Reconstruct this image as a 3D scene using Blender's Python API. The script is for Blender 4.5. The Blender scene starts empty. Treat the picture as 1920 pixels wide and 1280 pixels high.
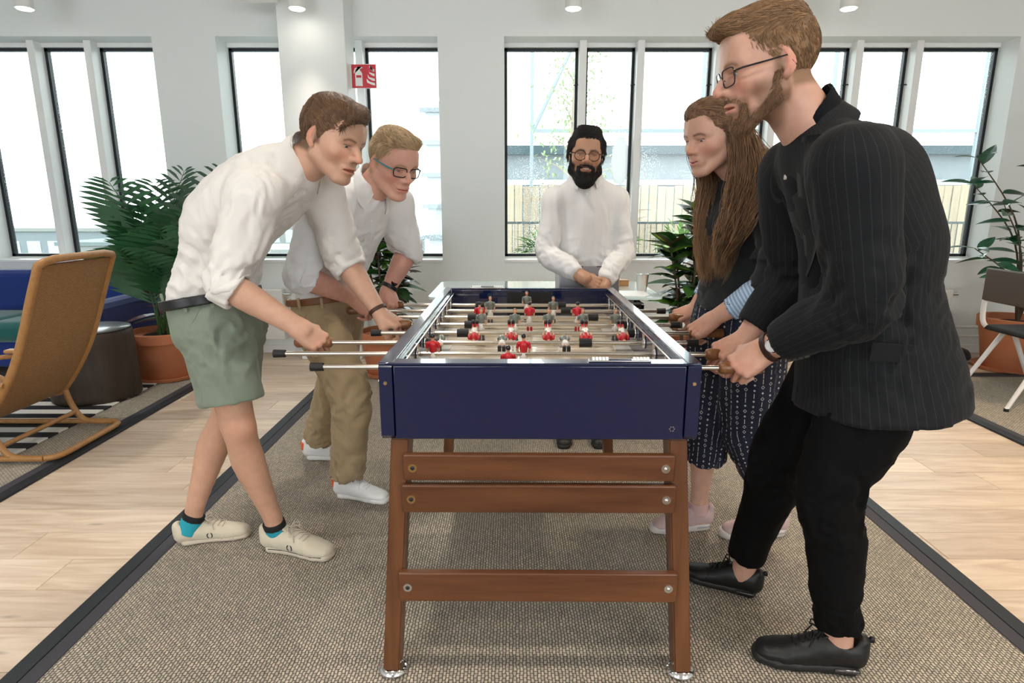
import bpy, bmesh, math, random
import numpy as np
from mathutils import Matrix, Vector
random.seed(7); RNG = np.random.default_rng(7)
sc = bpy.context.scene
COL = sc.collection

# ------------------------------------------------------------------ camera
F_PX, PITCH, CAM_Z = 1150.0, math.radians(12.5), 1.287
cam = bpy.data.objects.new('camera', bpy.data.cameras.new('camera'))
COL.objects.link(cam)
cam.location = (0, 0, CAM_Z)
cam.rotation_euler = (math.pi/2 - PITCH, 0, 0)
cam.data.sensor_width = 36.0
cam.data.lens = 36.0*F_PX/1920.0
cam.data.clip_start = 0.05
sc.camera = cam
# ------------------------------------------------------------------ sky and exposure
world = bpy.data.worlds.new('overcast_sky'); sc.world = world
world.use_nodes = True
wn = world.node_tree; wn.nodes.clear()
w_out = wn.nodes.new('ShaderNodeOutputWorld'); w_bg = wn.nodes.new('ShaderNodeBackground')
w_bg.inputs[0].default_value = (0.93, 0.975, 1.0, 1); w_bg.inputs[1].default_value = 3.9
wn.links.new(w_bg.outputs[0], w_out.inputs[0])
vs = sc.view_settings
vs.view_transform = 'Standard'; vs.look = 'None'; vs.gamma = 1.0; vs.exposure = 0.58
vs.use_curve_mapping = False

def area_light(name, loc, size, energy, color, rot=(0, 0, 0), size_y=None, shape='DISK', spread=None):
    l = bpy.data.lights.new(name, 'AREA'); l.shape = shape; l.size = size
    if size_y: l.shape = 'RECTANGLE'; l.size_y = size_y
    l.energy = energy; l.color = color
    if spread: l.spread = spread
    o = bpy.data.objects.new(name, l); COL.objects.link(o); o.location = loc; o.rotation_euler = rot
    return o

# ------------------------------------------------------------------ measuring helpers
CT, ST = math.cos(PITCH), math.sin(PITCH)
def P(px, py, Y):
    """world point at depth Y seen at photo pixel (px, py)"""
    u = (px-960)/F_PX; v = (py-640)/F_PX
    d = (u, CT - v*ST, -ST - v*CT)
    s = Y/d[1]
    return np.array([d[0]*s, Y, CAM_Z + d[2]*s])
def PF(px, py, z=0.0):
    u = (px-960)/F_PX; v = (py-640)/F_PX
    d = (u, CT - v*ST, -ST - v*CT)
    s = (z-CAM_Z)/d[2]
    return np.array([d[0]*s, d[1]*s, z])
def A(*v): return np.array(v, float)
def unit(v):
    v = np.asarray(v, float); return v/max(np.linalg.norm(v), 1e-9)
def lerp(a, b, t): return a+(b-a)*t

# ------------------------------------------------------------------ materials
MATS = {}
def mat(name, col, rough=0.5, metal=0.0, noise=None, bump=None, coat=0.0, sheen=0.0, trans=0.0,
        emit=None, attr=False, spec=0.5, ior=1.45, sss=0.0, stretch=None, coatrough=0.03, rnd=0.0):
    """noise=(scale, second colour, contrast); bump=(scale, strength, distance)"""
    if name in MATS: return MATS[name]
    m = bpy.data.materials.new(name); m.use_nodes = True
    nt = m.node_tree; b = nt.nodes['Principled BSDF']
    L = nt.links.new
    c = (*col, 1) if len(col) == 3 else col
    b.inputs['Base Color'].default_value = c
    b.inputs['Roughness'].default_value = rough; b.inputs['Metallic'].default_value = metal
    b.inputs['Specular IOR Level'].default_value = spec; b.inputs['IOR'].default_value = ior
    b.inputs['Coat Weight'].default_value = coat; b.inputs['Coat Roughness'].default_value = coatrough
    b.inputs['Sheen Weight'].default_value = sheen
    b.inputs['Transmission Weight'].default_value = trans
    if sss:
        b.inputs['Subsurface Weight'].default_value = sss
        b.inputs['Subsurface Radius'].default_value = (0.9, 0.35, 0.2)
        b.inputs['Subsurface Scale'].default_value = 0.006
    if emit:
        b.inputs['Emission Color'].default_value = (*emit[0], 1); b.inputs['Emission Strength'].default_value = emit[1]
    tc = nt.nodes.new('ShaderNodeTexCoord')
    mp = nt.nodes.new('ShaderNodeMapping'); L(tc.outputs['Object'], mp.inputs[0])
    if stretch: mp.inputs['Scale'].default_value = stretch
    if rnd:
        oi = nt.nodes.new('ShaderNodeObjectInfo'); vm = nt.nodes.new('ShaderNodeVectorMath'); vm.operation = 'SCALE'
        cb = nt.nodes.new('ShaderNodeCombineXYZ')
        for i in range(3): L(oi.outputs['Random'], cb.inputs[i])
        L(cb.outputs[0], vm.inputs[0]); vm.inputs['Scale'].default_value = 37.0
        L(vm.outputs[0], mp.inputs['Location'])
    src = None
    if attr:
        at = nt.nodes.new('ShaderNodeAttribute'); at.attribute_name = 'Col'
        src = at.outputs['Color']
    if noise:
        n = nt.nodes.new('ShaderNodeTexNoise'); n.inputs['Scale'].default_value = noise[0]
        n.inputs['Detail'].default_value = 6.0; n.inputs['Roughness'].default_value = 0.6
        L(mp.outputs[0], n.inputs['Vector'])
        rp = nt.nodes.new('ShaderNodeValToRGB')
        k = noise[2] if len(noise) > 2 else 0.25
        rp.color_ramp.elements[0].position = 0.5-k; rp.color_ramp.elements[1].position = 0.5+k
        L(n.outputs['Fac'], rp.inputs[0])
        if attr:
            rp.color_ramp.elements[0].color = (1, 1, 1, 1); rp.color_ramp.elements[1].color = (*noise[1], 1)
            mx = nt.nodes.new('ShaderNodeMix'); mx.data_type = 'RGBA'; mx.blend_type = 'MULTIPLY'
            mx.inputs[0].default_value = 1.0
            L(src, mx.inputs[6]); L(rp.outputs[0], mx.inputs[7]); src = mx.outputs[2]
        else:
            rp.color_ramp.elements[0].color = c; rp.color_ramp.elements[1].color = (*noise[1], 1)
            src = rp.outputs[0]
    if rnd and rnd > 0 and src is not None:
        hs = nt.nodes.new('ShaderNodeHueSaturation')
        mr = nt.nodes.new('ShaderNodeMapRange'); L(oi.outputs['Random'], mr.inputs[0])
        mr.inputs[3].default_value = 1.0-rnd; mr.inputs[4].default_value = 1.0+rnd
        L(mr.outputs[0], hs.inputs['Value']); L(src, hs.inputs['Color']); src = hs.outputs[0]
    if src is not None: L(src, b.inputs['Base Color'])
    if bump:
        n2 = nt.nodes.new('ShaderNodeTexNoise'); n2.inputs['Scale'].default_value = bump[0]; n2.inputs['Detail'].default_value = 4.0
        L(mp.outputs[0], n2.inputs['Vector'])
        bp = nt.nodes.new('ShaderNodeBump'); bp.inputs['Strength'].default_value = bump[1]
        bp.inputs['Distance'].default_value = bump[2] if len(bump) > 2 else 0.005
        L(n2.outputs['Fac'], bp.inputs['Height']); L(bp.outputs[0], b.inputs['Normal'])
    MATS[name] = m
    return m

# ------------------------------------------------------------------ objects
def tag(o, label=None, cat=None, group=None, kind=None):
    if label: o['label'] = label
    if cat: o['category'] = cat
    if group: o['group'] = group
    if kind: o['kind'] = kind
    return o
def empty(name, loc, label=None, cat=None, group=None, rz=0.0):
    o = bpy.data.objects.new(name, None); COL.objects.link(o)
    o.location = tuple(loc); o.rotation_euler = (0, 0, rz); o.empty_display_size = 0.1
    return tag(o, label, cat, group)
def link(name, me, parent=None, loc=(0, 0, 0), rot=(0, 0, 0)):
    o = bpy.data.objects.new(name, me); COL.objects.link(o)
    o.location = tuple(loc); o.rotation_euler = rot
    if parent is not None: o.parent = parent
    return o
def copy_tree(o, parent=None):
    c = o.copy(); COL.objects.link(c); c.parent = parent
    for ch in list(o.children): copy_tree(ch, c)
    return c

class MB:
    """collects simple solids into one mesh"""
    def __init__(s): s.bm = bmesh.new(); s.mi = 0
    def _done(s, vs_, fs=None):
        if fs is None:
            fs = {f for v in vs_ for f in v.link_faces}
        for f in fs: f.material_index = s.mi; f.smooth = True
    def box(s, c, size, bevel=0.0, rot=None, seg=2):
        r = bmesh.ops.create_cube(s.bm, size=1.0)
        M = Matrix.Translation(Vector(c)) @ (rot.to_4x4() if rot is not None else Matrix.Identity(4)) @ Matrix.Diagonal((*size, 1))
        bmesh.ops.transform(s.bm, matrix=M, verts=r['verts'])
        vs_ = r['verts']
        if bevel > 0:
            es = list({e for v in vs_ for e in v.link_edges})
            rr = bmesh.ops.bevel(s.bm, geom=es, offset=bevel, segments=seg, affect='EDGES', profile=0.5)
            vs_ = rr['verts']
        s._done(vs_)
        fl = list({f for v in vs_ for f in v.link_faces})
        big = sorted((f.calc_area() for f in fl), reverse=True)[:6]
        for f in fl:
            if not bevel or f.calc_area() >= big[-1]*.999: f.smooth = False
        return s
    def b2(s, lo, hi, bevel=0.0):
        lo = np.array(lo, float); hi = np.array(hi, float)
        return s.box((lo+hi)/2, np.abs(hi-lo), bevel)
    def cyl(s, a, b, r1, r2=None, seg=16, caps=True):
        a = Vector(a); b = Vector(b); d = b-a
        r = bmesh.ops.create_cone(s.bm, cap_ends=caps, segments=seg, radius1=r1, radius2=r1 if r2 is None else r2, depth=d.length)
        q = Vector((0, 0, 1)).rotation_difference(d.normalized())
        bmesh.ops.transform(s.bm, matrix=Matrix.Translation((a+b)/2) @ q.to_matrix().to_4x4(), verts=r['verts'])
        s._done(r['verts']); return s
    def sph(s, c, r, sub=2, M=None):
        q = bmesh.ops.create_icosphere(s.bm, subdivisions=sub, radius=1.0)
        rr = (r, r, r) if np.isscalar(r) else r
        T = Matrix.Translation(Vector(c)) @ (M.to_4x4() if M is not None else Matrix.Identity(4)) @ Matrix.Diagonal((*rr, 1))
        bmesh.ops.transform(s.bm, matrix=T, verts=q['verts']); s._done(q['verts']); return s
    def tube(s, pts, r, seg=8, closed=False):
        pts = [np.asarray(p, float) for p in pts]; n = len(pts)
        rs = r if hasattr(r, '__len__') else [r]*n
        rings = []; up = A(0, 0, 1)
        for i in range(n):
            if closed: t = pts[(i+1) % n]-pts[i-1]
            else: t = pts[min(i+1, n-1)]-pts[max(i-1, 0)]
            t = unit(t)
            if i == 0:
                up = A(0, 0, 1) if abs(t[2]) < 0.9 else A(1, 0, 0)
            u = unit(up - t*np.dot(up, t)); up = u; v = np.cross(t, u)
            rings.append([s.bm.verts.new(pts[i] + rs[i]*(math.cos(2*math.pi*k/seg)*u + math.sin(2*math.pi*k/seg)*v)) for k in range(seg)])
        fs = []
        for i in range(n if closed else n-1):
            a, b = rings[i], rings[(i+1) % n]
            for k in range(seg):
                fs.append(s.bm.faces.new((a[k], a[(k+1) % seg], b[(k+1) % seg], b[k])))
        if not closed:
            fs.append(s.bm.faces.new(rings[0][::-1])); fs.append(s.bm.faces.new(rings[-1]))
        s._done(None, fs); return s
    def lathe(s, prof, c=(0, 0, 0), seg=24):
        """profile [(r, z)] bottom to top around z"""
        rings = []
        for r, z in prof:
            rings.append([s.bm.verts.new((c[0]+r*math.cos(2*math.pi*k/seg), c[1]+r*math.sin(2*math.pi*k/seg), c[2]+z)) for k in range(seg)])
        fs = []
        for a, b in zip(rings[:-1], rings[1:]):
            for k in range(seg): fs.append(s.bm.faces.new((a[k], a[(k+1) % seg], b[(k+1) % seg], b[k])))
        fs.append(s.bm.faces.new(rings[0][::-1])); fs.append(s.bm.faces.new(rings[-1]))
        s._done(None, fs); return s
    def prism(s, poly, axis, lo, hi):
        """polygon of 2-D points extruded along axis (0,1,2)"""
        def mk(p, w):
            q = [0, 0, 0]; o = [i for i in range(3) if i != axis]
            q[o[0]], q[o[1]] = p; q[axis] = w; return s.bm.verts.new(q)
        a = [mk(p, lo) for p in poly]; b = [mk(p, hi) for p in poly]
        fs = [s.bm.faces.new(a[::-1]), s.bm.faces.new(b)]
        n = len(poly)
        for k in range(n): fs.append(s.bm.faces.new((a[k], a[(k+1) % n], b[(k+1) % n], b[k])))
        bmesh.ops.recalc_face_normals(s.bm, faces=fs)
        s._done(None, fs)
        for f in fs: f.smooth = False
        return s
    def mesh(s, name, mats, smooth=True):
        me = bpy.data.meshes.new(name)
        bmesh.ops.recalc_face_normals(s.bm, faces=s.bm.faces)
        s.bm.to_mesh(me); s.bm.free()
        for m in (mats if isinstance(mats, (list, tuple)) else [mats]): me.materials.append(m)
        if smooth:
            fl = np.zeros(len(me.polygons), bool); me.polygons.foreach_get('use_smooth', fl)
            try: me.set_sharp_from_angle(angle=math.radians(50))
            except Exception: pass
            me.polygons.foreach_set('use_smooth', fl)
        else: me.polygons.foreach_set('use_smooth', np.zeros(len(me.polygons), bool))
        return me
    def obj(s, name, mats, parent=None, loc=(0, 0, 0), smooth=True):
        return link(name, s.mesh(name, mats, smooth), parent, loc)

def mesh_np(name, v, f, mats, cols=None, fmi=None, smooth=True, uv=None):
    """mesh from numpy arrays; f is (n,4) or (n,3)"""
    me = bpy.data.meshes.new(name)
    v = np.ascontiguousarray(v, np.float32); f = np.ascontiguousarray(f, np.int32)
    me.vertices.add(len(v)); me.vertices.foreach_set('co', v.ravel())
    k = f.shape[1]
    me.loops.add(f.size); me.loops.foreach_set('vertex_index', f.ravel())
    me.polygons.add(len(f)); me.polygons.foreach_set('loop_start', np.arange(0, f.size, k, dtype=np.int32))
    me.polygons.foreach_set('loop_total', np.full(len(f), k, np.int32))
    for m in (mats if isinstance(mats, (list, tuple)) else [mats]): me.materials.append(m)
    if fmi is not None: me.polygons.foreach_set('material_index', np.ascontiguousarray(fmi, np.int32))
    me.update(calc_edges=True)
    if smooth: me.polygons.foreach_set('use_smooth', np.ones(len(f), bool))
    if cols is not None:
        at = me.color_attributes.new('Col', 'FLOAT_COLOR', 'POINT')
        c = np.ones((len(v), 4), np.float32); c[:, :3] = cols
        at.data.foreach_set('color', c.ravel())
    if uv is not None:
        at = me.attributes.new('Flow', 'FLOAT_VECTOR', 'POINT')
        at.data.foreach_set('vector', np.ascontiguousarray(uv, np.float32).ravel())
    me.validate()
    return me
# ------------------------------------------------------------------ organic modelling: distance fields + surface nets
def _hash(ix, iy, iz, seed):
    n = (ix*374761393 + iy*668265263 + iz*2147483647 + seed*974711) & 0xffffffff
    n = ((n ^ (n >> 13))*1274126177) & 0xffffffff
    return ((n ^ (n >> 16)) & 0xffff)/32767.5-1.0
def vnoise(p, seed=0):
    p = np.asarray(p, float)
    i = np.floor(p).astype(np.int64); f = p-i; f = f*f*(3-2*f)
    r = 0
    for dx in (0, 1):
        wx = f[:, 0] if dx else 1-f[:, 0]
        for dy in (0, 1):
            wy = f[:, 1] if dy else 1-f[:, 1]
            for dz in (0, 1):
                wz = f[:, 2] if dz else 1-f[:, 2]
                r = r + wx*wy*wz*_hash(i[:, 0]+dx, i[:, 1]+dy, i[:, 2]+dz, seed)
    return r
def fbm(p, seed=0, oct=3):
    r = 0; a = 1.0
    for o in range(oct): r = r + a*vnoise(p*(2.03**o)+o*17.3, seed+o); a *= 0.5
    return r

class Shape:
    def __init__(s): s.pr = []; s.M = np.eye(4)
    def at(s, M): s.M = np.array(M, float); return s
    def _t(s, p): return s.M[:3, :3] @ np.asarray(p, float) + s.M[:3, 3]
    def _s(s): return abs(np.linalg.det(s.M[:3, :3]))**(1/3)
    def cone(s, a, b, ra, rb=None, k=0.01, op='u'):
        a = s._t(a); b = s._t(b); sc_ = s._s(); ra = ra*sc_; rb = (ra if rb is None else rb*sc_); k = k*sc_
        ab = b-a; L2 = max(float(ab @ ab), 1e-12)
        def fn(p):
            t = np.clip(((p-a) @ ab)/L2, 0, 1)
            return np.sqrt(((p-a-t[..., None]*ab)**2).sum(-1)) - (ra+(rb-ra)*t)
        R = max(ra, rb)
        s.pr.append((op, fn, np.minimum(a, b)-R, np.maximum(a, b)+R, k)); return s
    def ell(s, c, r, R=None, k=0.01, op='u'):
        c = s._t(c); sc_ = s._s(); r = np.asarray(r, float)*sc_; k = k*sc_
        Q = s.M[:3, :3]/sc_
        if R is not None: Q = Q @ np.asarray(R, float)
        def fn(p):
            q = (p-c) @ Q
            k0 = np.sqrt(((q/r)**2).sum(-1)); k1 = np.sqrt(((q/(r*r))**2).sum(-1))
            return k0*(k0-1)/np.maximum(k1, 1e-6)
        e = np.sqrt(((Q*r)**2).sum(1))
        s.pr.append((op, fn, c-e, c+e, k)); return s
    def econe(s, a, b, ra, rb, u, k=0.01, op='u', ub=None):
        """segment with elliptical section; ra, rb = (radius along u, radius across)"""
        a = s._t(a); b = s._t(b); sc_ = s._s(); k = k*sc_
        ra = np.asarray(ra, float)*sc_; rb = np.asarray(rb, float)*sc_
        Q = s.M[:3, :3]/sc_
        w = b-a; L = max(np.linalg.norm(w), 1e-6); w = w/L
        u = Q @ np.asarray(u, float); u = unit(u-w*(u @ w)); v = np.cross(w, u)
        def fn(p):
            q = p-a; z = q @ w; t = np.clip(z/L, 0, 1)
            ru = ra[0]+(rb[0]-ra[0])*t; rv = ra[1]+(rb[1]-ra[1])*t
            x = q @ u; y = q @ v
            dz = z-t*L
            rr = np.minimum(ru, rv)
            k0 = np.sqrt((x/ru)**2+(y/rv)**2+(dz/rr)**2)
            k1 = np.sqrt((x/ru**2)**2+(y/rv**2)**2+(dz/rr**2)**2)
            return k0*(k0-1)/np.maximum(k1, 1e-6)
        R = max(ra.max(), rb.max())
        s.pr.append((op, fn, np.minimum(a, b)-R, np.maximum(a, b)+R, k)); return s
    def loft(s, nodes, n=3, k=0.012, op='u', ku=None):
        """nodes: (pos, ru, rv, u); spline through them; first segment joined with blend ku"""
        pos = [np.asarray(x[0], float) for x in nodes]
        par = [np.array([x[1], x[2], *x[3]], float) for x in nodes]
        def cr(arr, i, t):
            p0 = arr[max(i-1, 0)]; p1 = arr[i]; p2 = arr[i+1]; p3 = arr[min(i+2, len(arr)-1)]
            return 0.5*((2*p1)+(p2-p0)*t+(2*p0-5*p1+4*p2-p3)*t*t+(3*p1-p0-3*p2+p3)*t**3)
        pts = []
        for i in range(len(nodes)-1):
            for j in range(n): pts.append((cr(pos, i, j/n), cr(par, i, j/n)))
        pts.append((pos[-1], par[-1]))
        for (p, q), (p2, q2) in zip(pts[:-1], pts[1:]):
            s.econe(p, p2, q[:2], q2[:2], (q[2:]+q2[2:])/2, k=k, op=op)
        return s
    def half(s, c, nrm, lo=None, hi=None, k=0.0):
        """cut everything on the +nrm side of the plane (inside box lo..hi)"""
        c = s._t(c); nn = unit(s.M[:3, :3] @ np.asarray(nrm, float))
        if lo is None: lo = c-9.0; hi = c+9.0
        else:
            cs = np.array([s._t((x, y, z)) for x in (lo[0], hi[0]) for y in (lo[1], hi[1]) for z in (lo[2], hi[2])])
            lo = cs.min(0); hi = cs.max(0)
        def fn(p): return -((p-c) @ nn)
        s.pr.append(('s0', fn, lo, hi, k)); return s
    def box(s, c, half, R=None, r=0.005, k=0.01, op='u'):
        c = s._t(c); sc_ = s._s(); hb = np.asarray(half, float)*sc_; r = r*sc_; k = k*sc_
        Q = s.M[:3, :3]/sc_
        if R is not None: Q = Q @ np.asarray(R, float)
        def fn(p):
            q = np.abs((p-c) @ Q)-(hb-r)
            return np.sqrt((np.maximum(q, 0)**2).sum(-1))+np.minimum(q.max(-1), 0)-r
        e = np.abs(Q) @ hb
        s.pr.append((op, fn, c-e, c+e, k)); return s
    def field(s, h):
        us = [p for p in s.pr if p[0] == 'u']
        lo = np.min([p[2] for p in us], 0)-4*h; hi = np.max([p[3] for p in us], 0)+4*h
        n = np.ceil((hi-lo)/h).astype(int)+1
        ax = [lo[i]+h*np.arange(n[i]) for i in range(3)]
        d = np.full(tuple(n), 0.05, np.float64)
        for op, fn, l, u, k in s.pr:
            pad = k+2.5*h
            i0 = np.clip(np.floor((l-pad-lo)/h).astype(int), 0, n); i1 = np.clip(np.ceil((u+pad-lo)/h).astype(int)+1, 0, n)
            if (i1 <= i0).any(): continue
            sl = tuple(slice(i0[i], i1[i]) for i in range(3))
            g = np.stack(np.meshgrid(*[ax[i][sl[i]] for i in range(3)], indexing='ij'), -1)
            e = fn(g); cur = d[sl]
            if op == 'u':
                if k > 0:
                    hh = np.maximum(k-np.abs(cur-e), 0)/k; d[sl] = np.minimum(cur, e)-hh*hh*k/4
                else: d[sl] = np.minimum(cur, e)
            else:
                e = -e
                if k > 0:
                    hh = np.maximum(k-np.abs(cur-e), 0)/k; d[sl] = np.maximum(cur, e)+hh*hh*k/4
                else: d[sl] = np.maximum(cur, e)
        s.lo, s.h, s.d = lo, h, d
        return s
    def mesh(s, h, smooth=1, fine=False):
        s.field(h if fine else h*1.35); d = s.d; lo = s.lo
        n = np.array(d.shape); ins = d < 0
        nc = n-1
        def cid(i, j, k): return (i*nc[1]+j)*nc[2]+k
        cells = []; pos = []; quads = []
        for axn in range(3):
            sa = [slice(None)]*3; sb = [slice(None)]*3
            sa[axn] = slice(0, -1); sb[axn] = slice(1, None)
            m = ins[tuple(sa)] != ins[tuple(sb)]
            o1, o2 = [(1, 2), (2, 0), (0, 1)][axn]
            I = np.argwhere(m)
            ok = (I[:, o1] > 0) & (I[:, o2] > 0) & (I[:, o1] < nc[o1]) & (I[:, o2] < nc[o2])
            I = I[ok]
            if not len(I): continue
            J = I.copy(); J[:, axn] += 1
            a = d[tuple(I.T)]; b = d[tuple(J.T)]
            p = I.astype(float); p[:, axn] += a/(a-b)
            q = []
            for d1, d2 in ((-1, -1), (0, -1), (0, 0), (-1, 0)):
                K = I.copy(); K[:, o1] += d1; K[:, o2] += d2
                c = cid(K[:, 0], K[:, 1], K[:, 2]); q.append(c); cells.append(c); pos.append(p)
            q = np.stack(q, 1); q[a > 0] = q[a > 0][:, ::-1]
            quads.append(q)
        cells = np.concatenate(cells); pos = np.concatenate(pos); quads = np.concatenate(quads)
        uq, inv = np.unique(cells, return_inverse=True)
        cnt = np.bincount(inv, minlength=len(uq)).astype(float)
        v = np.stack([np.bincount(inv, pos[:, i], len(uq))/cnt for i in range(3)], 1)*s.h+lo
        f = np.searchsorted(uq, quads)
        for _ in range(smooth): v = lap(v, f, 0.5)
        s.v, s.f = v, f
        return v, f
    def sample(s, p):
        q = (p-s.lo)/s.h; n = np.array(s.d.shape)
        q = np.clip(q, 0, n-1.001); i = q.astype(int); f = q-i
        r = 0
        for dx in (0, 1):
            for dy in (0, 1):
                for dz in (0, 1):
                    w = (f[:, 0] if dx else 1-f[:, 0])*(f[:, 1] if dy else 1-f[:, 1])*(f[:, 2] if dz else 1-f[:, 2])
                    r = r+w*s.d[i[:, 0]+dx, i[:, 1]+dy, i[:, 2]+dz]
        return r
    def grad(s, p):
        e = s.h
        g = np.stack([s.sample(p+A(*(e if i == j else 0 for j in range(3))))-s.sample(p-A(*(e if i == j else 0 for j in range(3)))) for i in range(3)], 1)
        return g/np.maximum(np.linalg.norm(g, axis=1, keepdims=True), 1e-9)

def lap(v, f, w):
    a = np.zeros_like(v); c = np.zeros(len(v))
    for i in range(4):
        j = (i+1) % 4
        for k in range(3):
            a[:, k] += np.bincount(f[:, i], v[f[:, j], k], len(v))+np.bincount(f[:, j], v[f[:, i], k], len(v))
        c += np.bincount(f[:, i], minlength=len(v))+np.bincount(f[:, j], minlength=len(v))
    return v+w*(a/np.maximum(c, 1)[:, None]-v)
def vnormals(v, f):
    n = np.cross(v[f[:, 2]]-v[f[:, 0]], v[f[:, 3]]-v[f[:, 1]])
    r = np.stack([sum(np.bincount(f[:, i], n[:, k], len(v)) for i in range(4)) for k in range(3)], 1)
    return r/np.maximum(np.linalg.norm(r, axis=1, keepdims=True), 1e-12)
def join_np(parts):
    """[(v, f, cols)] -> one"""
    V, Fc, C = [], [], []; o = 0
    for v, f, c in parts:
        V.append(v); Fc.append(f+o); C.append(np.broadcast_to(c, (len(v), 3))); o += len(v)
    return np.concatenate(V), np.concatenate(Fc), np.concatenate(C)

def flow_coords(v, lines):
    """for each vertex: (arc length around, length along, which line) of the nearest limb axis.
    lines: list of (points, u vector, radius)"""
    best = np.full(len(v), 1e9); out = np.zeros((len(v), 3))
    for li, (pts, u0, rad) in enumerate(lines):
        pts = [np.asarray(p, float) for p in pts]; acc = 0.0
        for a, b in zip(pts[:-1], pts[1:]):
            w = b-a; L = np.linalg.norm(w); w = w/L
            q = v-a; z = q @ w; t = np.clip(z/L, 0, 1)
            r = np.linalg.norm(q-(t*L)[:, None]*w, axis=1)
            u = unit(u0-w*(u0 @ w)); vv = np.cross(w, u)
            ang = np.arctan2(q @ vv, q @ u)
            dd = r-rad
            m = dd < best
            out[m, 0] = (ang*rad)[m]; out[m, 1] = (acc+z)[m]; out[m, 2] = li
            best = np.where(m, dd, best); acc += L
    return out

def strands(pts, dirs, lens, rad, shape=None, nseg=4, droop=0.0, lift=0.0015, jitter=0.15, curl=0.0, seed=1, hug=True, normals=None, taper=0.25):
    """thin three-sided hairs growing from pts along dirs, hugging the distance field `shape`"""
    rng = np.random.default_rng(seed)
    n = len(pts); p = pts.copy(); path = [p.copy()]
    d = dirs/np.maximum(np.linalg.norm(dirs, axis=1, keepdims=True), 1e-9)
    d = d+jitter*rng.normal(size=(n, 3)); d /= np.linalg.norm(d, axis=1, keepdims=True)
    step = (lens/nseg)[:, None]
    ph = rng.random(n)*6.28
    for i in range(nseg):
        p = p+d*step
        if shape is not None and hug:
            s_ = shape.sample(p); g = shape.grad(p)
            tgt = lift*(1+i*0.5)
            mv = np.clip(tgt-s_, -0.006, 0.03)
            p = p+g*mv[:, None]
            d = d-g*np.minimum((d*g).sum(1), 0.0)[:, None]*0.9
            d /= np.maximum(np.linalg.norm(d, axis=1, keepdims=True), 1e-9)
        d[:, 2] -= droop
        if curl: d = d+curl*np.stack([np.sin(ph+i*1.3), np.cos(ph*1.7+i), np.sin(ph*0.6+i*1.1)], 1)
        d /= np.linalg.norm(d, axis=1, keepdims=True)
        path.append(p.copy())
    return tubes(np.stack(path, 1), rad, taper)

def tubes(path, rad, taper=0.25, sides=3):
    """path (n, m, 3) -> verts, quads of tapered tubes"""
    n, m, _ = path.shape
    t = np.empty_like(path); t[:, 1:-1] = path[:, 2:]-path[:, :-2]; t[:, 0] = path[:, 1]-path[:, 0]; t[:, -1] = path[:, -1]-path[:, -2]
    t /= np.maximum(np.linalg.norm(t, axis=2, keepdims=True), 1e-9)
    ref = np.where(np.abs(t[..., 2:3]) < 0.9, np.array([0, 0, 1.0]), np.array([1.0, 0, 0]))
    u = np.cross(t, ref); u /= np.maximum(np.linalg.norm(u, axis=2, keepdims=True), 1e-9); w = np.cross(t, u)
    tt = np.linspace(0, 1, m)
    rr = (np.asarray(rad).reshape(-1, 1) if np.ndim(rad) else np.full((n, 1), rad))*np.where(tt < 0.5, 1, 1-(1-taper)*(tt-0.5)*2)[None, :]
    vs_ = []
    for k in range(sides):
        a = 2*math.pi*k/sides
        vs_.append(path+rr[..., None]*(math.cos(a)*u+math.sin(a)*w))
    V = np.stack(vs_, 2)            # n, m, sides, 3
    idx = np.arange(n*m*sides).reshape(n, m, sides)
    q = []
    for k in range(sides):
        k2 = (k+1) % sides
        q.append(np.stack([idx[:, :-1, k], idx[:, :-1, k2], idx[:, 1:, k2], idx[:, 1:, k]], -1).reshape(-1, 4))
    return V.reshape(-1, 3), np.concatenate(q)
# ------------------------------------------------------------------ room shell
WY = 5.36; CEIL = 3.0; XL, XR, YB = -6.2, 6.2, -3.6
M_wall = mat('white_paint', (0.88, 0.91, 0.90), 0.6, bump=(120, 0.05, 0.002))
M_frame_w = mat('white_window_lacquer', (0.9, 0.91, 0.9), 0.35)
M_frame_b = mat('black_window_gasket', (0.008, 0.012, 0.016), 0.4)
M_ceil = mat('ceiling_paint', (0.85, 0.85, 0.83), 0.7)

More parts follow.
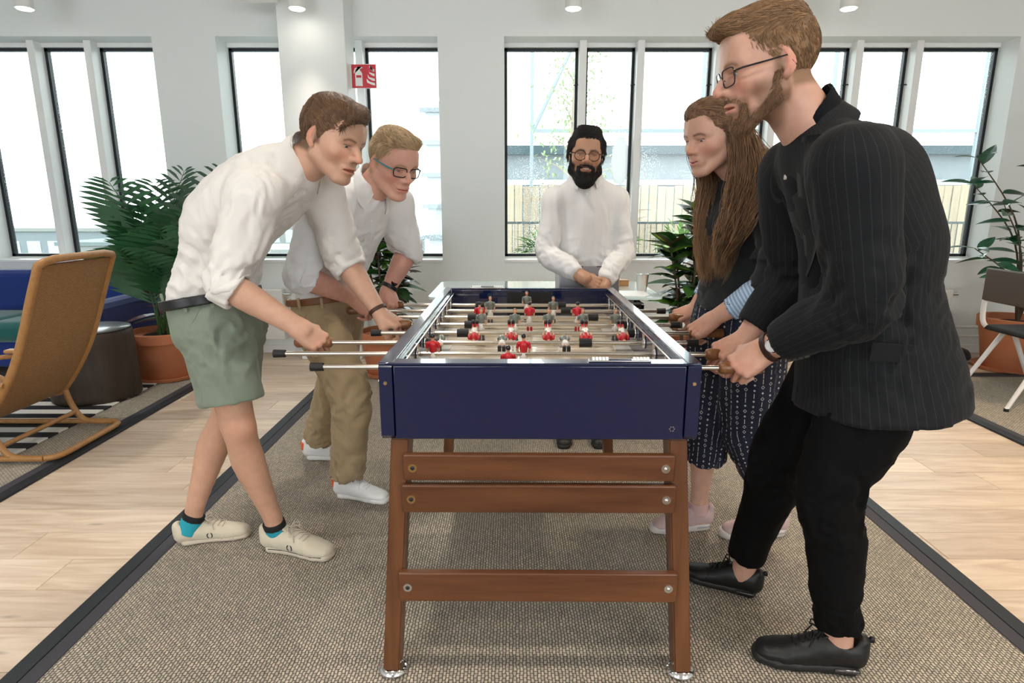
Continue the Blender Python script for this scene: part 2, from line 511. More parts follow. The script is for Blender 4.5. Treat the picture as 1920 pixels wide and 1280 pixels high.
def plank_material():
    m = bpy.data.materials.new('pale_oak_board'); m.use_nodes = True
    nt = m.node_tree; b = nt.nodes['Principled BSDF']; L = nt.links.new
    tc = nt.nodes.new('ShaderNodeTexCoord'); oi = nt.nodes.new('ShaderNodeObjectInfo')
    ad = nt.nodes.new('ShaderNodeVectorMath'); ad.operation = 'ADD'
    cb = nt.nodes.new('ShaderNodeCombineXYZ'); ml = nt.nodes.new('ShaderNodeMath'); ml.operation = 'MULTIPLY'; ml.inputs[1].default_value = 53
    L(oi.outputs['Random'], ml.inputs[0])
    for i in range(3): L(ml.outputs[0], cb.inputs[i])
    L(tc.outputs['Object'], ad.inputs[0]); L(cb.outputs[0], ad.inputs[1])
    mp = nt.nodes.new('ShaderNodeMapping'); mp.inputs['Scale'].default_value = (1.0, 9.0, 9.0); L(ad.outputs[0], mp.inputs[0])
    n1 = nt.nodes.new('ShaderNodeTexNoise'); n1.inputs['Scale'].default_value = 2.2; n1.inputs['Detail'].default_value = 8; n1.inputs['Distortion'].default_value = 1.2
    L(mp.outputs[0], n1.inputs['Vector'])
    r1 = nt.nodes.new('ShaderNodeValToRGB'); e = r1.color_ramp.elements
    e[0].position = 0.3; e[0].color = (0.50, 0.37, 0.265, 1); e[1].position = 0.68; e[1].color = (0.70, 0.57, 0.45, 1)
    L(n1.outputs['Fac'], r1.inputs[0])
    # dark knots and blue-grey checks
    mp2 = nt.nodes.new('ShaderNodeMapping'); mp2.inputs['Scale'].default_value = (1.3, 5.0, 1.0); L(ad.outputs[0], mp2.inputs[0])
    vo = nt.nodes.new('ShaderNodeTexVoronoi'); vo.inputs['Scale'].default_value = 1.7; L(mp2.outputs[0], vo.inputs['Vector'])
    r2 = nt.nodes.new('ShaderNodeValToRGB'); r2.color_ramp.elements[0].position = 0.02; r2.color_ramp.elements[0].color = (1, 1, 1, 1)
    r2.color_ramp.elements[1].position = 0.1; r2.color_ramp.elements[1].color = (0, 0, 0, 1)
    L(vo.outputs['Distance'], r2.inputs[0])
    mk = nt.nodes.new('ShaderNodeMath'); mk.operation = 'MULTIPLY'; L(r2.outputs[0], mk.inputs[0]); L(n1.outputs['Fac'], mk.inputs[1])
    mx = nt.nodes.new('ShaderNodeMix'); mx.data_type = 'RGBA'; L(mk.outputs[0], mx.inputs[0]); L(r1.outputs[0], mx.inputs[6])
    mx.inputs[7].default_value = (0.16, 0.14, 0.13, 1)
    hs = nt.nodes.new('ShaderNodeHueSaturation'); mr = nt.nodes.new('ShaderNodeMapRange')
    L(oi.outputs['Random'], mr.inputs[0]); mr.inputs[3].default_value = 0.84; mr.inputs[4].default_value = 1.14
    L(mr.outputs[0], hs.inputs['Value']); L(mx.outputs[2], hs.inputs['Color']); L(hs.outputs[0], b.inputs['Base Color'])
    b.inputs['Roughness'].default_value = 0.42
    bp = nt.nodes.new('ShaderNodeBump'); bp.inputs['Strength'].default_value = 0.12; bp.inputs['Distance'].default_value = 0.003
    L(n1.outputs['Fac'], bp.inputs['Height']); L(bp.outputs[0], b.inputs['Normal'])
    return m
M_plank = plank_material()
floor = MB().b2((XL, YB, -0.16), (XR, WY+0.3, -0.012)).obj('floor', mat('floor_joint', (0.16, 0.11, 0.07), 0.8))
tag(floor, 'pale oak board floor running across the whole room', 'floor', kind='structure')
plank_meshes = {}
for r in range(24):
    y0 = 0.92 + r*0.19
    if y0 > WY: break
    x = -5.6 + random.random()*1.6 - 1.0
    while x < 5.4:
        ln = random.choice([1.6, 1.9, 2.2])
        if ln not in plank_meshes:
            plank_meshes[ln] = MB().b2((-ln/2+.001, -0.0938, -0.012), (ln/2-.001, 0.0938, 0.0), 0.0015).mesh('floor_board', M_plank)
        x1 = x+ln
        # skip boards wholly under the middle rug
        if not (x > -1.3 and x1 < 1.5 and y0 < 4.6):
            link('floor_board', plank_meshes[ln], floor, ((x+x1)/2, y0+0.095, 0))
        x = x1

def wall_piece(mb, x0, x1, z0, z1): mb.b2((x0, WY, z0), (x1, WY+0.26, z1))
SILL, HEAD = 0.826, 2.618
OPEN = [(-5.9, -2.91), (-2.394, -0.602), (-0.0645, 4.105)]
w = MB()
xs = [XL] + [v for o in OPEN for v in o] + [XR]
for a, b in zip(xs[::2], xs[1::2]): wall_piece(w, a, b, 0, CEIL)
for a, b in OPEN:
    wall_piece(w, a, b, 0, SILL); wall_piece(w, a, b, HEAD, CEIL)
tag(w.obj('wall_back', M_wall, smooth=False), 'white window wall behind the players', 'wall', kind='structure')
tag(MB().b2((XL-.2, YB, 0), (XL, WY, CEIL)).obj('wall_left', M_wall), 'white side wall out of view on the left', 'wall', kind='structure')
tag(MB().b2((XR, YB, 0), (XR+.2, WY, CEIL)).obj('wall_right', M_wall), 'white side wall out of view on the right', 'wall', kind='structure')
tag(MB().b2((XL, YB, CEIL), (XR, WY+.26, CEIL+.15)).obj('ceiling', M_ceil), 'white ceiling carrying the round downlights', 'ceiling', kind='structure')
# wall behind the photographer with two tall openings to the daylight
wf = MB()
for a, b in ((XL, -5.2), (-1.2, 1.2), (5.2, XR)): wf.b2((a, YB-.2, 0), (b, YB, CEIL))
for a, b in ((-5.2, -1.2), (1.2, 5.2)):
    wf.b2((a, YB-.2, 0), (b, YB, 0.9)); wf.b2((a, YB-.2, 2.75), (b, YB, CEIL))
tag(wf.obj('wall_front', M_wall, smooth=False), 'wall with two window openings behind the camera', 'wall', kind='structure')
# column
tag(MB().b2((-1.80, 5.10, 0), (-1.282, WY, CEIL), 0.006).obj('wall_column', M_wall), 'square white column standing before the window wall', 'column', kind='structure')

def glass_material():
    m = bpy.data.materials.new('rain_flecked_glass'); m.use_nodes = True
    nt = m.node_tree; nt.nodes.clear(); L = nt.links.new
    out = nt.nodes.new('ShaderNodeOutputMaterial'); tr = nt.nodes.new('ShaderNodeBsdfTransparent'); gl = nt.nodes.new('ShaderNodeBsdfGlossy')
    tr.inputs[0].default_value = (0.93, 0.97, 0.96, 1); gl.inputs['Roughness'].default_value = 0.01
    fr = nt.nodes.new('ShaderNodeFresnel'); fr.inputs[0].default_value = 1.4
    m1 = nt.nodes.new('ShaderNodeMixShader'); L(fr.outputs[0], m1.inputs[0]); L(tr.outputs[0], m1.inputs[1]); L(gl.outputs[0], m1.inputs[2])
    tc = nt.nodes.new('ShaderNodeTexCoord'); vo = nt.nodes.new('ShaderNodeTexVoronoi'); vo.inputs['Scale'].default_value = 75
    L(tc.outputs['Object'], vo.inputs['Vector'])
    no = nt.nodes.new('ShaderNodeTexNoise'); no.inputs['Scale'].default_value = 1.6; no.inputs['Detail'].default_value = 3; L(tc.outputs['Object'], no.inputs['Vector'])
    lt = nt.nodes.new('ShaderNodeMath'); lt.operation = 'LESS_THAN'
    ml = nt.nodes.new('ShaderNodeMath'); ml.operation = 'MULTIPLY_ADD'; ml.inputs[1].default_value = 0.9; ml.inputs[2].default_value = -0.30
    L(no.outputs['Fac'], ml.inputs[0]); L(vo.outputs['Distance'], lt.inputs[0]); L(ml.outputs[0], lt.inputs[1])
    sc2 = nt.nodes.new('ShaderNodeMath'); sc2.operation = 'MULTIPLY'; sc2.inputs[1].default_value = 0.45; L(lt.outputs[0], sc2.inputs[0])
    tl = nt.nodes.new('ShaderNodeBsdfTranslucent'); tl.inputs[0].default_value = (0.95, 0.97, 0.97, 1)
    m2 = nt.nodes.new('ShaderNodeMixShader'); L(sc2.outputs[0], m2.inputs[0]); L(m1.outputs[0], m2.inputs[1]); L(tl.outputs[0], m2.inputs[2])
    L(m2.outputs[0], out.inputs[0])
    return m
M_glass = glass_material()
GY = 5.60
def window(n, x0, x1, posts, label):
    root = empty('window_%d' % n, ((x0+x1)/2, WY, SILL), label, 'window'); root['kind'] = 'structure'
    off = A((x0+x1)/2, WY, SILL)
    def put(mb, name, m): return mb.obj(name, m, root, -off)
    edges = [x0] + posts + [x1]
    for p in posts: put(MB().b2((p-.03, GY-.13, SILL), (p+.03, GY+.06, HEAD), .003), 'mullion', M_frame_w)
    put(MB().b2((x0, GY-.04, HEAD-.035), (x1, GY+.06, HEAD), .003), 'head_rail', M_frame_w)
    put(MB().b2((x0, GY-.04, SILL), (x1, GY+.06, SILL+.012), .003), 'bottom_rail', M_frame_w)
    for a, b in zip(edges[:-1], edges[1:]):
        a2 = a+(.03 if a != x0 else 0); b2 = b-(.03 if b != x1 else 0)
        g = .024
        f = MB()
        f.b2((a2, GY-.012, SILL+.012), (a2+g, GY+.03, HEAD-.035)); f.b2((b2-g, GY-.012, SILL+.012), (b2, GY+.03, HEAD-.035))
        f.b2((a2, GY-.012, HEAD-.035-g), (b2, GY+.03, HEAD-.035)); f.b2((a2, GY-.012, SILL+.012), (b2, GY+.03, SILL+.012+g))
        fo = put(f, 'sash_frame', M_frame_b)
        MB().b2((a2+g, GY+.006, SILL+.012+g), (b2-g, GY+.012, HEAD-.035-g)).obj('pane', M_glass, fo)
        if n == 3 and b != x1:   # stay hooks near the top of each sash
            MB().tube([(b2-.03, GY-.015, HEAD-.33), (b2-.005, GY-.05, HEAD-.33), (b2+.02, GY-.06, HEAD-.345)], .005, 6).obj('stay_hook', M_frame_b, fo)
    sl = MB().b2((x0-.0, WY-.012, SILL-.022), (x1+.0, GY-.03, SILL+.001), .003)
    put(sl, 'window_sill', M_frame_w)
    return root
window(1, *OPEN[0], [-5.15, -4.55, -3.98, -3.51], 'wide window group at the far left with slanting white mullions')
window(2, *OPEN[1], [-1.72, -1.27], 'window group passing behind the white column')
window(3, *OPEN[2], [.59, 1.07, 1.72, 2.2, 2.88, 3.375], 'widest window group behind the bearded man, looking onto a plank fence')

# white ragged oval painted on a pane, standing in for a lamp reflection
m_refl = bpy.data.materials.new('translucent_reflection_white'); m_refl.use_nodes = True
_n = m_refl.node_tree; _n.nodes.clear(); _o = _n.nodes.new('ShaderNodeOutputMaterial'); _t = _n.nodes.new('ShaderNodeBsdfTranslucent'); _t.inputs[0].default_value = (.95, .96, .96, 1)
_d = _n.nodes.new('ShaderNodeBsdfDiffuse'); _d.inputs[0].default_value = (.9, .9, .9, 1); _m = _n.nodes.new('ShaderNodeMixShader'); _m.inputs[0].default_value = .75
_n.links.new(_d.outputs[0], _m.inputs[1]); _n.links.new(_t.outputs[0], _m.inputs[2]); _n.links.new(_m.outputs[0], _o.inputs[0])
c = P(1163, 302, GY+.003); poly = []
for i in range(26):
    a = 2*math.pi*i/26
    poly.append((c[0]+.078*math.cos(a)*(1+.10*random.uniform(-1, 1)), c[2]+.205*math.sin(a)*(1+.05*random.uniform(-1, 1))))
refl = MB().prism(poly, 1, GY+.001, GY+.005).obj('window_decal', m_refl, smooth=False)
tag(refl, 'white ragged oval painted as a lamp reflection on the pane right of the bearded man', 'decal')

# radiators under the windows
M_rad = mat('radiator_enamel', (0.84, 0.84, 0.81), 0.35)
def radiator(x0, x1, label):
    r = empty('radiator', ((x0+x1)/2, WY-.085, 0.14), label, 'radiator', 'panel radiators')
    w_ = (x1-x0)/2
    MB().b2((-w_, -.035, 0), (w_, .035, .44), .008).obj('panel', M_rad, r)
    MB().cyl((w_-.02, 0, .40), (w_+.06, 0, .40), .016).obj('valve', mat('chrome', (.75, .75, .76), .12, 1.0), r)
    MB().b2((-w_+.2, .03, .1), (-w_+.26, .083, .34)).obj('bracket', M_rad, r)
    MB().b2((w_-.26, .03, .1), (w_-.2, .083, .34)).obj('bracket', M_rad, r)
radiator(-3.0, -1.98, 'white panel radiator under the window left of the column')
radiator(2.3, 3.80, 'white panel radiator under the wide window at the right')
pr = MB()
for z in (.16, .24): pr.tube([(3.9, WY-.05, z), (6.1, WY-.05, z)], .013, 8)
tag(pr.obj('heating_pipe', M_rad), 'pair of thin white heating pipes along the right wall', 'pipe')
for nm, a, b in (('baseboard_left', -6.1, -1.8), ('baseboard_right', -1.28, 6.1)):
    tag(MB().b2((a, WY-.014, 0), (b, WY, .07), .002).obj(nm, M_frame_w), 'low white baseboard along the window wall', 'baseboard', kind='structure')

# ceiling pipe with a red sprinkler valve
pp = empty('sprinkler_pipe', P(470, 2, 5.0), 'white ceiling pipe with a red valve left of the column', 'pipe')
o = P(470, 2, 5.0); a = P(436, -4, 5.0)-o; b = P(519, -4, 5.0)-o
MB().tube([a, lerp(a, b, .5)+A(0, 0, -.004), b], .03, 12).obj('tube', M_frame_w, pp)
MB().cyl(a+A(-.07, 0, .01), a+A(-.005, 0, .01), .016).obj('valve', mat('valve_red', (.45, .02, .03), .4), pp)
MB().cyl(a+A(.1, 0, .0), a+A(.1, 0, CEIL-o[2]), .008).obj('hanger', M_frame_w, pp)

# ------------------------------------------------------------------ downlights
M_lampw = mat('lamp_white', (.88, .87, .85), .4)
M_lamp_on = mat('lamp_lit_disc', (1, 1, 1), .5, emit=((1.0, .93, .82), 14.0))
def downlight(x, y, zb, energy, color, label, seen):
    r = empty('downlight', (x, y, zb), label, 'ceiling light', 'round ceiling downlights')
    MB().lathe([(.052, .0), (.06, .0), (.06, CEIL-zb), (.0, CEIL-zb)][:3]+[(.001, CEIL-zb)]).obj('housing', M_lampw, r)
    MB().lathe([(.001, -.006), (.050, -.006), (.052, -.002), (.052, .0), (.001, .0)]).obj('lit_disc', M_lamp_on, r)
    l = bpy.data.lights.new('downlight_beam', 'SPOT'); l.energy = energy; l.color = color; l.spot_size = math.radians(62 if seen else 125)
    l.spot_blend = .9; l.shadow_soft_size = .05
    lo = bpy.data.objects.new('downlight_beam', l); COL.objects.link(lo); lo.parent = r; lo.location = (0, 0, -.02)
names = ['above the left window group', 'in front of the white column', 'above the bearded man', 'above the bespectacled man in the suit jacket']
for i, x in enumerate((-3.56, -1.57, .4476, 2.46)):
    wc = lerp(A(1, .93, .84), A(1, .80, .58), i/3)
    downlight(x, 4.9, 2.69, 20, wc, 'white cylinder downlight hanging ' + names[i], True)
for j, y in enumerate((2.9, 0.9, -1.1)):
    for i, x in enumerate((-2.6, -.55, 1.45, 3.4)):
        downlight(x, y, 2.72, (50, 50, 50, 85)[i], (A(1, .95, .88), A(1, .92, .82), A(1, .86, .68), A(1, .72, .45))[i],
                  'white cylinder downlight out of view over the %s, %s' % (('rug', 'camera', 'room behind')[j], ('far left', 'left', 'right', 'far right')[i]), False)

# ------------------------------------------------------------------ rugs
def rug_material():
    m = bpy.data.materials.new('woven_sisal'); m.use_nodes = True
    nt = m.node_tree; b = nt.nodes['Principled BSDF']; L = nt.links.new
    tc = nt.nodes.new('ShaderNodeTexCoord')
    mp = nt.nodes.new('ShaderNodeMapping'); L(tc.outputs['Object'], mp.inputs[0]); mp.inputs['Rotation'].default_value = (0, 0, math.radians(90))
    br = nt.nodes.new('ShaderNodeTexBrick')
    nz = nt.nodes.new('ShaderNodeTexNoise'); nz.inputs['Scale'].default_value = 45; L(tc.outputs['Object'], nz.inputs['Vector'])
    va = nt.nodes.new('ShaderNodeVectorMath'); va.operation = 'MULTIPLY_ADD'; L(nz.outputs['Color'], va.inputs[0]); va.inputs[1].default_value = (.009, .009, 0); L(mp.outputs[0], va.inputs[2])
    L(va.outputs[0], br.inputs['Vector'])
    br.inputs['Scale'].default_value = 1.0; br.inputs['Brick Width'].default_value = .0165; br.inputs['Row Height'].default_value = .0098
    br.inputs['Mortar Size'].default_value = .0022; br.inputs['Mortar Smooth'].default_value = .9; br.inputs['Bias'].default_value = .0
    br.inputs['Color1'].default_value = (.57, .485, .37, 1); br.inputs['Color2'].default_value = (.39, .355, .29, 1); br.inputs['Mortar'].default_value = (.12, .085, .06, 1)
    no = nt.nodes.new('ShaderNodeTexNoise'); no.inputs['Scale'].default_value = 240; L(tc.outputs['Object'], no.inputs['Vector'])
    mx = nt.nodes.new('ShaderNodeMix'); mx.data_type = 'RGBA'; mx.blend_type = 'OVERLAY'; mx.inputs[0].default_value = .25
    L(br.outputs['Color'], mx.inputs[6]); L(no.outputs['Color'], mx.inputs[7])
    hs = nt.nodes.new('ShaderNodeHueSaturation'); hs.inputs['Saturation'].default_value = .85; L(mx.outputs[2], hs.inputs['Color'])
    L(hs.outputs[0], b.inputs['Base Color']); b.inputs['Roughness'].default_value = .85; b.inputs['Specular IOR Level'].default_value = .2
    inv = nt.nodes.new('ShaderNodeMath'); inv.operation = 'SUBTRACT'; inv.inputs[0].default_value = 1.0; L(br.outputs['Fac'], inv.inputs[1])
    bp = nt.nodes.new('ShaderNodeBump'); bp.inputs['Strength'].default_value = .8; bp.inputs['Distance'].default_value = .004
    L(inv.outputs[0], bp.inputs['Height']); L(bp.outputs[0], b.inputs['Normal'])
    return m
M_rug = rug_material()
M_bind1 = mat('rug_binding_black', (.012, .015, .02), .6, bump=(300, .2, .002))
M_bind2 = mat('rug_binding_charcoal', (.045, .043, .052), .8, bump=(300, .3, .002))
def rug(x0, x1, y0, y1, label, w=.105):
    r = empty('rug', ((x0+x1)/2, (y0+y1)/2, 0), label, 'rug', 'woven rugs with dark binding')
    cx, cy = (x0+x1)/2, (y0+y1)/2; hx, hy = (x1-x0)/2, (y1-y0)/2
    MB().b2((-hx+w, -hy+w, .0), (hx-w, hy-w, .009)).obj('weave', M_rug, r)
    def strip(n, o, i, m, z):
        for a, b in (((-hx+o, -hy+o), (-hx+i, hy-o)), ((hx-i, -hy+o), (hx-o, hy-o)), ((-hx+i, -hy+o), (hx-i, -hy+i)), ((-hx+i, hy-i), (hx-i, hy-o))):
            MB().b2((*a, 0), (*b, z), .003).obj(n, m, r)
    strip('outer_binding', 0, w*.52, M_bind1, .014); strip('inner_binding', w*.52, w, M_bind2, .012)
rug(-1.41, 1.60, .55, 4.75, 'large sisal rug with dark binding under the football table')
rug(-5.6, -2.27, 1.9, 4.9, 'sisal rug with dark binding under the rattan armchair')
rug(2.80, 5.9, 1.6, 4.62, 'sisal rug with dark binding under the white chair')
sr = empty('striped_rug', (-3.35, 3.72, .011), 'black and white striped rug beneath the rattan armchair', 'rug')
mb_, mw_ = mat('rug_stripe_black', (.012, .012, .014), .9, bump=(200, .4, .003)), mat('rug_stripe_white', (.68, .66, .62), .9, bump=(200, .4, .003))
for i in range(18):
    MB().b2((-.75, -.72+i*.08, 0), (.75, -.64+i*.08, .008), .001).obj('stripe', mb_ if i % 2 else mw_, sr)

# ------------------------------------------------------------------ safety sign on the column
sg = empty('fire_extinguisher_sign', (-1.282, 5.2, 2.06), 'red square fire extinguisher sign projecting from the column', 'sign')
m_red = mat('sign_red', (.62, .03, .05), .35); m_wht = mat('sign_white', (.9, .9, .88), .4)
q0 = P(660, 166, 5.2); q1 = P(705, 120, 5.2); o = A(-1.282, 5.2, 2.06)
q0 = q0-o; q1 = q1-o; W_, H_ = q1[0]-q0[0], q1[2]-q0[2]
MB().b2((q0[0]+.004, -.003, q0[2]+.004), (q1[0]-.004, .003, q1[2]-.004), .001).obj('plate', m_red, sg)
MB().b2((q0[0], -.002, q0[2]), (q1[0], .002, q1[2]), .001).obj('white_border', m_wht, sg)
MB().b2((-.004, -.006, q0[2]), (.012, .006, q1[2]), .001).obj('wall_flange', m_wht, sg)
def sp(u, v): return (q0[0]+u*W_, q0[2]+v*H_)
MB().prism([sp(.16, .1), sp(.44, .1), sp(.44, .62), sp(.38, .72), sp(.22, .72), sp(.16, .62)], 1, -.005, -.003).obj('cylinder_symbol', m_wht, sg, smooth=False)
MB().prism([sp(.2, .44), sp(.4, .44), sp(.4, .54), sp(.2, .54)], 1, -.0062, -.005).obj('cylinder_label', m_red, sg, smooth=False)
MB().prism([sp(.25, .72), sp(.35, .72), sp(.36, .8), sp(.46, .84), sp(.44, .89), sp(.3, .86), sp(.2, .78), sp(.14, .62), sp(.1, .62), sp(.14, .8), sp(.24, .88)], 1, -.005, -.003).obj('hose_symbol', m_wht, sg, smooth=False)
for k, (v0, s_) in enumerate(((.12, 1), (.3, .95), (.5, .85), (.68, .7))):
    MB().prism([sp(.93, v0), sp(.93-.1*s_, v0+.02), sp(.62+.05*k, v0+.12), sp(.60+.05*k, v0+.28), sp(.72, v0+.16), sp(.93, v0+.1)], 1, -.005, -.003).obj('flame_symbol', m_wht, sg, smooth=False)
# ------------------------------------------------------------------ football table
M_navy = mat('navy_gloss_lacquer', (.001, .008, .05), .14, coat=1.0, coatrough=.02, spec=.6)
M_navy_in = mat('navy_inner_lacquer', (.004, .012, .055), .25, coat=.5)
def wood_mat(name, c1, c2, axis, rough=.38):
    s_ = [18.0, 18.0, 18.0]; s_[axis] = 1.4
    return mat(name, c1, rough, noise=(1.6, c2, .2), stretch=tuple(s_), coat=.15, coatrough=.2, rnd=.08, bump=(3.0, .06, .002))
M_iroko_z = wood_mat('iroko_upright', (.095, .033, .012), (.185, .072, .027), 2)
M_iroko_x = wood_mat('iroko_crosspiece', (.075, .024, .009), (.165, .060, .022), 0)
M_chrome = mat('chrome', (.75, .75, .76), .12, 1.0)
M_rod = mat('brushed_steel_rod', (.62, .57, .50), .24, 1.0)
M_brass = mat('brass_bolt', (.72, .52, .26), .25, 1.0)
M_rubber = mat('black_rubber', (.01, .01, .011), .55)
M_handle = mat('turned_walnut', (.17, .062, .024), .32, noise=(6, (.30, .13, .05), .2), stretch=(1.2, 9, 9), coat=.2, rnd=.12)
M_field = mat('cream_playfield', (.60, .52, .40), .25, coat=.3)
M_line = mat('field_line_white', (.78, .76, .70), .3)
M_grey_sq = mat('field_mark_grey', (.33, .30, .27), .3)
TW, TL, TH, TB = .80, 1.44, .90, .705
tb = empty('football_table', (.0685, 1.466, 0), 'navy blue lacquered table football with slatted wooden legs', 'football table', rz=math.radians(-.5))
# side panels with chamfered ends
for s in (-1, 1):
    x0, x1 = sorted((s*.4, s*.367))
    MB().prism([(0, TB+.012), (.012, TB), (TL-.012, TB), (TL, TB+.012), (TL, TH-.004), (TL-.004, TH), (.004, TH), (0, TH-.004)], 0, x0, x1).obj('side_panel', M_navy, tb)
    sid = MB().box((s*.3835, TL/2, TH+.0035), (.035, TL-.004, .007), .0025).obj('top_rail', M_navy, tb)
    for yy in (.014,):
        MB().cyl((s*.4, yy, .856), (s*.4035, yy, .856), .005).cyl((s*.384, .0, .855), (s*.384, -.003, .855), .0045).obj('screw', M_brass, tb)
# end panels
for e in (0, 1):
    y0 = .004 if e == 0 else TL-.034
    MB().b2((-.366, y0, TB), (.366, y0+.03, TH), .004).obj('end_panel', M_navy, tb)
    MB().b2((-.366, y0-.002+(.0 if e == 0 else .004), TH-.0005), (.366, y0+.045-(.013 if e else 0), TH+.006), .002).obj('end_rail', M_navy, tb)
FZ = .775
MB().b2((-.366, .03, FZ-.03), (.366, TL-.03, FZ)).obj('playfield', M_field, tb)
MB().b2((-.366, TL/2-.004, FZ), (.366, TL/2+.004, FZ+.0006)).obj('halfway_line', M_line, tb)
MB().tube([(.1*math.cos(t), TL/2+.1*math.sin(t), FZ) for t in np.linspace(0, 2*math.pi, 33)[:-1]], .0035, 4, True).obj('centre_circle', M_line, tb)
for e in (0, 1):
    y = .03 if e == 0 else TL-.03; d_ = 1 if e == 0 else -1
    pb = [(-.22, y), (-.22, y+d_*.264), (.22, y+d_*.264), (.22, y)]
    MB().tube([(px_, py_, FZ-.001) for px_, py_ in pb], .004, 4).obj('penalty_line', M_line, tb)
# corner ramps and light/dark edge pads on the field
for sx in (-1, 1):
    for yy, m in ((.36, M_grey_sq), (.44, M_line), (.66, M_grey_sq), (.74, M_line), (.98, M_grey_sq), (1.06, M_line)):
        MB().b2((sx*.365, yy-.035, FZ), (sx*.30, yy+.035, FZ+.003)).obj('field_pad', m, tb)
    for yy in (.03, TL-.03):
        d_ = 1 if yy < .5 else -1
        MB().prism([(sx*.366, yy), (sx*.20, yy), (sx*.366, yy+d_*.16)], 2, FZ, FZ+.012).obj('corner_ramp', M_field, tb, smooth=False)
# inner side lining + clear strip with steel edge
for s in (-1, 1):
    MB().b2((s*.3665, .035, FZ), (s*.360, TL-.035, TH-.012)).obj('inner_lining', M_navy_in, tb)
    MB().tube([(s*.352, .04, TH-.014), (s*.352, TL-.04, TH-.014)], .0028, 6).obj('edge_wire', M_chrome, tb)
# goals
for e in (0, 1):
    y = .0345 if e == 0 else TL-.0345
    MB().b2((-.105, y-.001, FZ), (.105, y+.001, TH-.012)).obj('goal_mouth', mat('goal_dark', (.006, .005, .006), .6), tb)
# score counters
def counter(x, y, nm):
    c_ = MB().b2((x-.078, y-.012, TH+.006), (x+.078, y+.012, TH+.011), .002).obj('score_counter', M_chrome, tb)
    MB().b2((x-.03, y-.006, TH+.011), (x+.03, y+.006, TH+.0125)).obj('counter_slot', M_navy_in, c_)
    for i in range(10):
        xx = x+(-.068+.0085*i if i < 5 else .034+.0085*(i-5))
        MB().cyl((xx, y, TH+.011), (xx+.006, y, TH+.011), .0065, seg=10).obj('bead', m_wht, c_)
    MB().tube([(x-.074, y, TH+.012), (x+.074, y, TH+.012)], .002, 6).obj('counter_wire', M_chrome, c_)
counter(.20, .024, 'near'); counter(-.20, TL-.022, 'far')
mk = MB()
for k in range(6):
    a = k*1.047; mk.b2((.336+.006*math.cos(a)-.0015, .0030, .735+.006*math.sin(a)-.0015), (.336+.006*math.cos(a)+.0015, .0042, .735+.006*math.sin(a)+.0015))
mk.obj('maker_mark', M_chrome, tb)
# legs
LEGX = [(-.355, -.402), (.355, .402)]
pad_me = MB().lathe([(.014, .024), (.030, .021), (.041, .012), (.042, .007), (.036, .0)][::-1], seg=24).mesh('foot_pad', M_chrome)
for e in (0, 1):
    yt = .045 if e == 0 else TL-.045
    yb = .02 if e == 0 else TL-.02
    for (xt, xb) in LEGX:
        b = bmesh.new(); hw, hd = .024, .035
        top = [b.verts.new((xt+dx*hw, yt+dy*hd, TB)) for dx, dy in ((-1, -1), (1, -1), (1, 1), (-1, 1))]
        bot = [b.verts.new((xb+dx*hw*.95, yb+dy*hd*.9, .031)) for dx, dy in ((-1, -1), (1, -1), (1, 1), (-1, 1))]
        b.faces.new(top); b.faces.new(bot[::-1])
        for k in range(4): b.faces.new((bot[k], bot[(k+1) % 4], top[(k+1) % 4], top[k]))
        bmesh.ops.bevel(b, geom=list(b.edges), offset=.004, segments=2, affect='EDGES')
        mbx = MB(); mbx.bm.free(); mbx.bm = b
        lg = mbx.obj('leg', M_iroko_z, tb)
        po = link('foot_pad', pad_me, lg, (xb, yb-.0, .0095))
    dirn = -1 if e == 0 else 1
    for z0, z1 in ((.597, .668), (.509, .586), (.255, .34)):
        t = 1-((z0+z1)/2)/TB; hx = lerp(.355, .402, t)+.004
        y = lerp(yt, yb, t)+dirn*.040
        sl = MB().box((0, y, (z0+z1)/2), (2*hx-.034, .022, z1-z0), .004).obj('cross_slat', M_iroko_x, tb)
        for sx in (-1, 1):
            MB().cyl((sx*(hx-.041), y+dirn*.009, (z0+z1)/2), (sx*(hx-.041), y+dirn*.0135, (z0+z1)/2), .0115, seg=20).obj('bolt_washer', M_brass if (sx < 0 and z0 > .5) else M_chrome, sl)
            MB().sph((sx*(hx-.041), y+dirn*.0125, (z0+z1)/2), (.006, .005, .006), 2).obj('bolt', M_rubber if sx < 0 else M_chrome, sl)
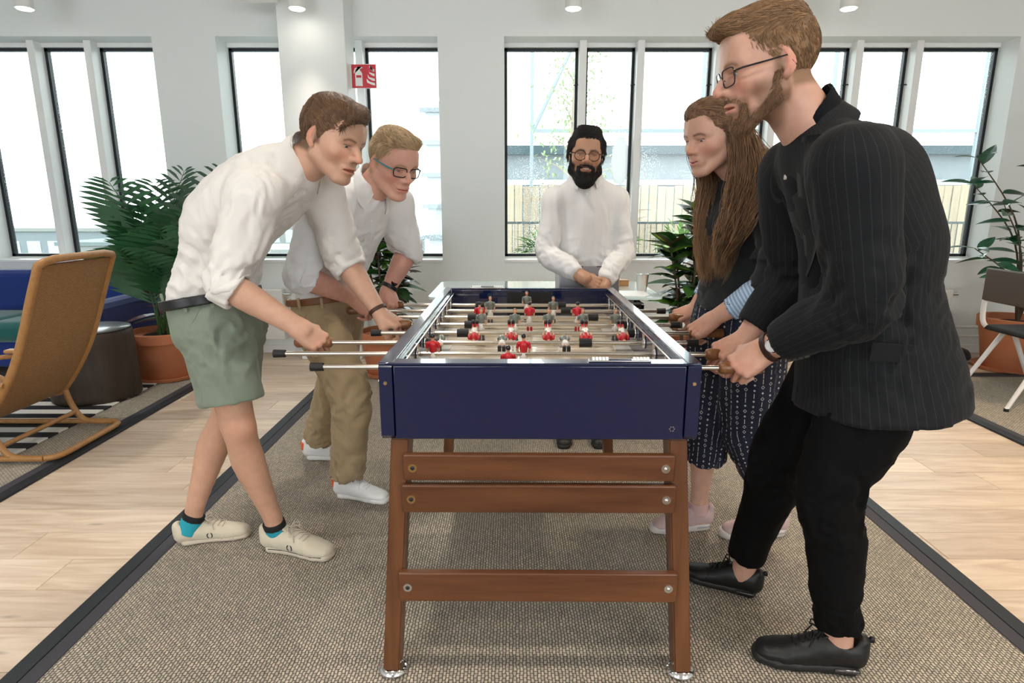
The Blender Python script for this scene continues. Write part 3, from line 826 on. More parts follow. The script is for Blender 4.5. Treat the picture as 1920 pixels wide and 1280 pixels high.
# --- rods
def player_mesh(team):
    shirt = mat('player_red' if team else 'player_grey', (.55, .015, .025) if team else (.16, .175, .15), .3, coat=.3)
    short = mat('player_white', (.80, .77, .72), .3, coat=.3)
    skin = mat('player_skin' if team else 'player_skin_tan', (.62, .30, .18), .35, coat=.3)
    hair = mat('player_hair' if team else 'player_hair_grey', (.008, .008, .01) if team else (.16, .11, .08), .3, coat=.3)
    boot = mat('player_boot', (.01, .01, .012), .3, coat=.3)
    sock = mat('player_sock_red' if team else 'player_sock_grey', (.5, .02, .03) if team else (.10, .11, .11), .3)
    m = MB()
    m.mi = 0   # torso, sleeves
    m.lathe([(.009, .004), (.0115, .012), (.0135, .026), (.014, .034), (.009, .040), (.004, .042)], seg=14)
    for s in (-1, 1):
        m.sph((s*.0145, 0, .033), (.0055, .006, .006), 2)
        m.cyl((s*.016, 0, .033), (s*.0185, -.001, .018), .0048, .0042, 10)
    m.mi = 1
    m.lathe([(.010, -.022), (.0125, -.018), (.0115, -.004), (.0095, .006)], seg=14)
    m.mi = 2
    for s in (-1, 1):
        m.cyl((s*.0185, -.001, .018), (s*.0165, -.004, .002), .0038, .003, 10); m.sph((s*.0165, -.004, .001), .0038, 1)
        m.cyl((s*.006, 0, -.02), (s*.0065, 0, -.036), .0052, .0045, 10)
    m.cyl((0, 0, .040), (0, 0, .046), .0045, .0045, 10)
    m.sph((0, -.0006, .0525), (.0068, .0075, .0088), 2); m.sph((0, -.0082, .0515), (.0013, .002, .002), 1)
    m.mi = 3
    m.sph((0, .0016, .0555), (.0074, .0076, .0078), 2)
    m.mi = 5
    for s in (-1, 1): m.cyl((s*.0065, 0, -.036), (s*.0068, 0, -.055), .0046, .005, 10)
    m.mi = 4
    for s in (-1, 1): m.box((s*.007, -.004, -.060), (.0115, .022, .013), .003)
    return m.mesh('player', [shirt, short, skin, hair, boot, sock])
PM = [player_mesh(0), player_mesh(1)]
RZ = .85
handle_prof = [(.010, 0), (.016, .004), (.0185, .016), (.0178, .03), (.0145, .06), (.0150, .085), (.0172, .105), (.0165, .117), (.011, .123)]
def rod_y(i): return .175+.155*i
RODS = []
for i, (xl, xr, team, pls, rot, hand) in enumerate([
        (-.56, .69, 1, [-.012], 0, .568), (-.723, .70, 1, [-.241, .032], 0, .578), (-.713, .60, 0, [-.24, -.0365, .1687], -80, -.591),
        (-.50, .735, 1, [-.138, -.009, .1215, .252, .381], -112, .613), (-.50, .622, 0, [-.122, .004, .13, .258, .38], 0, -.384),
        (-.50, .738, 1, [-.138, .062, .2535], 6, .618), (-.70, .64, 0, [-.102, .165], 0, -.588), (-.62, .568, 0, [.055], 0, -.498)]):
    y = rod_y(i); ox = -.0685      # table centre offset: measured x are world x
    xl += ox; xr += ox
    lab = 'steel rod with %d %s player%s' % (len(pls), 'red' if team else 'grey', 's' if len(pls) > 1 else '')
    left_handle = hand < 0
    a, b = (xl+.09, xr-.005) if left_handle else (xl+.005, xr-.09)
    rd = link('rod', MB().cyl((a, 0, 0), (b, 0, 0), .0072, seg=14).mesh('rod', M_rod), tb, (0, y, RZ)); rd['label'] = lab
    hp = MB(); hp.lathe(handle_prof, seg=20)
    ho = hp.obj('handle', M_handle, rd)
    if left_handle:
        ho.rotation_euler = (0, -math.pi/2, 0); ho.location = (hand+ox, 0, 0)
        cap = (xr, -.035)
    else:
        ho.rotation_euler = (0, math.pi/2, 0); ho.location = (hand+ox, 0, 0)
        cap = (xl, .035)
    MB().cyl((cap[0], 0, 0), (cap[0]+cap[1], 0, 0), .0125, .0115, 16).obj('end_cap', M_rubber, rd)
    for x in pls:
        p = link('player', PM[team], rd, (x+ox, 0, 0))
        base = 0 if not team else math.pi
        p.rotation_euler = (math.radians(rot)*(1 if not team else 1), 0, base) if rot else (0, 0, base)
        MB().cyl((x+ox-.011, 0, 0), (x+ox+.011, 0, 0), .0092, seg=14).obj('player_clamp', M_rod, rd)
    bx = {0: (), 1: (), 2: (-.262, .235), 3: (-.178, .42), 4: (-.165, .425), 5: (-.165, .315), 6: (-.145, .218), 7: (-.155, .21)}[i]
    for x in bx:
        MB().cyl((x+ox-.02, 0, 0), (x+ox+.02, 0, 0), .0145, seg=18).obj('bumper', M_rubber, rd)
    if i == 7:
        for x in (-.12, .18):
            MB().cyl((x+ox-.012, 0, 0), (x+ox+.006, 0, 0), .013, seg=18).cyl((x+ox+.006, 0, 0), (x+ox+.016, 0, 0), .010, seg=18).obj('stop_collar', M_chrome, rd)
    for s in (-1, 1):
        br = MB()
        br.tube([(s*.357, .014*math.cos(t), .014*math.sin(t)) for t in np.linspace(0, 2*math.pi, 17)[:-1]], .0045, 8, True)
        br.cyl((s*.357, 0, .014), (s*.357, 0, .032), .006, .0075, 12).cyl((s*.352, 0, 0), (s*.404, 0, 0), .0105, seg=16)
        br.obj('bearing', M_chrome, rd)
def rod_world(i, x): return A(x, 1.466+rod_y(i), RZ)
# ------------------------------------------------------------------ people: builders
def frame(pos, fwd, up=(0, 0, 1), s=1.0):
    """columns: right, forward, up"""
    y = unit(fwd); x = unit(np.cross(y, up)); z = np.cross(x, y)
    M = np.eye(4); M[:3, 0] = x*s; M[:3, 1] = y*s; M[:3, 2] = z*s; M[:3, 3] = pos
    return M
def hand_frame(wrist, fdir, dorsal, s=1.0):
    """columns: fingers, towards +y, back of hand"""
    x = unit(fdir); z = unit(np.asarray(dorsal, float)-x*np.dot(dorsal, x)); y = np.cross(z, x)
    M = np.eye(4); M[:3, 0] = x*s; M[:3, 1] = y*s; M[:3, 2] = z*s; M[:3, 3] = wrist
    return M
def to_local(M, v): return (v-M[:3, 3]) @ np.linalg.inv(M[:3, :3]).T
def sm(x, a, b): t = np.clip((x-a)/(b-a), 0, 1); return t*t*(3-2*t)

def skin_mat(): return mat('skin', (.6, .35, .25), .42, attr=True, noise=(55, (.90, .86, .84), .35), sss=.12, bump=(420, .10, .0012), spec=.4)

def build_head(M, neck_w, tone, o):
    """head with face; M local frame: x right, y forward, z up, origin between the ears"""
    S = Shape().at(M)
    jw = o.get('jaw', 1.0)
    S.ell((0, -.014, .036), (.0745, .096, .083), k=.0)
    S.ell((0, .024, -.012), (.064*jw, .064, .088), k=.03)
    for s in (-1, 1):
        S.cone((s*.054*jw, -.004, -.052), (s*.022, .064, -.098), .019, .016, k=.025)
        S.ell((s*.042, .052, -.022), (.024, .026, .022), k=.022)
        S.cone((s*.048, .066, .020), (s*.012, .083, .019), .011, .011, k=.014)
    S.ell((0, .076, -.099), (.019, .016, .016), k=.02)
    S.ell((0, .066, .055), (.052, .024, .036), k=.03)
    for s in (-1, 1):
        S.ell((s*.0325, .097, .0005), (.0185, .017, .0125), k=.014, op='s')
        S.ell((s*.0315, .0705, .0), (.0152, .0152, .0142), k=.005)
    op = o.get('lid', .0036)
    for s in (-1, 1):
        S.ell((s*.0315, .089, -.0012), (.0145, .02, op), k=.0015, op='s')
        S.cone((s*.044, .078, .0135), (s*.019, .0885, .0145), .0042, .004, k=.006)
    nt_ = o.get('nose', 1.0)
    S.cone((0, .083, .014), (0, .083+.027*nt_, -.026), .0078, .0098, k=.010)
    S.ell((0, .082+.026*nt_, -.029), (.0115, .012, .0095), k=.006)
    for s in (-1, 1):
        S.ell((s*.0132, .0965, -.0315), (.0082, .0115, .0085), k=.006)
        S.ell((s*.0065, .101, -.0405), (.0035, .005, .0035), k=.002, op='s')
    S.ell((0, .080, -.062), (.030, .018, .024), k=.016)
    for s in (-1, 1): S.ell((s*.018, .0765, -.024), (.016, .0145, .024), k=.016)
    wd = o.get('mouth_w', .024); up = o.get('smile', 0.0)
    for s in (-1, 0, 1):
        S.ell((s*wd*.5, .0945-abs(s)*.005, -.0605+abs(s)*up*.5), (wd*.56, .0085, .0048), k=.005)
        S.ell((s*wd*.42, .0925-abs(s)*.004, -.0715+abs(s)*up*.5), (wd*.52, .009, .0058), k=.005)
    mo = o.get('mouth_open', .0014)
    for s in (-1, -.5, 0, .5, 1):
        S.ell((s*wd*.85, .0985-abs(s)*.006, -.066+abs(s)*up), (wd*.35, .014, mo*(1.15-.45*abs(s))), k=.0015, op='s')
    for s in (-1, 1):      # ears: plate, rolled rim, inner fold, lobe
        def E(yy, zz, out): return (s*(.0725+out+.20*max(-.010-yy, -.02)), yy-.012, zz-.003)
        Rr = np.array(Matrix.Rotation(s*.30, 3, 'Z') @ Matrix.Rotation(-.12, 3, 'X'))
        S.ell((s*.0745, -.016, -.004), (.0042, .0150, .0270), Rr, k=.006)
        rim = [E(.010+.016*math.cos(t)*.0-.0+(-.0135*math.sin(t)), .002+.0285*math.cos(t), .0045+.003*math.sin(t)) for t in np.linspace(-.55, 2.7, 10)]
        for p_, q_ in zip(rim[:-1], rim[1:]): S.cone(p_, q_, .0034, .0034, k=.003)
        an = [E(-.001-.006*math.sin(t), -.003+.0165*math.cos(t), .0048) for t in np.linspace(.1, 2.6, 6)]
        for p_, q_ in zip(an[:-1], an[1:]): S.cone(p_, q_, .0026, .0026, k=.003)
        S.ell((s*.0775, -.0035, -.004), (.004, .0055, .0075), k=.003, op='s')
        S.ell((s*.0745, -.009, -.030), (.0042, .0080, .0085), k=.006)
    nb = to_local(M, np.asarray(neck_w, float)[None])[0]
    s0 = S._s()
    S.econe((0, -.026, -.045), nb, (.054, .060), (.062, .064), (1, 0, 0), k=.022)
    S.at(np.eye(4))
    v, f = S.mesh(.00275*s0, 1, True)
    q = to_local(M, v)
    x, y, z = q.T; ax = np.abs(x)
    c = np.tile(np.array(tone), (len(v), 1))
    def mixc(m, col): c[:] = c*(1-m[:, None])+m[:, None]*np.array(col)
    red = np.array(tone)*A(1.08, .70, .66)
    mixc(.55*np.exp(-(((ax-.045)/.018)**2+((z+.028)/.02)**2))*(y > .03), red)
    mixc(.5*np.exp(-((ax/.012)**2+((z+.028)/.014)**2))*(y > .09), red)
    mixc(.6*sm(ax, .073, .082)*(np.abs(z) < .05), red)
    lip = np.exp(-((ax/(wd*1.05))**4+((z+.066-up*(ax/wd)**2)/.0105)**4))*sm(y, .076, .086)
    mixc(.75*lip, np.array(o.get('lip', np.array(tone)*A(.88, .52, .52))))
    bc = o.get('brow', None)
    if bc is not None:
        zb = .0185+.003*sm(ax, .012, .032)-.006*sm(ax, .036, .052)
        mixc(.9*np.exp(-((z-zb)/.0042)**2)*sm(ax, .010, .016)*(1-sm(ax, .048, .054))*(y > .03), bc)
    mixc(.5*np.exp(-(((ax-.0315)/.016)**2+((z-.001)/.009)**2))*(y > .06), np.array(tone)*A(.8, .62, .58))
    dz = z+.0012-.0015
    lash = np.exp(-(((ax-.0315)/.0150)**6))*np.exp(-((dz-op*1.15)/.0016)**2)*(y > .074)
    mixc(.85*lash, (.05, .03, .025))
    mixc(.35*np.exp(-(((ax-.0315)/.0140)**6))*np.exp(-((dz+op*1.2)/.0014)**2)*(y > .074), (.16, .08, .06))
    b = beard_mask(q, o)
    if b is not None: mixc(o.get('beard_base', .6)*b, o['beard_col'])
    # scalp takes the hair colour where hair grows
    if o.get('scalp') is not None:
        mixc(.85*hair_mask(q, o), o['scalp'])
    S.q = q
    return S, v, f, c
def beard_mask(q, o):
    if not o.get('beard'): return None
    x, y, z = q.T; ax = np.abs(x)
    side = sm(-z, .012, .045)*(1-sm(y, .05, .07))*sm(ax, .045, .056)*sm(y, -.026, -.012)*sm(z, -.16, -.12)
    jaw = sm(-z, .068, .082)*sm(y, -.02, .0)*sm(z, -.15, -.118)
    must = np.exp(-((z+.0505)/.0075)**2)*(1-sm(ax, .030, .037))*sm(y, .078, .084)
    chin = sm(-z, .078, .086)*sm(y, .04, .06)*sm(z, -.15, -.12)
    cor = np.exp(-((ax-.033)/.008)**2)*sm(-z, .045, .056)*sm(y, .055, .066)
    m = np.maximum.reduce([side, jaw, must*o.get('must', 1), chin, cor])
    lips = np.exp(-((ax/.024)**4+((z+.0665)/.009)**4))*sm(y, .078, .086)
    return np.clip(m*(1-lips), 0, 1)
def hair_mask(q, o):
    x, y, z = q.T; ax = np.abs(x)
    hl = o.get('hairline', .078)
    top = sm(z+.45*np.minimum(.075-y, 0), hl-.045*sm(ax, .04, .075)-.010, hl-.045*sm(ax, .04, .075)+.012)
    back = sm(-y, .012, .032)*sm(z, -.062, -.045)
    burn = sm(-y, -.020, -.004)*sm(z, -.030, -.012)*sm(ax, .055, .065)
    ear = np.exp(-((ax-.085)/.010)**4)*np.exp(-((z+.002)/.034)**4)*np.exp(-((y+.014)/.024)**4)
    return np.clip(np.maximum.reduce([top, back, burn]), 0, 1)*(1-np.clip(ear*1.5, 0, 1))

def eyes(M, parent, base, iris, gaze=(0, 1, -.35), s0=1.0):
    n, m = 20, 14
    g = unit(gaze); u = unit(np.cross(g, (0, 0, 1))); w = np.cross(u, g)
    V = []; C = []
    for i in range(m+1):
        th = math.pi*i/m
        for j in range(n):
            ph = 2*math.pi*j/n
            V.append(g*math.cos(th)+math.sin(th)*(u*math.cos(ph)+w*math.sin(ph)))
            C.append((.006, .006, .006) if th < .26 else (iris if th < .56 else (.50, .46, .43)))
    V = np.array(V)*.0132; C = np.array(C)
    Fc = [(i*n+j, i*n+(j+1) % n, (i+1)*n+(j+1) % n, (i+1)*n+j) for i in range(m) for j in range(n)]
    em = mat('eye', (.8, .8, .8), .08, attr=True, coat=.6)
    for s in (-1, 1):
        vv = (V+A(s*.0315, .0702, -.0004)) @ M[:3, :3].T+M[:3, 3]
        link('eye', mesh_np('eye', vv-base, np.array(Fc), em, C), parent)

def grow_hair(name, parent, base, M, vol, flow, n, length, rad, colr, seed, nseg=4, lift=.001, jitter=.12, droop=0.0, mask=None, curl=0.0, h=.0035, show_cap=True, noise=.004):
    """hair volume (Shape in head frame) + strands combed over it"""
    v, f = vol.mesh(h*np.linalg.norm(M[:3, 0]))
    nr = vnormals(v, f)
    q = to_local(M, v)
    fl = flow(q)
    flw = fl @ M[:3, :3].T
    flw = flw-nr*(flw*nr).sum(1, keepdims=True)
    rng = np.random.default_rng(seed)
    # comb grooves
    side = np.cross(nr, flw/np.maximum(np.linalg.norm(flw, axis=1, keepdims=True), 1e-9))
    ph = (v*side).sum(1)
    v2 = v+nr*(noise*(fbm(v*70, seed)*.5+.5*np.sin(ph*900+3*fbm(v*30, seed+3)))[:, None])
    w = np.ones(len(v)) if mask is None else mask(q)
    n = int(n*.7); rad = rad*1.15
    idx = rng.choice(len(v), n, p=w/w.sum())
    L = length(q[idx]) if callable(length) else np.full(n, length)
    L = L*rng.uniform(.7, 1.15, n)
    p0 = v[idx]+rng.normal(size=(n, 3))*.0015
    sv, sf = strands(p0, flw[idx], L, rad*rng.uniform(.7, 1.3, n), vol, nseg, droop, lift, jitter, curl, seed)
    k = (nseg+1)*3
    cv = np.repeat(np.array(colr)[None]*(1+.30*rng.normal(size=(n, 1))).clip(.45, 1.8), k, 0)
    cc = np.array(colr)[None]*(.85+.25*fbm(v*60, seed+9))[:, None]
    V, Fc, C = join_np([(v2, f, cc), (sv, sf, cv)]) if show_cap else (sv, sf, cv)
    hm = mat('hair', (.2, .1, .05), .55, attr=True, spec=.3, sheen=.1)
    return link(name, mesh_np(name, V-base, Fc, hm, np.clip(C, 0, 1)), parent)

def hair_cap(hm, ts=.005, tb=.006, tt=.006, top=(.068, .088, .030), topc=(0, -.002, .092), face=(.105, -.005, .092, .088), nape=-.056):
    V = Shape().at(hm)
    V.ell((0, -.014, .037), (.0745+ts, .096+tb, .083+tt), k=0)
    if top is not None: V.ell(topc, top, k=.025)
    return V
def cap_cuts(V, face=(.105, -.005, .092, .088), nape=-.056, burn=-.022):
    V.ell((0, face[0], face[1]), (face[2], .092, face[3]), k=.010, op='s')
    for s in (-1, 1):
        V.ell((s*.080, .060, -.018), (.032, .046, .062), k=.008, op='s')
        V.ell((s*.086, -.014, -.004), (.020, .021, .036), k=.004, op='s')
    V.half((0, 0, burn), (0, .2, -1), (-.2, -.022, -.2), (.2, .2, .03), k=.004); V.half((0, -.06, nape), (0, -.15, -1), (-.2, -.2, -.2), (.2, -.022, .1), k=.006)
    V.at(np.eye(4)); return V

FING = [((.088, .030), (.042, .025, .021), .0089), ((.092, .0095), (.046, .028, .022), .0091), ((.088, -.0105), (.043, .026, .021), .0087), ((.080, -.029), (.034, .020, .019), .0077)]
def add_hand(S, M, side, curl=(55, 78, 45), thumb=None, spread=.06, fcurl=None):
    """side +1 right hand, -1 left; M from hand_frame (fingers, y, back)"""
    S.at(M); nails = []
    for i, ((bx, by), ln, r) in enumerate(FING):
        by *= side
        S.cone((.004, by*.62, -.001), (bx, by, 0), .0165, .0108, k=.009)
        S.ell((bx, by, .004), (.0105, .0098, .0085), k=.005)
        cs = fcurl[i] if fcurl else curl
        a = 0.0; p = A(bx, by, -.001)
        sp_ = (by/.03)*spread*(1 if not fcurl else 1)
        for j, L in enumerate(ln):
            a += math.radians(cs[j])
            d = unit(A(math.cos(a), sp_*math.cos(a), -math.sin(a)))
            p2 = p+d*L
            r1 = r*(1-.07*j); r2 = r*(1-.07*(j+1))
            S.cone(p, p2, r1*.96, r2*.96, k=.0032 if j == 0 else .002)
            if j == 2: nails.append((S._t(p2-d*.002+np.cross(d, (0, -1, 0))*r2*.95), r2*S._s()))
            p = p2
    th = thumb if thumb is not None else [(.020, .022, -.012), (.052, .046, -.026), (.082, .046, -.047), (.101, .034, -.060)]
    th = [A(x, y*side, z) for x, y, z in th]
    S.cone(th[0], th[1], .0175, .0125, k=.012); S.cone(th[1], th[2], .0115, .0100, k=.006); S.cone(th[2], th[3], .0100, .0082, k=.003)
    S.cone((.012, .016*side, -.008), (.060, .034*side, -.016), .0165, .012, k=.012)
    S.cone((.008, -.016*side, -.008), (.062, -.026*side, -.011), .0155, .0125, k=.012)
    S.ell((.05, 0, -.004), (.04, .033, .013), k=.012)
    dd = unit(th[3]-th[2]); nails.append((S._t(th[3]+A(0, .6*side, .5)*.0075), .0085*S._s()))
    S.at(np.eye(4))
    return nails
def forearm(S, elbow, wrist, lat, r=(.043, .046, .030, .021)):
    e = np.asarray(elbow, float); w = np.asarray(wrist, float)
    S.loft([(e, r[0], r[0], lat), (lerp(e, w, .28), r[1], r[1]*.95, lat), (lerp(e, w, .7), (r[1]+r[2])*.48, (r[1]+r[3])*.46, lat), (w, r[2], r[3], lat),
            (w+.03*unit(w-e), r[2]*.95, r[3]*.95, lat)], n=3, k=.012)
def skin_cols(v, tone, nails=(), pinks=()):
    c = np.tile(np.array(tone), (len(v), 1))
    c *= (1+.05*fbm(v*40, 5))[:, None]
    for p, r in nails:
        m = np.exp(-((np.linalg.norm(v-p, axis=1)/(r*.85))**4))
        c = c*(1-.55*m[:, None])+.55*m[:, None]*np.array([.78, .50, .43])
    for p, r in pinks:
        m = .35*np.exp(-((np.linalg.norm(v-p, axis=1)/r)**2))
        c = c*(1-m[:, None])+m[:, None]*np.array(tone)*A(1.02, .68, .62)
    return c

def folds(v, f, amp, axis=(0, 0, 1), fr=16.0, st=3.0, seed=0, zones=(), pin=None):
    """cloth creases: ridged noise stretched along axis; zones = (centre, radius, extra amplitude, crease axis)"""
    n = vnormals(v, f); a = unit(axis)
    p = v-(v @ a)[:, None]*a*(1-1/st)
    w = fbm(p*7, seed+40, 2)[:, None]*.06
    r = 1-np.abs(fbm((p+w)*fr, seed, 2))*1.6
    d = amp*(r-.45)
    for c, R, e, ax2 in zones:
        a2 = unit(ax2); p2 = v-((v-c) @ a2)[:, None]*a2*.72
        g = np.exp(-((np.linalg.norm(v-c, axis=1)/R)**2))
        d = d+e*g*(.55-1.5*np.abs(fbm((p2+w)*27, seed+7, 2)))
    if pin is not None:      # no creases next to the waistband plane (point, normal, reach)
        d = d*sm(np.abs((v-pin[0]) @ unit(pin[1])), pin[2]*.4, pin[2])
    return v+n*d[:, None]

def grip(Hc, fdir, dorsal, s=1.0, a=.034, b=.070):
    """hand frame whose palm closes on the handle point Hc"""
    M = hand_frame(Hc, fdir, dorsal, s); M[:3, 3] = np.asarray(Hc)+M[:3, 2]*a-M[:3, 0]*b
    return M

def cloth_mat(name, col, rough=.85, weave=900, bumps=.12, var=.9, sheen=.15, attr=False):
    return mat(name, col, rough, noise=(30, tuple(np.array(col)*var) if not attr else (var, var, var), .4), bump=(weave, bumps, .0015), sheen=sheen, attr=attr, spec=.2)

def shoe(parent, base, heel, toe, m_up, m_sole, m_lace, L=None, high=1.0, sole_h=.024, style='sneaker', tab=None, accents=None, wid=1.0):
    """heel and toe: floor points under heel back and toe tip"""
    heel = np.asarray(heel, float)+A(0, 0, .0095); toe = np.asarray(toe, float)+A(0, 0, .0095)
    d = toe-heel; Ls = np.linalg.norm(d); s = Ls/.29
    M = np.eye(4); x = d/Ls; y = unit(np.cross((0, 0, 1), x)); z = np.cross(x, y)
    M[:3, 0] = x*s; M[:3, 1] = y*s; M[:3, 2] = z*s; M[:3, 3] = heel
    W = wid
    root = empty('shoe', (0, 0, 0)); root.parent = parent
    # sole
    S = Shape().at(M)
    outl = [(.036, .0, .034*W), (.10, .003, .031*W), (.17, .004, .041*W), (.215, .002, .045*W), (.252, -.002, .036*W)]
    for (x0, y0, r0), (x1, y1, r1) in zip(outl[:-1], outl[1:]):
        S.econe((x0, y0, sole_h*.5), (x1, y1, sole_h*.5), (r0, sole_h*.9), (r1, sole_h*.9), (0, 1, 0), k=.006)
    if style == 'air':
        S.econe((.03, 0, .026), (.11, 0, .02), (.036*W, .022), (.032*W, .018), (0, 1, 0), k=.008)
    S.half((0, 0, sole_h), (0, 0, 1)); S.half((0, 0, .0005), (0, 0, -1))
    S.at(np.eye(4)); v, f = S.mesh(.0035, 1)
    link('sole', mesh_np('sole', v-base, f, m_sole), root)
    # upper
    U = Shape().at(M); hz = sole_h*.75
    U.loft([((.030, 0, hz+.030), .030*W, .034, (0, 1, 0)), ((.060, 0, hz+.034*high), .0325*W, .040*high, (0, 1, 0)), ((.105, .002, hz+.030*high), .034*W, .042*high, (0, 1, 0)),
            ((.155, .003, hz+.020), .038*W, .034, (0, 1, 0)), ((.205, .002, hz+.012), .0425*W, .026, (0, 1, 0)), ((.250, -.001, hz+.008), .033*W, .020, (0, 1, 0))], n=3, k=.01)
    U.cone((.020, 0, hz+.02), (.012, 0, hz+.062*high), .026*W, .022*W, k=.018)
    U.half((0, 0, hz-.004), (0, 0, -1))
    # opening for the ankle
    U.econe((.055, 0, hz+.050*high), (.060, 0, hz+.12), (.034, .024*W), (.048, .034*W), (1, 0, 0), k=.006, op='s')
    U.at(np.eye(4)); v, f = U.mesh(.0035, 1)
    q = to_local(M, v); v = v+vnormals(v, f)*(.0009*fbm(q*60, 3)-.0012*np.exp(-((q[:, 0]-.178)/.004)**2)*(q[:, 2] < .06))[:, None]
    up = link('upper', mesh_np('upper', v-base, f, m_up), root)
    def surf(xx, yy):   # height of the upper above (xx, yy)
        zz = np.linspace(.14, .01, 90); pts = np.stack([np.full(90, xx), np.full(90, yy), zz], 1)
        w = pts @ M[:3, :3].T+M[:3, 3]; s_ = U.sample(w)
        k = np.argmax(s_ < 0); return pts[k] if (s_ < 0).any() else A(xx, yy, .05)
    def W_(p): return np.asarray(p) @ M[:3, :3].T+M[:3, 3]-base
    # tongue, laces, eyelets
    lc = MB()
    for k in range(5):
        xx = .108+.0165*k; wy = .017+.0015*k
        a = surf(xx, -wy)+A(0, 0, .002); b = surf(xx+.006, 0)+A(0, 0, .0045); c_ = surf(xx, wy)+A(0, 0, .002)
        lc.tube([W_(a), W_(b), W_(c_)], .0024*s, 6)
        if k < 4:
            a2 = surf(xx+.0165, wy)+A(0, 0, .003)
            lc.tube([W_(a), W_(surf(xx+.008, 0)+A(0, 0, .006)), W_(a2)], .0022*s, 6)
    t0 = surf(.112, 0)+A(0, 0, .006)
    for sy in (-1, 1):   # bow loops and loose ends
        lc.tube([W_(t0), W_(t0+A(.004, sy*.018, .012)), W_(t0+A(.016, sy*.034, .006)), W_(t0+A(.020, sy*.030, -.004)), W_(t0+A(.006, sy*.010, .002))], .0022*s, 6)
        lc.tube([W_(t0), W_(t0+A(.016, sy*.014, .006)), W_(surf(.145, sy*.034)+A(0, 0, .004))], .002*s, 6)
    lo_ = lc.obj('laces', m_lace, root); lo_['kind'] = 'stuff'
    T = Shape().at(M); T.econe((.150, 0, hz+.046), (.092, 0, hz+.078*high), (.019, .0045), (.022, .004), (0, 1, 0)); T.at(np.eye(4))
    v, f = T.mesh(.003); link('tongue', mesh_np('tongue', v-base, f, m_up), root)
    if tab:
        H = Shape().at(M)
        if tab[0] == 'loop':
            H.cone((.010, 0, hz+.058), (-.012, 0, hz+.080), .006, .005); H.cone((-.012, 0, hz+.080), (-.016, 0, hz+.070), .005, .004)
        else:
            H.econe((.0075, 0, hz+.036), (.0035, 0, hz+.062), (.0275*W, .0185), (.0245*W, .0165), (0, 1, 0)); H.half((.026, 0, 0), (1, 0, 0)); H.half((0, 0, hz+.070), (0, 0, 1)); H.half((0, 0, hz+.030), (0, 0, -1))
        H.at(np.eye(4)); v, f = H.mesh(.003); link('heel_tab', mesh_np('heel_tab', v-base, f, tab[1]), root)
    for a in (accents or []):
        kind, m_ = a
        if kind == 'wreath':    # small laurel badge on both flanks
            for sy in (-1, 1):
                w = MB()
                for sg_ in (-1, 1):
                    pts = []
                    for t in np.linspace(.35, 2.75, 7):
                        xx = .128+sg_*.0095*math.sin(t); z2 = hz+.020-.011*math.cos(t)
                        yy = np.linspace(.07, .0, 60)*sy
                        pw = np.stack([np.full(60, xx), yy, np.full(60, z2)], 1)
                        s_ = U.sample(pw @ M[:3, :3].T+M[:3, 3]); k = np.argmax(s_ < 0)
                        pts.append(W_(pw[k]+A(0, .0006*sy, 0)))
                    w.tube(pts, [.0012*s]+[.0022*s]*5+[.0012*s], 6)
                wo = w.obj('wreath_badge', m_, root); wo['kind'] = 'stuff'
        if kind == 'stripe':    # dark line round the sole edge
            Q = Shape().at(M)
            for (x0, y0, r0), (x1, y1, r1) in zip(outl[:-1], outl[1:]):
                Q.econe((x0, y0, sole_h*.78), (x1, y1, sole_h*.78), (r0+.0012, .0022), (r1+.0012, .0022), (0, 1, 0), k=.002)
            Q.at(np.eye(4)); v, f = Q.mesh(.0022); link('sole_line', mesh_np('sole_line', v-base, f, m_), root)
        if kind == 'bubble':
            for sy in (-1, 1):
                B = Shape().at(M); B.cone((.02, sy*.031*W, sole_h*.72), (.075, sy*.0335*W, sole_h*.62), .0062, .0055); B.at(np.eye(4))
                v, f = B.mesh(.0025); link('air_window', mesh_np('air_window', v-base, f, m_), root)
    return root

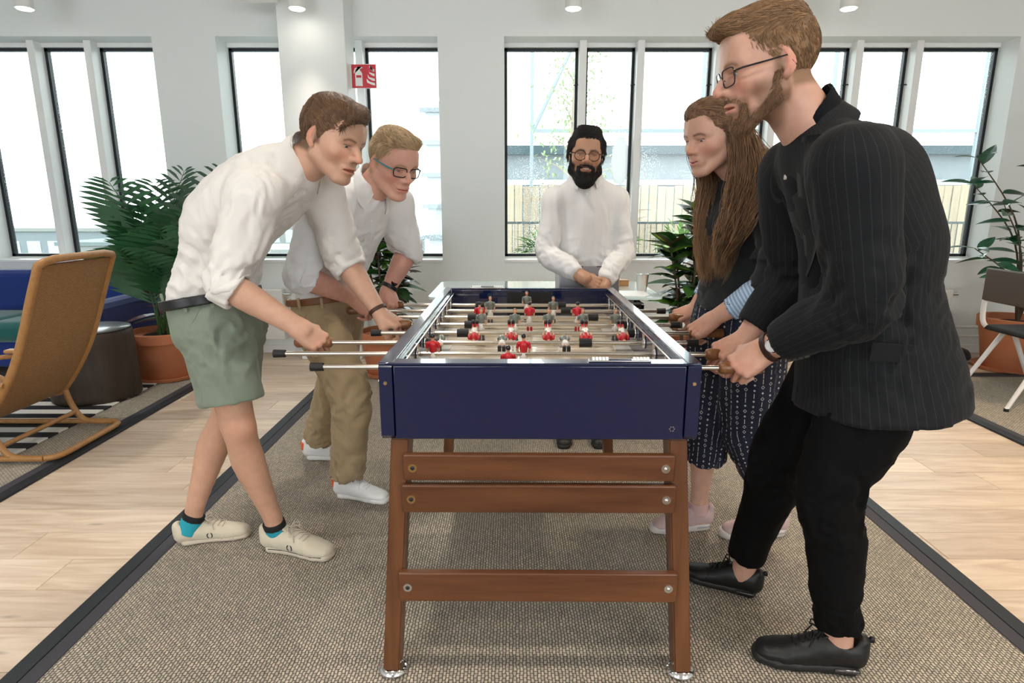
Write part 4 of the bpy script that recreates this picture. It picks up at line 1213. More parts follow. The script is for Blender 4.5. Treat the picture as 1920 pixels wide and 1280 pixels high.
def glasses(parent, base, M, m_frame, m_temple=None, shape='round', w=.0255, h=.020, thick=.0019, y=.094, z=-.003, ear=True):
    m_temple = m_temple or m_frame
    root = empty('glasses', (0, 0, 0)); root.parent = parent
    def W_(p): return np.asarray(p, float) @ M[:3, :3].T+M[:3, 3]-base
    lens_m = mat('spectacle_lens', (1, 1, 1), .02, trans=1.0, ior=1.02, spec=.5)
    e = 4.0 if shape == 'rect' else 2.2
    s0 = np.linalg.norm(M[:3, 0])
    for s in (-1, 1):
        cx = s*.0325; pts = []
        for t in np.linspace(0, 2*math.pi, 29)[:-1]:
            cc, ss = math.cos(t), math.sin(t)
            px_ = w*math.copysign(abs(cc)**(2/e), cc); pz = h*math.copysign(abs(ss)**(2/e), ss)
            if shape == 'rect' and ss < 0: px_ *= .93
            yy = y-.010*((cx+px_)/.06)**2
            pts.append(A(cx+px_, yy, z+pz))
        rim = MB().tube([W_(p) for p in pts], thick*s0, 6, True).obj('rim', m_frame, root)
        b = MB(); vs_ = [b.bm.verts.new(W_(p)) for p in pts]; b.bm.faces.new(vs_)
        vs2 = [b.bm.verts.new(W_(p+A(0, -.0015, 0))) for p in pts]; b.bm.faces.new(vs2[::-1])
        n_ = len(vs_)
        for k in range(n_): b.bm.faces.new((vs_[k], vs_[(k+1) % n_], vs2[(k+1) % n_], vs2[k]))
        b.obj('lens', lens_m, root, smooth=False)
        hx = s*(.0325+w)
        MB().tube([W_((hx, y-.010, z+h*.45)), W_((s*.072, y-.022, z+h*.5)), W_((s*.079, .03, z+.010)), W_((s*.080, -.012, z+.012)), W_((s*.079, -.030, z-.012))], [thick*s0*1.1, thick*s0*1.5, thick*s0*1.2, thick*s0, thick*s0*.9], 6).obj('temple', m_temple, root)
        MB().tube([W_((s*.010, y-.002, z-.002)), W_((s*.0085, y-.012, z-.007))], .0012*s0, 5).obj('nose_pad', m_frame, root)
    MB().tube([W_((-.0085, y, z+.004)), W_((0, y+.002, z+.007)), W_((.0085, y, z+.004))], thick*s0*1.1, 6).obj('bridge', m_frame, root)
    return root

def band(name, parent, base, c, axis, lat, ru, rv, width, m, thick=.004, h=.0035):
    """flat strap around an elliptical limb"""
    c = np.asarray(c, float); a = unit(axis)
    S = Shape(); S.econe(c-a*width*1.2, c+a*width*1.2, (ru+thick, rv+thick), (ru+thick, rv+thick), lat, k=0)
    S.econe(c-a*width*2.5, c+a*width*2.5, (ru-.001, rv-.001), (ru-.001, rv-.001), lat, k=0, op='s')
    S.half(c+a*width*.5, a); S.half(c-a*width*.5, -a)
    v, f = S.mesh(min(h, max(.0017, thick*.5)), 1, True)
    return link(name, mesh_np(name, v-base, f, m), parent)
def sock(name, parent, base, c, axis, lat, r0, r1, length, m):
    """close-fitting sock tube around the ankle"""
    c = np.asarray(c, float); a = unit(axis); S = Shape()
    S.econe(c-a*length*.9, c+a*length*.9, r0, r1, lat, k=0); S.half(c+a*length*.5, a); S.half(c-a*length*.5, -a)
    v, f = S.mesh(.0034, 1, True)
    return link(name, mesh_np(name, v-base, f, m), parent)

def sheet(name, parent, base, G, D, thick, m, uv=None, smooth=2):
    """thin closed slab from a grid of points G (rows, cols, 3) and outward directions D"""
    for _ in range(smooth):
        G[1:-1] = .5*G[1:-1]+.25*(G[:-2]+G[2:]); G[:, 1:-1] = .5*G[:, 1:-1]+.25*(G[:, :-2]+G[:, 2:])
    nr_, nc_ = G.shape[:2]; n0 = nr_*nc_
    V_ = np.concatenate([G.reshape(-1, 3), (G-D*thick).reshape(-1, 3)]); Fc = []
    for i in range(nr_-1):
        for j in range(nc_-1):
            k = i*nc_+j; Fc += [(k, k+1, k+nc_+1, k+nc_), (n0+k+nc_, n0+k+nc_+1, n0+k+1, n0+k)]
    for i in range(nr_-1):
        for j in (0, nc_-1): k = i*nc_+j; Fc.append((k, k+nc_, n0+k+nc_, n0+k))
    for j in range(nc_-1):
        for i in (0, nr_-1): k = i*nc_+j; Fc.append((k, n0+k, n0+k+1, k+1))
    return link(name, mesh_np(name, V_-base, np.array(Fc), m, uv=None if uv is None else flow_coords(V_, uv)), parent)
def trace(S, p, d, n=160, step=.002):
    """first surface point from p along d"""
    t = np.arange(n)*step; pts = p+t[:, None]*d
    s_ = S.sample(pts); k = np.argmax(s_ < 0)
    return pts[k] if (s_ < 0).any() else None
def buttons(parent, base, S, pts, front, m, r=.0055):
    for p in pts:
        q = trace(S, np.asarray(p)+np.asarray(front)*.25, -np.asarray(front))
        if q is not None:
            MB().cyl(q-base-np.asarray(front)*.001, q-base+np.asarray(front)*.0022, r, seg=12).obj('button', m, parent)
def body_obj(parent, base, parts, core):
    """core: Shape of the trunk and upper limbs inside the clothes; every skin piece is stitched to it"""
    v, f = core.mesh(.011, 1)
    parts = [(v, f, skin_cols(v, parts[0][2].mean(0)))]+list(parts)
    V, Fc, C = join_np(parts)
    o = len(v); ex = []
    for p in parts[1:]:
        n = len(p[0])
        d = np.linalg.norm(p[0][::7, None, :]-v[None, ::9, :], axis=2)
        i, j = np.unravel_index(np.argmin(d), d.shape); i, j = i*7, j*9
        fi = p[1][(p[1] == i).any(1)][0]; fj = f[(f == j).any(1)][0]
        a1 = fi[(list(fi).index(i)+1) % 4]; b1 = fj[(list(fj).index(j)+1) % 4]
        ex.append((o+i, o+a1, b1, j)); o += n
    Fc = np.concatenate([Fc, np.array(ex)])
    return link('body', mesh_np('body', V-base, Fc, skin_mat(), np.clip(C, 0, 1)), parent)
# ------------------------------------------------------------------ man in white shirt and green shorts
def torso(S, H, mid, N, uh, us, radii, k=.02):
    """radii: hem, waist, ribs, chest, top = (ru, rv)"""
    H = np.asarray(H, float); N = np.asarray(N, float); mid = np.asarray(mid, float)
    r = radii
    S.loft([(H-.10*unit(mid-H), *r[0], uh), (H, *r[0], uh), (lerp(H, mid, .55), *r[1], lerp(uh, us, .3)), (mid, *r[2], lerp(uh, us, .6)), (lerp(mid, N, .5), *r[3], us), (lerp(mid, N, .86), *r[4], us)], n=3, k=.012)
def shoulders(S, N, L, R, r=.062, drop=.02):
    for s in (L, R):
        S.cone(np.asarray(N)-A(0, 0, drop+.012), np.asarray(s), r*.9, r, k=.05)
def collar(parent, base, shirt, N, headc, front, r, m, h=.036, spread=.03, gap=.02, drop=.03, name='collar'):
    """shirt collar: standing band open at the front and two folded leaves lying on the shirt"""
    N = np.asarray(N, float); a = unit(np.asarray(headc)-N); fr = unit(np.asarray(front)-a*np.dot(front, a)); rt = np.cross(fr, a)
    S = Shape()
    S.econe(N-a*.02, N+a*h, (r+.012, r+.014), (r+.006, r+.008), rt, k=0)
    S.econe(N-a*.06, N+a*(h+.06), (r+.005, r+.007), (r, r+.001), rt, k=0, op='s')
    S.half(N+a*h, unit(a+fr*.25)); S.half(N-a*.012, -a)
    Q = np.stack([rt, fr, a], 1)
    S.box(N+fr*(r+.012)+a*(h*.5), (gap, .05, .06), Q, r=.004, k=.0, op='s')
    v, f = S.mesh(.0028, 1)
    o = link(name, mesh_np(name, v-base, f, m), parent)
    def put(p, d, off=.005):
        q = trace(shirt, p+d*.22, -d, 220, .0015)
        return (p if q is None or np.linalg.norm(q-p) > .09 else q)+d*off
    for s in (-1, 1):
        ts = [-1.45, -.8, -.2, .4, .85, 1.15]
        top = [N+a*(h-.002-(.012 if i == 5 else 0))+(rt*s*math.cos(t)+fr*math.sin(t))*(r+.010) for i, t in enumerate(ts)]
        dirs = [unit(rt*s*math.cos(t)+fr*math.sin(t)) for t in ts]
        low = [put(N-a*.004+d*(r+.018), d, .004) for d in dirs[:3]]
        low.append(put(N-a*drop*.35+dirs[3]*(r+.018), dirs[3], .004))
        tipd = unit(fr+rt*s*.35)
        low.append(put(N-a*drop*.8+rt*s*(.030+spread)+fr*(r*.9), tipd, .005)); low.append(put(N-a*drop+rt*s*(.012+spread)+fr*(r+.01), tipd, .006))
        nr_, nc_ = 21, 6; G = np.zeros((nr_, nc_, 3)); D_ = np.zeros((nr_, nc_, 3))
        tp, lw, dr = np.array(top), np.array(low), np.array(dirs)
        for i, t in enumerate(np.linspace(0, 5, nr_)):
            k = min(int(t), 4); w = t-k
            for j, u_ in enumerate(np.linspace(0, 1, nc_)):
                dd = unit(lerp(dr[k], dr[k+1], w)); D_[i, j] = dd
                G[i, j] = lerp(lerp(tp[k], tp[k+1], w), lerp(lw[k], lw[k+1], w), u_)+dd*.007*math.sin(math.pi*u_)
        sheet('collar_leaf', o, base, G, D_, .003, m, smooth=1)
    return o

M_shirt1 = cloth_mat('ivory_cotton', (.80, .765, .73), var=.95)
M_shirt2 = cloth_mat('white_poplin', (.82, .815, .82), var=.96)
M_btn = mat('shirt_button', (.86, .84, .80), .3)

def man_one():
    base = A(-.98, 2.1, 0)
    pr = empty('person', base, 'man in an ivory shirt and sage green shorts leaning over two handles', 'person')
    tone = (.63, .375, .265)
    H = A(-1.045, 2.13, .955); N = A(-.722, 2.12, 1.425); mid = A(-.945, 2.12, 1.235)
    fwd = unit(A(.90, -.42, 0)); rt = unit(np.cross(fwd, (0, 0, 1)))          # right side points to the camera
    Rs = A(-.800, 1.955, 1.315); Ls = A(-.690, 2.275, 1.345)
    Re = A(-.884, 1.90, 1.045); Le = A(-.625, 2.325, 1.075)
    # hands on rods F (2) and D (4)
    Hr = rod_world(2, -.650); Hl = rod_world(4, -.440)
    MR = grip(Hr, (.74, .16, -.62), (.38, -.70, .58), 1.0)
    ML = hand_frame(Hl+A(-.058, .012, .045), (.80, -.16, -.48), (.50, -.25, .80), 1.0)
    hm = frame(P(624, 262, 2.06), (.86, -.40, -.34), (.10, .04, 1), 1.06)
    # ---- skin
    parts = []
    S, v, f, c = build_head(hm, N-A(.01, 0, .03), tone, dict(brow=(.16, .085, .045), mouth_open=.0042, mouth_w=.023, nose=1.1, lid=.0036, scalp=(.12, .065, .035), hairline=.085,
        beard='stubble', beard_col=(.34, .19, .12), beard_base=.22))
    parts.append((v, f, c))
    for side, M, E in ((1, MR, Re), (-1, ML, Le)):
        S = Shape(); w = M[:3, 3]
        forearm(S, E, w, M[:3, 1], (.042, .044, .030, .022))
        nl = add_hand(S, M, side, (48, 74, 40), spread=.03)
        v, f = S.mesh(.0028, 1, True); parts.append((v, f, skin_cols(v, tone, nl, [(w+M[:3, 0]*.09, .03)])))
    Rh, Rk, Ra = A(-1.015, 2.055, .93), A(-.957, 2.03, .530), lerp(PF(496, 1030), PF(634, 1052), .20)+A(0, 0, .10)
    Lh, Lk, La = A(-1.03, 2.22, .93), A(-1.075, 2.215, .525), lerp(PF(332, 1024), PF(480, 1004), .20)+A(0, 0, .10)
    for h_, k_, a_ in ((Rh, Rk, Ra), (Lh, Lk, La)):
        S = Shape(); u = rt; bk = -fwd
        S.loft([(lerp(h_, k_, .45), .074, .078, u), (lerp(h_, k_, .85), .055, .060, u), (k_, .051, .056, u), (lerp(k_, a_, .12)+bk*.006, .048, .053, u), (lerp(k_, a_, .33)+bk*.016, .052, .058, u),
                (lerp(k_, a_, .62)+bk*.008, .040, .043, u), (lerp(k_, a_, .88), .030, .034, u), (a_-A(0, 0, .04), .031, .036, u)], n=3)
        S.ell(k_+fwd*.030, (.026, .026, .034), k=.03)
        v, f = S.mesh(.005); parts.append((v, f, skin_cols(v, np.array(tone)*A(.98, .95, .92), (), [(k_+fwd*.04, .06)])))
    K = Shape(); torso(K, H+A(0, 0, .06), mid, N, rt, rt, [(.110, .075), (.125, .09), (.15, .105), (.15, .095), (.09, .065)]); shoulders(K, N, Ls, Rs, .05)
    for p_, q_ in ((Rs, Re), (Ls, Le)): K.cone(p_, q_, .05, .042, k=.03)
    for p_, q_ in ((Rh, Rk), (Lh, Lk)): K.cone(lerp(p_, q_, .22)-A(0, 0, .02), lerp(p_, q_, .6), .066, .060, k=.05)
    body_obj(pr, base, parts, K)
    eyes(hm, pr, base, (.06, .08, .09), (.1, 1, -.30))
    # ---- hair: brown, combed forward and across
    Vv = hair_cap(hm, .006, .008, .008, (.066, .090, .034), (0, .004, .092))
    Vv.cone((-.030, .060, .104), (.040, .088, .080), .016, .012, k=.02); Vv.cone((.030, .086, .084), (.064, .072, .048), .012, .006, k=.014)
    cap_cuts(Vv, (.108, -.012, .092, .086))
    def fl(q):
        x, y, z = q.T; t = sm(z, .02, .085)
        d = np.stack([.75*t, .25+.55*t, -.9*(1-t)-.05], 1)
        b_ = sm(-y, .03, .08)[:, None]
        return d*(1-b_)+b_*np.stack([.15+0*x, -.35+0*x, -.9+0*x], 1)
    grow_hair('hair', pr, base, hm, Vv, fl, 7000, .048, .00062, (.165, .088, .045), 11, lift=.0006, jitter=.07, nseg=4)
    # ---- shirt
    S = Shape()
    for sh, el, hn in ((Rs, Re, MR[:3, 3]), (Ls, Le, ML[:3, 3])):
        ax_ = unit(np.cross(el-sh, hn-el)); cu = lerp(el, hn, .10)
        S.loft([(sh, .074, .078, ax_), (lerp(sh, el, .5), .066, .070, ax_), (lerp(sh, el, .85), .062, .066, ax_), (el, .058, .060, ax_), (cu, .056, .058, ax_)], n=3, k=.02)
        d = unit(hn-el)
        S.half(cu+d*.012, d, cu-.10, cu+.12)
    torso(S, H+A(0, 0, .02), mid, N, rt, rt, [(.154, .110), (.150, .112), (.172, .128), (.178, .118), (.120, .085)])
    shoulders(S, N, Ls, Rs, .066)
    bn = unit(A(-.17, .05, 1)); S.half(H+A(0, 0, .028), -bn, H-.35, H+A(.35, .35, .12))
    v, f = S.mesh(.0058, 1)
    v = folds(v, f, .0075, unit(N-H), 11, 2.6, 3, [(Re, .13, .016, rt), (Le, .13, .014, rt), (lerp(Rs, N, .2), .14, .010, unit(Rs-Le)), (H+A(.06, -.05, .1), .2, .013, unit(A(.6, -.3, -.5))), (mid+fwd*.12, .16, .010, unit(A(.5, 0, -.8)))], (H+A(0, 0, .03), bn, .03))
    sh_o = link('shirt', mesh_np('shirt', v-base, f, M_shirt1), pr)
    S.field(.0058)
    for E, M in ((Re, MR), (Le, ML)):      # rolled cuffs
        d = unit(M[:3, 3]-E); c0 = lerp(E, M[:3, 3], .10)-d*.028
        C = Shape(); lat = unit(np.cross(d, (0, .3, 1)))
        C.econe(c0-d*.022, c0+d*.034, (.066, .068), (.063, .065), lat, k=0); C.econe(c0+d*.0, c0+d*.12, (.050, .051), (.052, .053), lat, k=0, op='s'); C.half(c0+d*.042, d); C.half(c0-d*.026, -d)
        v, f = C.mesh(.0045, 1); v = folds(v, f, .005, d, 18, 2, 5)
        link('rolled_cuff', mesh_np('rolled_cuff', v-base, f, M_shirt1), sh_o)
    collar(sh_o, base, S, lerp(N, hm[:3, 3]-hm[:3, 1]*.03, .20), hm[:3, 3]-hm[:3, 1]*.03, fwd+A(0, 0, -.5), .062, M_shirt1, .036, .032, .016, .045)
    ax = unit(N-H); fr = unit(fwd-ax*np.dot(fwd, ax))
    buttons(sh_o, base, S, [lerp(H, N, t)+rt*.0 for t in (.25, .42, .58, .74, .9)], fr, M_btn)
    # ---- shorts and belt
    M_sh = cloth_mat('sage_linen', (.225, .265, .205), var=.86, weave=500, bumps=.25)
    S = Shape(); up = bn
    S.econe(H+up*.03, H-up*.09, (.162, .120), (.172, .128), rt, k=.03)
    for h_, k_ in ((Rh, Rk), (Lh, Lk)):
        e = lerp(h_, k_, .80)
        S.loft([(h_-A(0, 0, .055), .092, .112, rt), (lerp(h_, k_, .35), .094, .110, rt), (lerp(h_, k_, .65), .090, .102, rt), (e, .090, .100, rt)], n=3, k=.03)
        d = unit(k_-h_); S.half(lerp(h_, k_, .76), d, lerp(h_, k_, .76)-A(.13, .10, .14), lerp(h_, k_, .76)+A(.13, .10, .16))
        S.cone(lerp(h_, k_, .71), lerp(h_, k_, .9), .076, .080, k=.004, op='s')
    S.half(H+up*.030, up)
    v, f = S.mesh(.0055, 1)
    v = folds(v, f, .008, (0, 0, 1), 10, 1.6, 21, [(lerp(Rh, Rk, .2)+fwd*.06, .14, .014, rt), (Lh+fwd*.1, .12, .012, rt)], (H+up*.02, up, .08))
    so = link('shorts', mesh_np('shorts', v-base, f, M_sh), pr)
    pk = MB(); pp = [trace(S, H+rt*.3+fwd*(.085-.0*t)+A(0, 0, .02-.16*t)-fwd*(.075*t**2), -rt) for t in np.linspace(0, 1, 7)]
    pk.tube([p-base for p in pp if p is not None], .0026, 6).obj('pocket_seam', M_sh, so)
    M_blk = mat('black_leather', (.010, .010, .012), .35, bump=(200, .1, .001))
    bl = band('belt', pr, base, H+up*.018, up, rt, .176, .134, .034, M_blk, .006, .004)
    bc = trace(S, H+fwd*.3+up*.01, -fwd)
    bc = (bc if bc is not None else H+fwd*.125)+up*.01+fwd*.006-base
    rot = Matrix(np.stack([rt, fwd, up], 1).tolist())
    MB().box(bc, (.042, .006, .036), .002, rot).obj('buckle', M_chrome, bl)
    for a in (-.75, .45, 1.0):
        p = H+up*.018+rt*math.cos(a)*.172+fwd*math.sin(a)*.129-base
        MB().box(p, (.012, .008, .048), .002, Matrix(np.stack([unit(np.cross(up, rt*math.cos(a)+fwd*math.sin(a))), unit(rt*math.cos(a)+fwd*math.sin(a)), up], 1).tolist())).obj('belt_loop', M_sh, so)
    # ---- socks and shoes
    m_can = cloth_mat('cream_canvas', (.66, .59, .46), var=.85, weave=600); m_sole = mat('cream_sole', (.58, .50, .40), .6); m_lace = mat('beige_lace', (.56, .50, .42), .8)
    m_dark = mat('navy_trim', (.012, .013, .022), .5)
    for a_, k_, hl, te in ((Ra, Rk, PF(496, 1030), PF(634, 1052)), (La, Lk, PF(332, 1024), PF(480, 1004))):
        shoe(pr, base, hl, te, m_can, m_sole, m_lace, high=.95, sole_h=.022, accents=[('wreath', m_dark), ('stripe', m_dark)])
        d = unit(k_-a_)
        ank = lerp(hl, te, .2)+A(0, 0, .07)
        c0 = lerp(ank, a_, .5)
        sk = sock('sock', pr, base, c0+d*.004, d, rt, (.036, .041), (.0375, .0415), .075, mat('turquoise_sock', (.02, .33, .42), .9))
        sock('sock_cuff', sk, base, c0+d*.034, d, rt, (.0385, .0425), (.039, .043), .024, mat('black_sock', (.012, .012, .014), .9))
    # ---- leather bracelet on the far wrist
    w = ML[:3, 3]; fd = unit(w-Le)
    band('bracelet', pr, base, w-fd*.012, fd, ML[:3, 1], .036, .030, .014, mat('brown_leather', (.06, .022, .012), .5), .003, .0025)
man_one()
# ------------------------------------------------------------------ blond man in glasses, white shirt and khaki trousers
def man_two():
    base = A(-.80, 2.65, 0)
    pr = empty('person', base, 'blond man in glasses, white shirt and khaki trousers gripping the far handles', 'person')
    tone = (.70, .40, .315)
    H = A(-.815, 2.66, .875); N = A(-.592, 2.545, 1.345); mid = A(-.735, 2.62, 1.13)
    fwd = unit(A(.80, -.60, 0)); rt = unit(np.cross(fwd, (0, 0, 1)))
    Rs = A(-.735, 2.41, 1.270); Ls = A(-.500, 2.675, 1.295)
    Re = A(-.805, 2.36, 1.020); Le = A(-.478, 2.80, 1.075)
    Hr = rod_world(6, -.640); Hl = rod_world(7, -.545)
    MR = grip(Hr, (.70, .30, -.62), (.45, -.50, .70), 1.0)
    ML = hand_frame(Hl+A(-.012, .020, .070), (.34, -.50, -.80), (.72, -.45, .50), 1.0)
    hm = frame(P(737, 307, 2.47), (.66, -.62, -.36), (.08, -.02, 1), 1.05)
    parts = []
    S, v, f, c = build_head(hm, N-A(.01, 0, .03), tone, dict(brow=(.42, .25, .13), mouth_w=.024, smile=.001, nose=.95, lid=.0026, scalp=(.45, .30, .17), hairline=.086, jaw=1.05,
        beard='stubble', beard_col=(.52, .30, .19), beard_base=.22))
    parts.append((v, f, c))
    for side, M, E in ((1, MR, Re), (-1, ML, Le)):
        S = Shape(); w = M[:3, 3]
        forearm(S, E, w, M[:3, 1], (.043, .045, .030, .022))
        nl = add_hand(S, M, side, (48, 74, 40), spread=.03)
        v, f = S.mesh(.0028, 1, True); parts.append((v, f, skin_cols(v, np.array(tone)*A(1, .92, .9), nl, [(w+M[:3, 0]*.09, .03)])))
    Rh, Rk, Ra = A(-.830, 2.565, .84), A(-.672, 2.46, .50), lerp(PF(630, 932), PF(735, 946), .22)+A(0, 0, .09)
    Lh, Lk, La = A(-.775, 2.74, .84), A(-.845, 2.82, .47), lerp(PF(572, 862), PF(682, 864), .22)+A(0, 0, .09)
    K = Shape(); torso(K, H+A(0, 0, .06), mid, N, rt, rt, [(.110, .075), (.125, .09), (.15, .105), (.15, .095), (.09, .065)]); shoulders(K, N, Ls, Rs, .05)
    for p_, q_ in ((Rs, Re), (Ls, Le)): K.cone(p_, q_, .05, .042, k=.03)
    for h_, k_, a_ in ((Rh, Rk, Ra), (Lh, Lk, La)): K.cone(lerp(h_, k_, .22), k_, .064, .046, k=.05); K.cone(k_, a_, .05, .034, k=.02)
    body_obj(pr, base, parts, K)
    eyes(hm, pr, base, (.10, .15, .20), (.1, 1, -.4))
    V = hair_cap(hm, .004, .004, .006, (.062, .086, .032), (0, .002, .093))
    V.cone((-.035, .066, .100), (.035, .066, .100), .015, .015, k=.022)
    cap_cuts(V, (.108, -.010, .090, .090))
    def fl(q):
        x, y, z = q.T; t = sm(z, .05, .10)
        return np.stack([.35*t, -.75*t-.2*(1-t), .45*t-.8*(1-t)], 1)
    grow_hair('hair', pr, base, hm, V, fl, 6500, .034, .0006, (.56, .40, .235), 12, lift=.0014, jitter=.14, nseg=4)
    glasses(pr, base, hm, mat('black_acetate', (.012, .012, .014), .25), mat('teal_acetate', (.05, .27, .33), .3), 'rect', .026, .0165, .0021, .096, -.003)
    # shirt
    S = Shape()
    for sh, el, hn in ((Rs, Re, MR[:3, 3]), (Ls, Le, ML[:3, 3])):
        ax_ = unit(np.cross(el-sh, hn-el)); cu = lerp(el, hn, .06)
        S.loft([(sh, .072, .076, ax_), (lerp(sh, el, .5), .066, .070, ax_), (lerp(sh, el, .85), .063, .066, ax_), (el, .059, .060, ax_), (cu, .057, .058, ax_)], n=3, k=.02)
        d = unit(hn-el); S.half(cu+d*.010, d, cu-.10, cu+.12)
    torso(S, H+A(0, 0, .02), mid, N, rt, rt, [(.150, .112), (.150, .115), (.172, .128), (.176, .116), (.120, .085)])
    shoulders(S, N, Ls, Rs, .066)
    bn = unit(A(-.10, .06, 1)); S.half(H+A(0, 0, .010), -bn, H-.35, H+A(.35, .35, .10))
    v, f = S.mesh(.006, 1)
    v = folds(v, f, .0065, unit(N-H), 11, 2.6, 13, [(Re, .12, .014, rt), (Le, .12, .014, rt), (H+fwd*.08+A(0, 0, .08), .18, .011, rt), (mid+fwd*.1, .15, .009, unit(A(.4, 0, -.8)))])
    so = link('shirt', mesh_np('shirt', v-base, f, M_shirt2), pr)
    for E, M in ((Re, MR), (Le, ML)):
        d = unit(M[:3, 3]-E); c0 = lerp(E, M[:3, 3], .06)-d*.028
        C = Shape(); lat = unit(np.cross(d, (0, .3, 1)))
        C.econe(c0-d*.022, c0+d*.034, (.066, .067), (.064, .065), lat, k=0); C.econe(c0, c0+d*.12, (.050, .051), (.053, .054), lat, k=0, op='s'); C.half(c0+d*.040, d); C.half(c0-d*.026, -d)
        v, f = C.mesh(.0045, 1); v = folds(v, f, .005, d, 18, 2, 6)
        link('rolled_cuff', mesh_np('rolled_cuff', v-base, f, M_shirt2), so)
    nk = hm[:3, 3]-hm[:3, 1]*.03
    collar(so, base, S, lerp(N, nk, .20), nk, fwd+A(0, 0, -.4), .062, M_shirt2, .038, .034, .014, .045)
    ax = unit(N-H); fr = unit(fwd-ax*np.dot(fwd, ax))
    buttons(so, base, S, [lerp(H, N, t) for t in (.2, .36, .52, .68, .84)], fr, M_btn)
    # trousers
    M_kh = cloth_mat('khaki_twill', (.42, .315, .185), var=.88, weave=700, bumps=.2)
    S = Shape(); up = bn
    S.econe(H+up*.03, H-up*.07, (.154, .118), (.166, .128), rt, k=.03)
    for h_, k_, a_ in ((Rh, Rk, Ra), (Lh, Lk, La)):
        S.loft([(h_-A(0, 0, .05), .088, .102, rt), (lerp(h_, k_, .4), .088, .098, rt), (k_, .074, .080, rt), (lerp(k_, a_, .45), .068, .072, rt), (lerp(k_, a_, .96), .062, .066, rt)], n=3, k=.03)
        d = unit(a_-k_); c0 = lerp(k_, a_, .93); S.half(c0, d, c0-A(.12, .12, .10), c0+A(.12, .12, .1)); S.cone(lerp(k_, a_, .82), a_, .050, .052, k=.003, op='s')
    S.half(H+up*.030, up)
    v, f = S.mesh(.006, 1)
    v = folds(v, f, .006, (0, 0, 1), 11, 1.5, 31, [(Rk-fwd*.03, .14, .016, rt), (Lk-fwd*.03, .14, .016, rt), (lerp(Rk, Ra, .85), .12, .020, rt), (lerp(Lk, La, .85), .12, .020, rt), (Rh+fwd*.08, .13, .013, rt)], (H+up*.02, up, .08))
    to = link('trousers', mesh_np('trousers', v-base, f, M_kh), pr)
    pp = [trace(S, H+rt*.3+fwd*(.085-.07*t*t)+A(0, 0, .02-.15*t), -rt) for t in np.linspace(0, 1, 7)]
    MB().tube([p-base for p in pp if p is not None], .0026, 6).obj('pocket_seam', M_kh, to)
    M_tan = mat('tan_leather', (.20, .075, .03), .45, bump=(200, .1, .001))
    bl = band('belt', pr, base, H+up*.016, up, rt, .164, .128, .030, M_tan, .006, .004)
    for a in (-.6, .35, .95):
        p = H+up*.016+rt*math.cos(a)*.176+fwd*math.sin(a)*.140-base
        nrm = unit(rt*math.cos(a)+fwd*math.sin(a))
        MB().box(p, (.012, .008, .046), .002, Matrix(np.stack([unit(np.cross(up, nrm)), nrm, up], 1).tolist())).obj('belt_loop', M_kh, to)
    # shoes, watch
    m_w = mat('white_shoe_leather', (.80, .80, .80), .4, bump=(150, .06, .001)); m_s = mat('white_rubber', (.76, .75, .73), .5); m_o = mat('orange_suede', (.75, .13, .03), .7); m_l = mat('white_lace', (.8, .8, .79), .8)
    shoe(pr, base, PF(630, 932), PF(735, 946), m_w, m_s, m_l, high=1.05, sole_h=.026, tab=('patch', m_o))
    shoe(pr, base, PF(572, 862), PF(682, 864), m_w, m_s, m_l, high=1.05, sole_h=.026, tab=('patch', m_o))
    w = ML[:3, 3]; fd = unit(w-Le)
    wb = band('wristwatch', pr, base, w-fd*.012, fd, ML[:3, 1], .036, .030, .018, mat('black_strap', (.012, .012, .013), .5), .0035, .0025)
    MB().cyl(w-fd*.012+ML[:3, 2]*.031-base, w-fd*.012+ML[:3, 2]*.039-base, .016, seg=20).obj('watch_case', mat('black_watch_case', (.02, .02, .022), .2, .8), wb)
man_two()
